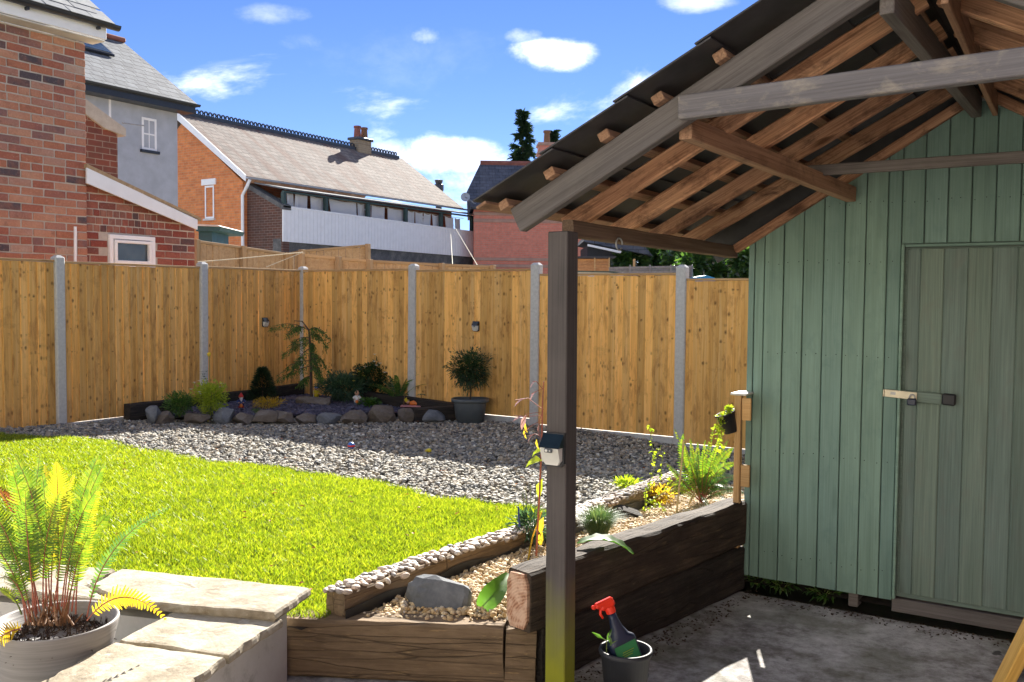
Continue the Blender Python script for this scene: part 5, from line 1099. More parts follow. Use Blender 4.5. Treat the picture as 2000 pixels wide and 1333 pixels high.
def bush(name, label, base, rad, hgt, n, L, W, mats, cat='bush', stems=7, thin=0, flowers=None, lift=.25, shape=1.0, upb=.3):
    """leafy plant: stems from the base, leaves spread through an uneven volume"""
    b = Vector(base); t_ = thing(name, label, cat, tuple(b)); m = MB(); sd_ = random.random() * 99
    tips = []
    for i in range(stems):
        a = 2 * math.pi * i / stems + random.uniform(-.4, .4); r_ = rad * random.uniform(.35, .9); tp = b + Vector((math.cos(a) * r_, math.sin(a) * r_, hgt * random.uniform(.6, .95))); m.tube([b, b + (tp - b) * .5 + Vector((0, 0, .08 * hgt)), tp], [.004, .003, .0015], 4, 0, False); tips.append(tp)
    m.build('stems', mats[1], t_)
    m = MB(); c = b + Vector((0, 0, hgt * (.5 + lift * .3)))
    k = 0
    while k < n:
        v = rdir(); r_ = random.random() ** .45; q = c + Vector((v.x * rad * r_, v.y * rad * r_, v.z * hgt * .5 * r_)); lump = .8 + .45 * noise.noise(v * 2.2 + Vector((sd_, 0, 0)))
        q = c + (q - c) * lump
        if noise.noise(q * (2.2 / max(rad, .1)) * 1.3 + Vector((sd_, 5, 5))) < -.28 + thin: k += .3; continue
        d = (v + Vector((0, 0, upb)) + rdir() * .6); leafblade(m, q, d, (Vector((0, 0, 1)) + rdir() * .7), L * random.uniform(.6, 1.2), W * random.uniform(.7, 1.2)); k += 1
    o = m.build('leaves', mats[0], t_)
    if flowers:
        fm, nf_, fr_ = flowers; 
        for i in range(nf_):
            v = rdir(); v.z = abs(v.z) * .8 + .3; v.normalize(); q = c + Vector((v.x * rad, v.y * rad, v.z * hgt * .55)) * random.uniform(.85, 1.1); m = MB(); m.tube([q - Vector((0, 0, .06)), q], .0015, 4, 1, False)
            for j in range(6):
                a = j * math.pi / 3; m.add([q, q + Vector((math.cos(a - .4), math.sin(a - .4), .25)) * fr_, q + Vector((math.cos(a), math.sin(a), .1)) * fr_ * 1.35, q + Vector((math.cos(a + .4), math.sin(a + .4), .25)) * fr_], [(0, 1, 2, 3)])
            v_ = I0v * fr_ * .35; m.add([tuple(np.array(q) + w_) for w_ in v_], [tuple(f) for f in I0f]); m.build('flower', [fm, M['stemgreen']], t_)
    return t_
def tuft(name, label, base, n, L, mats, w=.0018, cat='grass tuft', spread=.8):
    b = Vector(base); t_ = thing(name, label, cat, tuple(b)); m = MB()
    for i in range(n):
        a = random.uniform(0, 6.28); h = Vector((math.cos(a), math.sin(a), 0)); l = L * random.uniform(.5, 1.1); e = random.random() ** .6 * spread; p0 = b + h * random.uniform(0, .05); p2 = p0 + h * l * e + Vector((0, 0, l * (1 - .55 * e))); p1 = p0 + Vector((0, 0, l * .7)) + h * l * .25 * e
        s = Vector((-h.y, h.x, 0)) * w; q = [bez(p0, p1, p2, t) for t in (0, .35, .7, 1)]; m.add([q[0] - s, q[0] + s, q[1] - s, q[1] + s, q[2] - s * .7, q[2] + s * .7, q[3]], [(0, 1, 3, 2), (2, 3, 5, 4), (4, 5, 6)])
    m.build('blades', mats, t_); return t_
def rockmesh(seed, s, cuts=7):
    rn = random.Random(seed); V = [Vector([math.copysign(abs(c) ** .62, c) for c in v]) for v in I2v]; 
    for _ in range(cuts + 4):
        a = Vector((rn.gauss(0, 1), rn.gauss(0, 1), rn.gauss(0, .9))).normalized(); k = rn.uniform(.62, .92)
        V = [v - a * max(0, v.dot(a) - k) for v in V]
    V = [Vector((v.x * s[0], v.y * s[1], v.z * s[2])) * (1 + .05 * noise.noise(v * 4 + Vector((seed, 0, 0)))) for v in V]
    return np_mesh('rock', np.array([tuple(v) for v in V]), I2f, False)

# ------------------------------------------------------------------ rockery
rocks = [(300, 26, 34, 'B', 'blue grey rock at the left end of the rockery beside the dark sleeper block'), (322, 34, 26, 'A', 'low brown rock left of the lime green clump'), (385, 46, 22, 'A', 'brown wedge rock below the white flowering plant'), (437, 38, 32, 'B', 'dark rounded rock right of the white flowering plant'), (476, 38, 22, 'A', 'square buff rock below the gnome with red hat'),
         (520, 46, 26, 'A', 'long tilted grey rock with pale top edge'), (557, 34, 28, 'A', 'pointed brown triangular rock in the rockery line'), (598, 42, 20, 'A', 'low brown rock before the chippings gap'), (645, 44, 24, 'B', 'flat blue grey rock left of the middle of the line'), (692, 46, 26, 'A', 'brown rock with a pale blue edge below the fluting gnome'), (748, 66, 32, 'A', 'largest rounded rock below the fern'), (802, 50, 26, 'A', 'rock carrying the sleeping figure'), (845, 46, 30, 'B', 'split rock beside the grey planter')]
for i, (px, wpx, hpx, mk, lb) in enumerate(rocks):
    base = pg(px, 829 if px < 700 else 826); dd = (base - CAM).dot(fw); wv = wpx / FPX * dd * 1.12; hv = hpx / FPX * dd * 1.2
    me = rockmesh(i * 3 + 2, (wv * .54, .12, hv * .50), 8); o = place('rock', me, M['rock' + mk], None, Matrix.Translation((base.x + BN.x * .08, base.y + BN.y * .08, base.z + hv * .36)) @ Matrix.Rotation(math.atan2(BD.y, BD.x) + random.uniform(-.15, .15), 4, 'Z') @ Matrix.Rotation(random.uniform(-.1, .1), 4, 'Y')); tag(o, lb, 'rock', 'rocks edging the corner bed')
def bpz(px, py): 
    z = .22
    for _ in range(8): p = pz(px, py, z); z = bedz(p.x, p.y)
    return Vector((p.x, p.y, z))
for (px, py, sx, sy, sz_, mk, lb) in ((612, 795, .24, .12, .085, 'A', 'flat buff rock lying on the blue slate chippings'), (452, 775, .18, .12, .10, 'B', 'dark rock beside the fence behind the gnome'), (860, 800, .22, .12, .07, 'B', 'flat dark rock near the grey planter')):
    b = bpz(px, py); tag(place('rock', rockmesh(px, (sx, sy, sz_)), M['rock' + mk], None, Matrix.Translation((b.x, b.y, b.z + sz_ * .4)) @ Matrix.Rotation(.5, 4, 'Z')), lb, 'rock')
pb = tag(beam('dark_sleeper_block', (-9.72, 6.72, .20), (-9.72, 7.3, .2), .14, .2, M['darksleeper'], None, c=.008, wob=.01), 'short dark sleeper block at the left end of the rockery by the fence', 'sleeper')
a_ = pY(770, 785, FYR - .10); b_ = pY(893, 815, FYR - .10)
tag(beam('dark_sleeper', (PX[0] - .75, FYR - .14, .21), (PX[0] + .85, FYR - .14, .14), .12, .2, M['darksleeper'], None, c=.008, wob=.01), 'long dark sleeper along the fence behind the fern and planter', 'sleeper')
tag(beam('dark_sleeper', (PX[0] + .90, FYR - .22, .12), (PX[0] + .60, FYR - .75, .12), .12, .22, M['darksleeper'], None, c=.008, wob=.01), 'short dark sleeper beside the grey planter at the bed end', 'sleeper')
tag(beam('dark_sleeper', (FXL + .12, 7.3, .2), (FXL + .12, FYR - .1, .24), .1, .2, M['darksleeper'], None, c=.008, wob=.01), 'dark sleeper lying along the left fence behind the gnomes', 'sleeper')

# ------------------------------------------------------------------ garden figures
def ell(m, c, r, mi=0, rot=None):
    Mx = Matrix.Translation(c) @ (rot or Matrix.Identity(4)) @ Matrix.Diagonal((*r, 1)); m.add([Mx @ Vector(v) for v in I1v], [tuple(f) for f in I1f], mi); return m
def gnome(px, py, h, label, hat, coat, trousers, beard=True, face='skin', apron=None, item=None, lean=0, bonnet=False):
    b = bpz(px, py); t_ = thing('garden_gnome', label, 'garden gnome', tuple(b), 0, 'small painted garden figures'); s = h / .24
    toc = Vector((-b.x, -b.y, 0)).normalized(); F_ = frame(b, Vector((-toc.y, toc.x, 0)))      # local x right, local y = away from viewer... forward = -y
    fy = 1 if (F_.to_3x3() @ Vector((0, 1, 0))).dot(toc) > 0 else -1
    def P(x, y, z): return F_ @ (Vector((x, y * fy, z)) * s)
    Mx = F_ @ Matrix.Diagonal((s, s, s, 1))
    m = MB(); m.lathe([(0, .03), (.030, .035), (.042, .06), (.045, .085), (.040, .12), (.028, .145), (.012, .155)], 14, Mx @ Matrix.Diagonal((1, .85, 1, 1))); 
    for sg in (-1, 1): m.tube([P(.03 * sg, 0, .135), P(.052 * sg, .012, .115), P(.034 * sg, .04, .098)], [.013 * s, .013 * s, .010 * s], 7)
    m.build('body', M[coat], t_, True)
    m = MB(); 
    for sg in (-1, 1): m.tube([P(.018 * sg, 0, .07), P(.022 * sg, 0, .015)], [.020 * s, .015 * s], 8)
    m.build('legs', M[trousers], t_, True)
    m = MB(); [ell(m, P(.023 * sg, .012, .010), (.016 * s, .024 * s, .012 * s), 0, F_.to_3x3().to_4x4()) for sg in (-1, 1)]; m.build('boots', M['stem'], t_, True)
    m = MB(); ell(m, P(0, .004, .170), (.028 * s, .027 * s, .030 * s)); ell(m, P(0, .034, .168), (.007 * s, .008 * s, .007 * s)); [ell(m, P(.028 * sg, 0, .170), (.006 * s,) * 3) for sg in (-1, 1)]; m.build('head', M[face], t_, True)
    m = MB(); [ell(m, P(.010 * sg, .027, .177), (.004 * s,) * 3) for sg in (-1, 1)]; m.build('eyes', M['navy'], t_, True)
    if beard: m = MB(); ell(m, P(0, .020, .150), (.030 * s, .016 * s, .024 * s)); ell(m, P(0, .024, .130), (.018 * s, .012 * s, .02 * s)); m.build('beard', M['beard'], t_, True)
    m = MB()
    if bonnet: ell(m, P(0, -.006, .182), (.036 * s, .032 * s, .033 * s))
    else: m.lathe([(.034, .178), (.036, .184), (.030, .196), (.022, .212), (.012, .228), (0, .238)], 12, Mx)
    m.build('hat', M[hat], t_, True)
    m = MB(); [ell(m, P(.03 * sg, .045, .098), (.010 * s,) * 3) for sg in (-1, 1)]; m.build('hands', M['skin'], t_, True)
    if apron: m = MB(); ell(m, P(0, .034, .055), (.030 * s, .020 * s, .030 * s)); m.build('bucket' if item is None else 'apron', M[apron], t_, True)
    if item == 'stick': m = MB(); m.tube([P(-.045, .045, .005), P(-.05, .045, .15)], .003 * s, 5); m.build('stick', M['beard'], t_)
    if item == 'flute': m = MB(); m.tube([P(.035, .05, .10), P(.0, .042, .145)], .005 * s, 6); m.build('flute', M['steel'], t_)
    return t_
gnome(471, 800, .215, 'bearded garden gnome with red hat holding an orange bucket', 'red', 'bluedark', 'red', True, 'skin', 'orange')
gnome(618, 780, .205, 'small garden figure in blue bonnet and yellow raincoat', 'blue', 'yellow', 'yellow', False, 'skin', None, 'stick', bonnet=True)
gnome(697, 793, .215, 'garden gnome in white shirt and teal trousers with orange drum', 'stem' if False else 'skin', 'beard', 'teal2', False, 'skin', 'orange', 'flute')
# sleeping figure on its rock
b = bpz(803, 803) + Vector((0, 0, .06)); t_ = thing('reclining_figure', 'small painted figure in a yellow cap resting on a rock between two palms', 'garden figure', tuple(b)); ux = Vector((rt.x, rt.y, 0)).normalized()
m = MB(); m.cbox((-.14, -.06, -.012), (.14, .06, .008), .008); m.build('base', M['pink'], t_, M=frame(b, ux))
m = MB(); m.tube([b + ux * -.02 + Vector((0, 0, .035)), b + ux * .03 + Vector((0, 0, .04)), b + ux * .08 + Vector((0, 0, .025)), b + ux * .12 + Vector((0, 0, .02))], [.022, .034, .024, .014], 10); m.build('body', M['orange'], t_, True)
m = MB(); ell(m, b + ux * -.045 + Vector((0, 0, .055)), (.027, .027, .027)); ell(m, b + ux * -.03 - Vector((fw.x, fw.y, 0)) * .028 + Vector((0, 0, .05)), (.008,) * 3); m.build('head', M['skin'], t_, True)
m = MB(); m.tube([b + ux * -.05 + Vector((0, 0, .06)), b + ux * -.075 + Vector((0, 0, .085)), b + ux * -.06 + Vector((0, 0, .11))], [.028, .02, .004], 9); m.build('cap', M['yellow'], t_, True)
for sx_ in (-.10, .12):
    m = MB(); tp = b + ux * (sx_ + .015) + Vector((0, 0, .15)); m.tube([b + ux * sx_, tp], .005, 5); m.build('palm_trunk', M['stem'], t_)
    m = MB(); [leafblade(m, tp, Vector((math.cos(k), math.sin(k), .3)), Vector((0, 0, 1)), .06, .02, bend=.6) for k in range(6)]; m.build('palm_leaves', M['leafblue'], t_)

# ------------------------------------------------------------------ rockery plants
bush('lime_clump', 'bright green mossy clump between the first two rockery rocks', bpz(350, 816), .22, .34, 1500, .035, .014, [M['leafmid'], M['stemgreen']], 'plant', lift=0)
wp = bush('white_flower_plant', 'green plant with white flowers and one yellow head beside the fence post', bpz(410, 816), .24, .46, 1900, .045, .015, [M['leafyel'], M['stemgreen']], 'flowering plant', flowers=(M['petalw'], 12, .016), lift=.1)
m = MB(); b = bpz(410, 800); q = b + Vector((0, 0, .66)); m.tube([b + Vector((0, 0, .2)), q], .003, 4); m.build('stems', M['stemgreen'], wp); m = MB(); [ell(m, q + rdir() * .022, (.012,) * 3) for _ in range(8)]; m.build('yellow_flower', M['petaly'], wp)
m = MB(); b = bpz(398, 812)
for k in range(9): a = random.uniform(0, 6.28); [leafblade(m, b + Vector((math.cos(a) * .03, math.sin(a) * .03, .2 + j * .03)), Vector((math.cos(a + j), math.sin(a + j), .6)), Vector((0, 0, 1)), .05, .008) for j in range(12)]
m.build('tall_leaves', M['leafblue'], wp)
def conifer(name, label, base, h, rad, n, mats, lean=0, L=.05, cat='conifer'):
    b = Vector(base); t_ = thing(name, label, cat, tuple(b)); m = MB(); m.tube([b, b + Vector((0, 0, h * .5)), b + Vector((0, 0, h * .95))], [h * .02, h * .013, h * .003], 6); m.build('trunk', M['bark'], t_)
    m = MB()
    for i in range(n):
        u = random.random() ** .8; z = h * (.05 + .95 * u); r_ = rad * (1 - u) ** .8 * (.75 + .4 * noise.noise(Vector((u * 9, i % 7, 0)))) + rad * .05; a = random.uniform(0, 6.28); rr_ = r_ * random.random() ** .4; p = b + Vector((math.cos(a) * rr_, math.sin(a) * rr_, z - rr_ * .15))
        leafblade(m, p, Vector((math.cos(a), math.sin(a), .45)) + rdir() * .4, Vector((0, 0, 1)) + rdir() * .6, L * random.uniform(.6, 1.3), L * .22)
    m.build('crown', mats, t_); return t_
conifer('dwarf_conifer', 'dark dwarf conifer against the fence behind the red hatted gnome', bpz(513, 786), .46, .27, 3200, M['conifer'], L=.05)
bush('heather_clump', 'low olive brown tufted plant in front of the dwarf conifer', bpz(523, 798), .26, .13, 800, .04, .008, [M['leaforange'], M['stem']], 'plant')
bush('small_weed', 'tiny green seedling on the chippings near the front rocks', bpz(500, 808), .07, .06, 90, .03, .012, [M['leafmid'], M['stemgreen']], 'plant', stems=3)
bush('marigold_bush', 'mid green bushy plant with few yellow flowers right of the yellow coated figure', bpz(672, 786), .42, .42, 3400, .06, .016, [M['leafblue'], M['stemgreen']], 'flowering plant', flowers=(M['petaly'], 7, .018), lift=0)
bush('daisy_bush', 'dark leafy bush with scattered pale flowers against the right fence', bpz(740, 782), .46, .56, 5200, .05, .022, [M['leafdark'], M['stem']], 'flowering plant', flowers=(M['petalw'], 11, .024), stems=12)
fern('rockery_fern', 'green fern behind the largest rock near the fence post', bpz(778, 798), rand_fronds(bpz(778, 798), 20, .62), [M['fern2'], M['stemgreen']], .065, 20)
bush('strawberry_clump', 'low green ground plant right of the orange drum gnome', bpz(722, 800), .16, .10, 260, .05, .03, [M['leafmid'], M['stemgreen']], 'plant')
tuft('dry_tuft', 'thin dry grass tuft behind the flat buff rock', bpz(596, 790), 22, .17, M['fescue'], w=.002)
# weeping conifer in the corner
b = Vector((-9.45, 9.25, bedz(-9.45, 9.25))); wc = thing('weeping_conifer', 'drooping weeping conifer standing in the fence corner', 'tree', tuple(b)); m = MB()
def cp(px, py, dy=0): q = pd(px, py, 12.35); return Vector((q.x, q.y, q.z))
trunk = [cp(608, 770), cp(607, 720), cp(606, 680), cp(603, 645), cp(590, 628), cp(575, 627)]; trunk[0].z = b.z
m.tube(trunk, [.022, .019, .016, .012, .008, .004], 7); m.build('trunk', M['bark'], wc, True)
brs = [((603, 645), (585, 622), (562, 640)), ((603, 645), (615, 628), (636, 662)), ((600, 640), (575, 632), (566, 652)), ((604, 660), (590, 655), (580, 672)), ((606, 670), (590, 668), (562, 692)), ((606, 672), (625, 665), (632, 690)), ((607, 690), (625, 688), (645, 725)), ((607, 700), (630, 695), (640, 735)), ((607, 705), (588, 700), (570, 735)), ((607, 715), (590, 718), (560, 738)), ((607, 715), (622, 712), (630, 742)), ((607, 735), (595, 735), (585, 752)), ((607, 690), (612, 690), (618, 735)), ((605, 655), (622, 640), (641, 678)), ((606, 680), (598, 690), (592, 730))]
tw = MB(); nd = MB()
for a_, b2, c2 in brs:
    o_ = Vector((random.uniform(-.15, .15), random.uniform(-.25, .05), 0)); P0, P1, P2 = cp(*a_), cp(*b2) + o_ * .6, cp(*c2) + o_; tw.tube([bez(P0, P1, P2, t) for t in (0, .3, .6, 1)], [.007, .005, .003, .0015], 4)
    for i in range(46):
        t = random.uniform(.12, 1); p = bez(P0, P1, P2, t); hang = random.uniform(.03, .11) * (1.2 - t * .4); s_ = rdir() * .05; s_.z *= .4
        for k in range(4): leafblade(nd, p + s_ * (k / 3) + Vector((0, 0, -hang * k / 4)), Vector((0, 0, -.7)) + rdir() * .8, rdir(), .045, .011)
tw.build('branches', M['bark'], wc); nd.build('needles', M['leafmid'], wc)

# ------------------------------------------------------------------ planter with shrub
pb_ = pg(918, 824); pb_.z -= .005; pl = thing('planter', 'large dark grey rounded plastic planter standing on the shingle by the fence', 'planter', tuple(pb_), math.atan2(rt.y, rt.x))
def rsect(w, d, e=3.2, n=28): return [(w * math.copysign(abs(math.cos(a)) ** (2/e), math.cos(a)), d * math.copysign(abs(math.sin(a)) ** (2/e), math.sin(a))) for a in np.linspace(0, 2*math.pi, n, endpoint=False)]
def loft(m, secs, mi=0, cap0=True, cap1=True):
    n = len(secs[0][0]); b = len(m.v); vs = [(x, y, z) for s_, z in secs for x, y in s_]; fs = [(i*n+j, i*n+(j+1) % n, (i+1)*n+(j+1) % n, (i+1)*n+j) for i in range(len(secs)-1) for j in range(n)]
    if cap0: fs.append(tuple(range(n))[::-1])
    if cap1: fs.append(tuple(range((len(secs)-1)*n, len(secs)*n)))
    m.add(vs, fs, mi); return m
WP = wmat(pl); m = MB(); loft(m, [(rsect(.155, .13), .0), (rsect(.17, .14), .01), (rsect(.178, .15), .06), (rsect(.182, .153), .062), (rsect(.205, .17), .25)], cap1=False); m.build('body', M['planter'], pl, True, WP)
m = MB(); loft(m, [(rsect(.206, .171), .25), (rsect(.235, .195), .262), (rsect(.238, .198), .295), (rsect(.228, .188), .30), (rsect(.205, .168), .30), (rsect(.20, .163), .26)], cap0=False, cap1=False); m.build('rim', M['planter'], pl, True, WP)
m = MB(); loft(m, [(rsect(.198, .16), .255), (rsect(.15, .12), .27)]); m.build('compost', M['soil'], pl, False, WP)
sb = pb_ + Vector((0, 0, .26)); ps = thing('potted_shrub', 'round leafy dark green shrub on a short stem in the grey planter', 'shrub', tuple(sb)); m = MB(); cc = sb + Vector((-.02, 0, .38))
m.tube([sb, sb + Vector((.01, 0, .12)), sb + Vector((0, 0, .25))], [.012, .010, .009], 7)
for k in range(16): v = rdir(); v.z = abs(v.z) * .9; m.tube([sb + Vector((0, 0, .2)), cc + Vector((v.x * .11, v.y * .11, (v.z - .4) * .14)), cc + Vector((v.x * .23, v.y * .23, (v.z - .3) * .24))], [.005, .003, .0015], 4, 0, False)
m.build('trunk', M['bark'], ps); m = MB()
for k in range(3000):
    v = rdir(); r_ = random.random() ** .45 * (1 + .75 * noise.noise(v * 2.3 + Vector((3, 1, 7)))); q = cc + Vector((v.x * .25 * r_, v.y * .25 * r_, v.z * .23 * r_ + .02)); leafblade(m, q, v + rdir() * .5, Vector((0, 0, 1)) + rdir() * .6, .045 * random.uniform(.7, 1.3), .014)
m.build('leaves', M['leafdark'], ps)
# balls on the shingle
b = pg(686, 877); bl = thing('toy_ball', 'small blue and red toy ball lying on the sunlit shingle', 'ball', (b.x, b.y, b.z)); m = MB(); V = I2v * .036; m.add([tuple(v + np.array([b.x, b.y, b.z + .03])) for v in V], [tuple(f) for f in I2f]); m.m = [1 if abs(np.mean([I2v[i][2] for i in f])) < .3 else 0 for f in I2f]; m.build('ball', [M['blue'], M['red']], bl, True)
b = pg(838, 884); bl = thing('yellow_toy', 'tiny yellow and green toy lying on the shingle', 'toy', (b.x, b.y, b.z)); m = MB(); ell(m, b + Vector((0, 0, .02)), (.028, .022, .02)); ell(m, b + Vector((-.03, 0, .015)), (.015, .015, .013)); m.build('body', M['yellow'], bl, True)

# ------------------------------------------------------------------ solar lights
def solar():
    t_ = thing('solar_light', None, 'solar light')
    # local: x right, y outwards (towards viewer), z up
    m = MB(); m.prism([(-.048, 0, -.052), (-.03, 0, -.066), (.03, 0, -.066), (.048, 0, -.052), (.048, 0, .066), (-.048, 0, .066)], (0, .012, 0)); m.build('backplate', M['black'], t_)
    m = MB(); m.add([(-.045, .012, .062), (.045, .012, .062), (.045, .050, .012), (-.045, .050, .012), (-.045, .012, .012), (.045, .012, .012)], [(0, 3, 2, 1), (0, 4, 3), (1, 2, 5), (4, 5, 2, 3)]); m.build('solar_panel', M['solar'], t_)
    m = MB(); m.add([(-.040, .048, .010), (.040, .048, .010), (.040, .032, -.040), (.026, .026, -.058), (-.026, .026, -.058), (-.040, .032, -.040), (-.040, .012, .010), (.040, .012, .010), (.040, .012, -.040), (.026, .012, -.058), (-.026, .012, -.058), (-.040, .012, -.040)], [(0, 5, 4, 3, 2, 1), (0, 6, 11, 5), (5, 11, 10, 4), (4, 10, 9, 3), (3, 9, 8, 2), (2, 8, 7, 1)])
    for k in range(11): x_ = -.035 + k * .007; m.add([(x_, .0495, .004), (x_ + .003, .0495, .004), (x_ + .003, .031, -.048), (x_, .031, -.048)], [(0, 3, 2, 1)])
    m.build('lens', M['lens'], t_)
    m = MB(); m.cbox((-.018, .0485, -.006), (.018, .056, .010), .003); sn = m.build('sensor', M['planter'], t_); m = MB(); ell(m, Vector((.007, .056, .002)), (.006, .004, .006)); ell(m, Vector((-.008, .056, .002)), (.003, .003, .003)); m.build('sensor_dome', M['lens'], sn, True)
    return t_
so_ = solar()
def facing(p, n): n = Vector(n).normalized(); x = Vector((0, 0, 1)).cross(n) * -1; return Matrix(((x.x, n.x, 0, p[0]), (x.y, n.y, 0, p[1]), (x.z, n.z, 1, p[2]), (0, 0, 0, 1)))
p = pY(1083, 878, PY - .02); so_.matrix_basis = facing((-1.775 - .005, PY - .0195, p.z), (0, -1, 0)); tag(so_, 'solar light with white ribbed lens fixed to the tall grey post', group='solar wall lights')
p = pX(517, 630, FXL + .03); c_ = copy_tree(so_, facing((FXL + .028, p.y, p.z), (1, 0, 0))); tag(c_, 'solar light on the fence panel left of the corner')
p = pY(930, 638, FYR - .03); c_ = copy_tree(so_, facing((p.x, FYR - .028, p.z), (0, -1, 0))); tag(c_, 'solar light on the fence panel above the potted shrub')

# ------------------------------------------------------------------ raised bed plants and pieces
def gp(px, py): 
    z = .25
    for _ in range(8): p = pz(px, py, z); z = goldz(p.x, p.y)
    return Vector((p.x, p.y, z))
b = gp(848, 1180); o = place('slate_boulder', rockmesh(44, (.17, .12, .105), 8), M['rockB'], None, Matrix.Translation((b.x, b.y + .02, b.z + .03)) @ Matrix.Rotation(.45, 4, 'Z') @ Matrix.Rotation(.2, 4, 'X')); tag(o, 'large pointed blue grey rock half sunk in the golden gravel', 'rock')
b = gp(1222, 1012); m = MB(); m.prism([(-.14, -.04, 0), (.12, -.05, 0), (.10, .04, .0), (-.11, .05, 0)], (0, 0, .018)); o = m.build('slate_piece', M['darksleeper'], None, False, Matrix.Translation((b.x, b.y, b.z + .045)) @ Matrix.Rotation(.9, 4, 'Z') @ Matrix.Rotation(.35, 4, 'Y') @ Matrix.Rotation(.3, 4, 'X')); tag(o, 'flat dark slate piece leaning in the gravel behind the fescue tuft', 'slate')
tuft('blue_fescue', 'soft rounded tuft of blue green fescue grass behind the grey post', gp(1168, 1052), 2000, .22, M['fescue'], .0015, spread=.72)
tuft('small_fescue', 'small green grass tuft beside the pebble edging right of the post', gp(1235, 985), 200, .13, M['fescue'], .0016)
b = gp(1372, 985)
def ff(tip, ctrl, dd=0, nh=None, w=.06, mat=None, bb=None):
    k = (b - CAM).dot(fw); return (b if bb is None else bb, pd(*ctrl, k + dd * .5), pd(*tip, k + dd), nh or (-fw.x * .8 + rt.x * .2, -fw.y * .8 + rt.y * .2, .6), w, mat or M['fern'])
fr_ = [ff((1335, 848), (1322, 905), 0, w=.062), ff((1362, 878), (1348, 920), .2, w=.05), ff((1432, 875), (1395, 900), .1, w=.07), ff((1440, 905), (1390, 905), -.1, w=.08), ff((1445, 935), (1400, 920), -.25, w=.08, mat=M['fern2']), ff((1405, 868), (1375, 910), .25, w=.05), ff((1300, 905), (1322, 925), -.2, w=.05), ff((1455, 965), (1405, 940), -.3, w=.07, mat=M['fern2']), ff((1425, 985), (1400, 950), -.45, w=.06, mat=M['fern2']), ff((1310, 960), (1335, 945), -.3, w=.05, mat=M['leafyel']), ff((1385, 1000), (1370, 950), -.5, w=.05, mat=M['fern2']), ff((1380, 890), (1370, 920), .35, w=.05), ff((1345, 935), (1350, 930), -.5, w=.05)] + [ff((1300 + 12 * i + random.uniform(-6, 6), 885 + 9 * abs(i - 5) + random.uniform(-10, 30)), (1345 + 4 * i, 925 + random.uniform(-8, 8)), random.uniform(-.35, .3), w=.05, mat=M[random.choice(['fern', 'fern2'])]) for i in range(12)] + [ff((1318 + 15 * i, 850 + random.uniform(-12, 22)), (1345 + 6 * i, 915), random.uniform(-.3, .3), w=.045) for i in range(8)]
fern('raised_bed_fern', 'large arching green fern behind the dark sleepers next to the shed', b, fr_, [M['fern'], M['stemred']], .06, 24)
q = gp(1320, 1005); tag(beam('garden_cane', q - Vector((0, 0, .05)), pd(1336, 858, (q - CAM).dot(fw) + .02), .013, .013, M['cane'], None, c=.004), 'upright pale garden cane in front of the fern', 'cane'); q = gp(1340, 990); tag(beam('garden_cane', q - Vector((0, 0, .03)), pd(1362, 950, (q - CAM).dot(fw)), .013, .013, M['cane'], None, c=.004), 'short leaning garden cane stub at the foot of the fern', 'cane')
# spindly rose-like plant
b = gp(1262, 1005); k = (b - CAM).dot(fw); st_ = thing('spindly_shrub', 'thin straggly young shrub with small yellow green leaves left of the cane', 'plant', tuple(b)); m = MB(); lf = MB()
for pl_pts in ([(1258, 1003), (1240, 935), (1228, 885), (1216, 850), (1268, 826)][:1] + [(1262, 960), (1280, 910), (1272, 860), (1268, 828)], [(1262, 960), (1290, 930), (1296, 880)], [(1275, 900), (1292, 870)], [(1262, 985), (1300, 960), (1310, 935)], [(1258, 1000), (1285, 985), (1300, 1000)]):
    P_ = [pd(x_, y_, k) for x_, y_ in pl_pts]; m.tube(P_, [.0035 - .0005 * i for i in range(len(P_))], 4, 0, False)
    for a_, c2 in zip(P_, P_[1:]):
        for i in range(9): p = a_ + (c2 - a_) * random.random(); leafblade(lf, p, rdir(), rdir() + Vector((0, 0, 1)), .03 * random.uniform(.6, 1.2), .018)
m.build('stems', M['stemgreen'], st_); lf.build('leaves', M['leafyel'], st_)
bush('yellow_foliage', 'golden autumn foliage low beside the straggly shrub', gp(1285, 985), .13, .13, 260, .045, .02, [M['leaforange'], M['stem']], 'plant', stems=4)
bush('lime_foliage', 'pale green low leaves near the far end of the pebble edging', gp(1225, 955), .14, .07, 160, .05, .022, [M['leafyel'], M['stemgreen']], 'plant', stems=3)
# lavender-like plant and tall stems left of the post
b = gp(1035, 1068); k = (b - CAM).dot(fw); lv = bush('speedwell_plant', 'bushy green plant with dark flower spike left of the grey post', b, .10, .20, 420, .055, .012, [M['leafblue'], M['stemgreen']], 'plant', stems=8)
m = MB()
for (x0_, x1_, y1_) in ((1018, 1013, 1000), (1030, 1027, 950), (1036, 1036, 945), (1042, 1047, 940), (1026, 1021, 960), (1048, 1052, 952)): m.tube([pd(x0_, 1050, k), pd(x1_, y1_, k)], [.003, .0018], 4)
m.build('stems', M['stemgreen'], lv); m = MB(); m.tube([pd(1015, 1030, k - .1), pd(1012, 990, k - .1)], [.007, .004], 6); m.build('flower_spike', M['bluedark'], lv)
b = gp(1047, 1092); k = (b - CAM).dot(fw); rs = thing('red_stemmed_plant', 'tall red stemmed plant with drooping purple leaves rising left of the grey post', 'plant', tuple(b)); m = MB()
m.tube([b, pd(1053, 980, k), pd(1058, 870, k), pd(1060, 780, k), pd(1062, 745, k)], [.006, .0055, .005, .004, .003], 6)
sp = [((1060, 800), (1030, 765), (1006, 782)), ((1060, 805), (1020, 800), (1018, 830)), ((1060, 760), (1045, 738), (1040, 745)), ((1060, 812), (1030, 815), (1004, 812)), ((1060, 760), (1045, 765), (1038, 770)), ((1061, 800), (1050, 820), (1052, 850)), ((1060, 855), (1045, 842), (1033, 852)), ((1060, 820), (1040, 830), (1022, 842))]
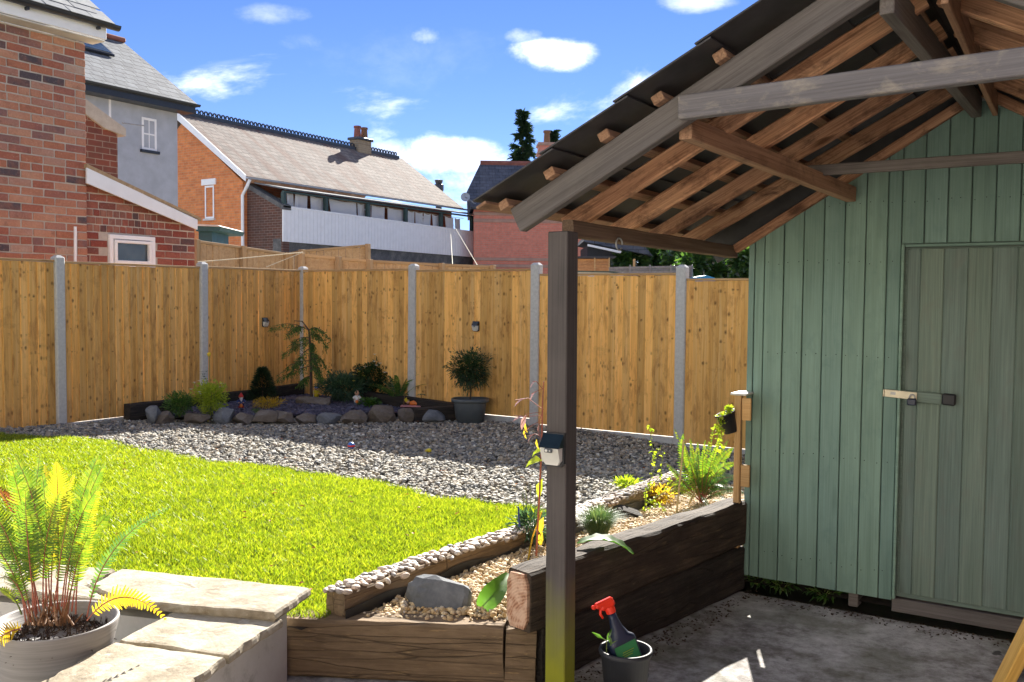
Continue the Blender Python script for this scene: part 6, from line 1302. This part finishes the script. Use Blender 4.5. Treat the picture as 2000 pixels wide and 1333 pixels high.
for a_, c2, e2 in sp: m.tube([bez(pd(*a_, k), pd(*c2, k), pd(*e2, k), t) for t in (0, .5, 1)], .002, 4, 0, False)
m.build('stem', M['stemred'], rs)
for (a_, c2, e2), (L_, W_) in zip(sp, ((.075, .028), (.08, .03), (.05, .022), (.07, .026), (.06, .02), (.07, .03), (.06, .022), (.06, .02))):
    P0 = bez(pd(*a_, k), pd(*c2, k), pd(*e2, k), .55); P1 = pd(*e2, k); m = MB(); d = (P1 - P0) + Vector((0, 0, -.015)); leafblade(m, P0, d, Vector((0, 0, 1)) + rdir() * .4, max(L_, d.length * 1.2), W_, bend=.25); m.build('leaf', M['leafpurple'], rs)
for px_, py_ in ((1024, 850), (1048, 870), (1026, 838)): m = MB(); P0 = pd(px_, py_ - 12, k); leafblade(m, P0, Vector((.1, 0, -1)), Vector((-.3, -.8, 0)), .055, .02); m.build('leaf', M['leaforange'], rs)
m = MB(); q = pd(1042, 905, k - .05); leafblade(m, pd(1060, 900, k - .05), q - pd(1062, 896, k - .05) + Vector((-.04, 0, .012)), Vector((0, -.45, 1)), .10, .08, bend=.35); leafblade(m, pd(1061, 880, k), Vector((-.8, -.3, -.2)), Vector((0, -.5, 1)), .07, .05, bend=.4); m.build('leaf', M['leafyel'], rs)
for (x_, y_, L_) in ((1060, 935, .12), (1062, 1010, .10), (1060, 1040, .08)): m = MB(); leafblade(m, pd(x_, y_, k), Vector((-.25, -.1, -1)), Vector((-.2, -.9, .2)), L_, .05); m.build('leaf', M['leaforange'] if y_ > 1000 else M['leafyel'], rs)
m = MB(); m.tube([gp(1030, 1100), pd(1040, 1050, k), pd(1058, 1000, k)], [.005, .0045, .003], 5); m.build('stem', M['leaforange'], rs)
# broad leaf lying against the sleeper end, and one over the wall
def bigleaf(name, label, P0, P1, P2, nh, W, mat):
    P0, P1, P2 = Vector(P0), Vector(P1), Vector(P2); m = MB(); n = 12; vs = []
    for i in range(n + 1):
        t = i / n; p = bez(P0, P1, P2, t); T = (bez(P0, P1, P2, min(1, t + .03)) - bez(P0, P1, P2, max(0, t - .03))).normalized(); S = T.cross(Vector(nh)).normalized(); N = S.cross(T); w = W * math.sin(math.pi * min(1, t * .92 + .04)) ** .75 * (1 - .25 * t)
        for s_ in (-1, -.5, 0, .5, 1): vs.append(p + S * (w * s_ / 2) + N * (abs(s_) * w * .16 + .004 * math.sin(t * 30 + s_ * 2) * abs(s_)))
    m.add(vs, [(i*5+j, i*5+j+1, (i+1)*5+j+1, (i+1)*5+j) for i in range(n) for j in range(4)]); m.tube([bez(P0, P1, P2, i / 8) + Vector((0, 0, -.001)) for i in range(9)], .0018, 4, 0, False); o = m.build(name, mat, None, True); return tag(o, label, 'leaf')
b = gp(930, 1188); k = (b - CAM).dot(fw); bigleaf('broad_leaf', 'broad green leaf leaning on the gravel against the cut sleeper end', pd(935, 1190, k - .02), pd(960, 1170, k - .08), pd(992, 1120, k + .12), (-fw.x, -fw.y, .5), .11, M['leafmid'])
q = pz(1130, 1066, .50); bigleaf('drooping_leaf', 'large green leaf draped over the top of the long dark sleeper wall', pz(1128, 1062, .515), pz(1190, 1040, .56), pz(1237, 1083, .47), (0, 0, 1), .11, M['leafmid'])
# trellis post and hanging pot
ty = 4.86; pA_ = pY(1445, 968, ty); pB_ = pY(1445, 772, ty); X0_, X1_ = pY(1436, 800, ty).x, pY(1457, 800, ty).x
tr = thing('trellis_post', 'pale timber post with slats between the fern and the green shed', 'post', (X0_, ty, pA_.z))
beam('post', ((X0_ + X1_) / 2 - .01, ty, .25), ((X0_ + X1_) / 2 - .01, ty, pB_.z), .035, .035, M['rail'], tr); beam('post', (X0_ - .012, ty + .10, .25), (X0_ - .012, ty + .10, pB_.z), .03, .03, M['oldfence'], tr)
for zz in (pY(1445, 795, ty).z, pY(1445, 925, ty).z): m = MB(); m.cbox((X1_ - .02, ty - .012, zz - .07), (X1_ + .03, ty + .005, zz + .05), .003); m.build('slat', M['rail'], tr)
m = MB(); m.cbox((X0_ - .02, ty - .03, pB_.z), (X1_ + .01, ty + .13, pB_.z + .012), .003); m.build('post_cap', M['offwhite'], tr)
hc = pY(1422, 826, ty - .02); hpn = thing('hanging_pot', 'small black plant pot tilted on the pale trellis post', 'plant pot', tuple(hc)); Mh = Matrix.Translation(hc) @ Matrix.Rotation(math.atan2(rt.y, rt.x), 4, 'Z') @ Matrix.Rotation(R(-20), 4, 'Y')
m = MB(); m.lathe([(0, -.055), (.036, -.055), (.052, .045), (.056, .045), (.056, .056), (.050, .056), (.047, .03)], 20, Mh); m.build('body', M['black'], hpn, True)
m = MB(); m.lathe([(.048, .035), (0, .042)], 16, Mh); m.build('compost', M['soil'], hpn)
tp_ = thing('trailing_plant', 'small lime trailing plant spilling from the tilted black pot', 'plant', tuple(hc)); m = MB(); k = (hc - CAM).dot(fw)
for P_ in ([(1420, 808), (1408, 815), (1404, 845), (1408, 880)], [(1424, 806), (1422, 800), (1428, 797)], [(1415, 810), (1402, 830), (1400, 850)]):
    for a_, c2 in zip(P_, P_[1:]):
        for i in range(22): q = pd(a_[0] + (c2[0] - a_[0]) * random.random() + random.gauss(0, 3), a_[1] + (c2[1] - a_[1]) * random.random(), k - random.uniform(.0, .06)); leafblade(m, q, rdir(), rdir(), .026, .015)
m.build('leaves', M['leafyel'], tp_)
# weeds along the shed foot
for i, (px, py, lb) in enumerate(((1480, 1140, 'weeds growing at the corner where the sleepers meet the shed'), (1530, 1150, 'small green weed under the shed boards in the corner'), (1610, 1165, 'weed clump below the middle of the shed boards'))):
    q = pz(px, py + 4, 0); bush('weed', lb, (q.x, q.y, 0), .10, .07, 110, .045, .012, [M['leafmid'], M['stemgreen']], 'weed', stems=6)
def litter():
    X = RNG.uniform(-1.86, -1.55, 900); Y_ = RNG.uniform(3.3, 4.95, 900); k = (X < [wallx(y) + .16 for y in Y_]) & (X > [wallx(y) + .01 for y in Y_]); X, Y_ = X[k], Y_[k]
    X2 = RNG.uniform(-1.6, .4, 500); Y2 = 4.9 - np.abs(RNG.normal(0, .07, 500)); X = np.r_[X, X2]; Y_ = np.r_[Y_, Y2]; n = len(X)
    s = RNG.uniform(.003, .010, n); P = np.stack([X, Y_, np.full(n, .003)], -1); S = np.stack([s, s * .6, s * .25], -1)
    tag(scatter('leaf_litter', I0v, I0f, P, S, RNG.uniform(0, 6.28, n), RNG.normal(0, .3, (n, 2)), M['litter']), 'dark leaf litter along the foot of the sleepers and shed', 'leaf litter')
litter()

# ------------------------------------------------------------------ black bucket with spray bottle
bc = pz(1222, 1268, .235); kk = (bc - CAM).dot(fw); bk = thing('black_bucket', 'small black plastic bucket standing on the patio beside the grey post', 'bucket', (bc.x, bc.y, 0)); MT = Matrix.Translation((bc.x, bc.y, 0))
m = MB(); m.lathe([(0, .004), (.070, .004), (.074, .0), (.096, .215), (.103, .217), (.106, .228), (.103, .238), (.095, .238), (.092, .22), (.072, .02), (0, .02)], 36, MT); m.build('body', M['black'], bk, True)
sp_ = thing('spray_bottle', 'dark spray bottle with orange red trigger leaning in the black bucket', 'spray bottle', (bc.x, bc.y, .1))
ux = Vector((rt.x, rt.y, 0)).normalized(); uy = Vector((fw.x, fw.y, 0)).normalized()
base_ = bc + ux * .040 - Vector((0, 0, .13)); axz = (Vector((0, 0, 1)) - ux * .36 + uy * .05).normalized(); axx = (ux - axz * ux.dot(axz)).normalized(); axy = axz.cross(axx)
axx, axy = (axx * math.cos(.35) + axy * math.sin(.35)), (axy * math.cos(.35) - axx * math.sin(.35))
Bm = Matrix(((axx.x, axy.x, axz.x, base_.x), (axx.y, axy.y, axz.y, base_.y), (axx.z, axy.z, axz.z, base_.z), (0, 0, 0, 1))) @ Matrix.Diagonal((1.12, 1.12, 1.0, 1))
m = MB(); secs = [((.048, .026), 0), ((.052, .029), .008), ((.052, .029), .165), ((.049, .028), .18), ((.036, .024), .192), ((.022, .020), .225), ((.015, .015), .262), ((.014, .014), .285)]
loft(m, [(rsect(w, d, 4 if z < .19 else 2.4, 28), z) for (w, d), z in secs]); m.build('body', M['navy'], sp_, True, Bm)
m = MB(); m.prism([(-.044, -.0295, .085), (.040, -.0295, .085), (.040, -.0295, .165), (-.044, -.0295, .165)], (0, -.001, 0)); lbm = m.build('label', M['labelgreen'], sp_, False, Bm)
m = MB(); [m.box((-.02 - .004 * (k % 2), -.0312, .118 + k * .008), (.014 + .005 * (k % 3), -.0306, .1205 + k * .008)) for k in range(3)]; m.box((.020, -.0312, .088), (.038, -.0306, .098)); m.build('label_print', M['leafyel'], lbm, False, Bm)
m = MB(); m.lathe([(.017, .286), (.018, .30), (.017, .312), (.012, .314)], 16); m.cbox((-.050, -.012, .322), (.022, .012, .345), .006); m.cbox((-.034, -.013, .306), (.024, .013, .335), .008); m.cbox((-.062, -.008, .326), (-.050, .008, .342), .003); m.tube([(.0, 0, .30), (.0, 0, .32)], .013, 12); m.build('spray_head', M['redplast'], sp_, False, Bm)
m = MB(); m.tube([(-.030, 0, .322), (-.040, 0, .300), (-.036, 0, .280)], [.006, .005, .004], 6); m.build('trigger', M['redplast'], sp_, True, Bm)
m = MB(); q = pd(1185, 1252, kk - .02)
wl_ = thing('leafy_sprig', 'thin green leafy sprig poking over the left rim of the bucket', 'sprig', tuple(q)); m.tube([q + Vector((0, 0, -.08)), q, pd(1166, 1240, kk - .02)], .002, 4); m.build('stem', M['stemgreen'], wl_); m = MB(); [leafblade(m, pd(x_, y_, kk - .03), (ux * sx_ + Vector((0, 0, sz_))), Vector((-fw.x, -fw.y, .5)), .05, .014) for x_, y_, sx_, sz_ in ((1178, 1248, -1, .6), (1185, 1252, .4, 1), (1190, 1262, .9, .5), (1195, 1262, -.3, 1))]; m.build('leaves', M['leafmid'], wl_)
# leaning yellow timber in the near right corner
P0, P1 = pz(1905, 1440, .01), pd(2065, 1130, 2.75); tag(beam('yellow_timber', P0, P0 + (P1 - P0) * 1.25, .10, .035, M['newwood'], None, upv=(-.3, -.6, .8), c=.004), 'leaning fresh yellow timber at the bottom right corner', 'timber')

# ------------------------------------------------------------------ potted fern on the left
pc = pd(108, 1212, 3.34); pr_ = .21; prz = pc.z; pt_ = thing('fern_pot', 'large brushed grey plant pot inside the corner of the stone capped wall', 'plant pot', (pc.x, pc.y, 0))
MT = Matrix.Translation((pc.x, pc.y, 0)); m = MB(); h0 = .002; m.lathe([(0, h0), (.130, h0), (.142, h0 + .01), (.172, h0 + .18), (.202, prz - .06), (.216, prz - .004), (.213, prz + .004), (.203, prz), (.186, prz - .08), (0, prz - .085)], 48, MT); m.build('body', M['pot'], pt_, True)
m = MB()
for k in range(900): a = random.uniform(0, 6.28); r_ = .182 * random.random() ** .5; hh = .06 * (1 - r_ / .19) + random.uniform(0, .02); ell_ = Vector((pc.x + math.cos(a) * r_, pc.y + math.sin(a) * r_, prz - .085 + hh)); leafblade(m, ell_, rdir() + Vector((0, 0, .6)), rdir(), .035, .006)
m.build('compost_fibre', M['litter'], pt_)
kf = 3.34; pf = thing('potted_fern', 'tall backlit yellow green fern growing in the brushed grey pot', 'fern', (pc.x, pc.y, prz)); cb = Vector((pc.x, pc.y, prz - .05))
nv = Vector((-fw.x, -fw.y, .12)).normalized()
FS = [  # base px, ctrl px, tip px, depth offset, width, material
 ((92, 1185), (85, 1030), (38, 890), .05, .075, 'fern'), ((112, 1190), (118, 1020), (112, 903), -.05, .085, 'fernyelgreen'), ((120, 1185), (150, 1030), (165, 885), .12, .07, 'fern'), ((128, 1188), (165, 1020), (205, 905), .05, .06, 'fern'), ((72, 1200), (50, 1060), (28, 905), -.12, .075, 'fern'), ((64, 1195), (58, 1050), (68, 885), .16, .06, 'fern'),
 ((60, 1205), (20, 1080), (-40, 960), 0, .075, 'fern'), ((56, 1210), (10, 1120), (-50, 1040), -.1, .07, 'fern'), ((100, 1185), (95, 1060), (140, 930), .1, .065, 'fernyelgreen'), ((148, 1200), (150, 1090), (195, 960), 0, .055, 'fernyelgreen'), ((85, 1190), (75, 1090), (95, 960), -.08, .075, 'fern'), ((105, 1195), (128, 1090), (150, 985), -.1, .07, 'fern'),
 ((88, 1190), (100, 1040), (60, 925), .1, .07, 'fern'), ((125, 1190), (140, 1050), (188, 950), -.12, .065, 'fern'), ((70, 1205), (40, 1080), (48, 960), -.15, .07, 'fern'), ((140, 1195), (160, 1090), (210, 1000), .12, .05, 'fern'), ((98, 1190), (85, 1060), (80, 910), .2, .07, 'fernyelgreen'),
 ((170, 1205), (205, 1090), (345, 990), .02, .034, 'fern2'), ((50, 1215), (30, 1130), (5, 1010), .06, .07, 'fern'), ((60, 1215), (20, 1150), (-30, 1130), -.14, .05, 'fern'), ((132, 1200), (150, 1130), (165, 1040), -.05, .05, 'fern'), ((78, 1195), (40, 1100), (18, 985), .1, .07, 'fernyelgreen')]
M['fernyelgreen'] = leafm('fern_frond_lime', [(.2, (.20, .26, .015)), (.5, (.32, .34, .02)), (.85, (.45, .32, .02))], .5, 1.3, .04)
for bpx, cpx, tpx, dd, w_, mt in FS:
    tk = Vector((random.gauss(0, 14), 0, 0)); P0, P1, P2 = pd(*bpx, kf + dd * .3), pd(cpx[0] * .7 + bpx[0] * .3, cpx[1] - 40, kf + dd * .7), pd(tpx[0] + tk.x, tpx[1], kf + dd * 1.4 - .05); m = MB(); frond(m, P0, P1, P2, nv + rdir() * .4, w_ * .95, n=36, t0=.22 if bpx[0] != 170 else .12, rach=.0024, seg=2, droop=.35); m.build('frond', [M[mt], M['stemred']], pf)
P0, P1, P2 = pd(170, 1212, kf - .12), pd(240, 1120, kf - .16), pd(325, 1212, kf - .05); m = MB(); frond(m, P0, P1, P2, nv + Vector((0, 0, .25)), .05, n=24, t0=.08, rach=.0022, seg=2, droop=.1); o = m.build('frond', [M['fernyel'], M['stemred']], pf); o['label'] = 'drooping golden yellow frond over the pot rim'
P0, P1, P2 = pd(40, 1230, kf - .2), pd(20, 1225, kf - .25), pd(-40, 1275, kf - .25); m = MB(); frond(m, P0, P1, P2, nv, .05, n=18, t0=.05, seg=2); m.build('frond', [M['fernyel'], M['stemred']], pf)
P0, P1, P2 = pd(42, 1200, kf), pd(30, 1160, kf - .1), pd(0, 1150, kf - .1); m = MB(); frond(m, P0, P1, P2, nv, .03, n=12, t0=.3, seg=2); m.build('frond', [M['leafyel'], M['stemgreen']], pf)
for a_, c_2, e_2 in (((30, 1010), (10, 965), (-12, 950)), ((38, 1000), (22, 970), (8, 962))): m = MB(); frond(m, pd(*a_, kf - .1), pd(*c_2, kf - .1), pd(*e_2, kf - .1), nv, .025, n=14, t0=.05, seg=2, droop=1.0); o = m.build('frond', [M['fernred'], M['stemred']], pf); o['label'] = 'dead rust brown frond tip'
m = MB()
for k in range(38): bx_ = random.gauss(95, 27); m.tube([pd(bx_, 1222, kf + random.uniform(-.08, .08)), pd(bx_ + random.gauss(0, 12), random.uniform(1150, 1205), kf + random.uniform(-.06, .06))], [.005, .002], 5, 0)
m.build('old_stems', M['stem'], pf)

# ------------------------------------------------------------------ trees beyond
def treecrown(name, label, px, py_top, py_base, wpx, k, n, L, W_, mat, cat='tree', conical=False, seed=0):
    b = pd(px, py_base, k); b.z = -.3; tpv = pd(px, py_top, k); h = tpv.z; rad = wpx / FPX * k / 2; t_ = thing(name, label, cat, (b.x, b.y, -.3)); rn = random.Random(seed)
    m = MB(); m.tube([b, Vector((b.x + .1, b.y, h * .5)), Vector((b.x, b.y, h * .92))], [rad * .12, rad * .08, rad * .015], 7)
    for i in range(14): a = rn.uniform(0, 6.28); z0_ = h * rn.uniform(.3, .8); r_ = rad * rn.uniform(.4, .8) * (1 if not conical else 1.1 - z0_ / h); m.tube([Vector((b.x, b.y, z0_)), Vector((b.x + math.cos(a) * r_, b.y + math.sin(a) * r_, z0_ + r_ * (.35 if not conical else -.1)))], [rad * .03, rad * .01], 5)
    m.build('trunk', M['bark'], t_); m = MB()
    if conical:
        brn = [(rn.random() ** .8, rn.uniform(0, 6.28), rn.uniform(.45, 1.35)) for _ in range(130)]
        for u, a, s_ in brn:
            r_ = rad * (1 - u) ** .85 * s_ * 1.15 + rad * .04; z_ = h * .25 + h * .75 * u
            for i in range(n // 130):
                t = rn.random() ** .6; p = Vector((b.x + math.cos(a) * r_ * t, b.y + math.sin(a) * r_ * t, z_ + r_ * .25 * t - r_ * .35 * t * t)) + rdir() * rad * .05; leafblade(m, p, Vector((math.cos(a), math.sin(a), .2)) * .6 + Vector((0, 0, -.5)) + rdir() * .5, rdir(), L * rn.uniform(.6, 1.3), W_)
    else:
        lumps = [(Vector((b.x, b.y, h * .58)) + Vector((rn.gauss(0, .42) * rad, rn.gauss(0, .42) * rad, rn.uniform(-.38, .36) * h)), rad * rn.uniform(.3, .55)) for _ in range(16)]
        for c_2, r_ in lumps:
            for i in range(n // 16): v = rdir(); q = c_2 + v * r_ * (rn.random() ** .4) * (1 + .3 * noise.noise(v * 2.5 + c_2)); q.z = min(q.z, h * 1.01); leafblade(m, q, v + rdir() * .7, Vector((0, 0, 1)) + rdir() * .8, L * rn.uniform(.6, 1.3), W_)
    m.build('crown', mat, t_); return t_
treecrown('conifer_tree', 'tall dark conifer rising behind the red brick house roof', 1018, 214, 560, 80, 52, 6500, .38, .10, M['conifer'], 'tree', True, 3)
treecrown('conifer_tree', 'small dark conifer tip just beside the red brick chimney', 1078, 258, 560, 26, 55, 2600, .4, .12, M['conifer'], 'tree', True, 8)
for i, (px, yt, w_, k, lb, mt) in enumerate(((1215, 482, 70, 30, 'dark green bush behind the short pale stake', 'hedge'), (1275, 470, 90, 31, 'tree with sunlit lime leaves behind the grey board fence', 'hedge'), (1335, 468, 80, 28, 'bushy tree left of the blue cover', 'hedge'), (1395, 470, 90, 26, 'dense glossy leaved tree above the blue cover', 'hedge'), (1450, 440, 80, 25, 'dark green tree touching the shed corner', 'hedge'), (1310, 455, 120, 40, 'tall dark tree mass behind the hedge', 'leafdark'), (1420, 450, 140, 38, 'farther dark tree behind the glossy leaved tree', 'leafdark'))):
    treecrown('garden_tree', lb, px, yt, 560, w_, k, 4200, .26, .15, M[mt], 'tree', False, i + 20)

# a few fallen leaves on the lawn and shingle
def fallen():
    m = MB()
    for k in range(150):
        x, y = random.uniform(-9.4, -2.9), random.uniform(2.9, 9.2)
        if not behind_wall(x, y, .05) or in_bed(x, y, 0): continue
        z = g(x, y) + (.03 if y < lawn_edge(x) else .02); leafblade(m, Vector((x, y, z)), Vector((random.gauss(0, 1), random.gauss(0, 1), .15)), Vector((0, 0, 1)) + rdir() * .4, random.uniform(.02, .045), random.uniform(.012, .026))
    tag(m.build('fallen_leaves', M['fernred']), 'small fallen brown leaves scattered over lawn and shingle', 'leaves', kind='stuff')
fallen()
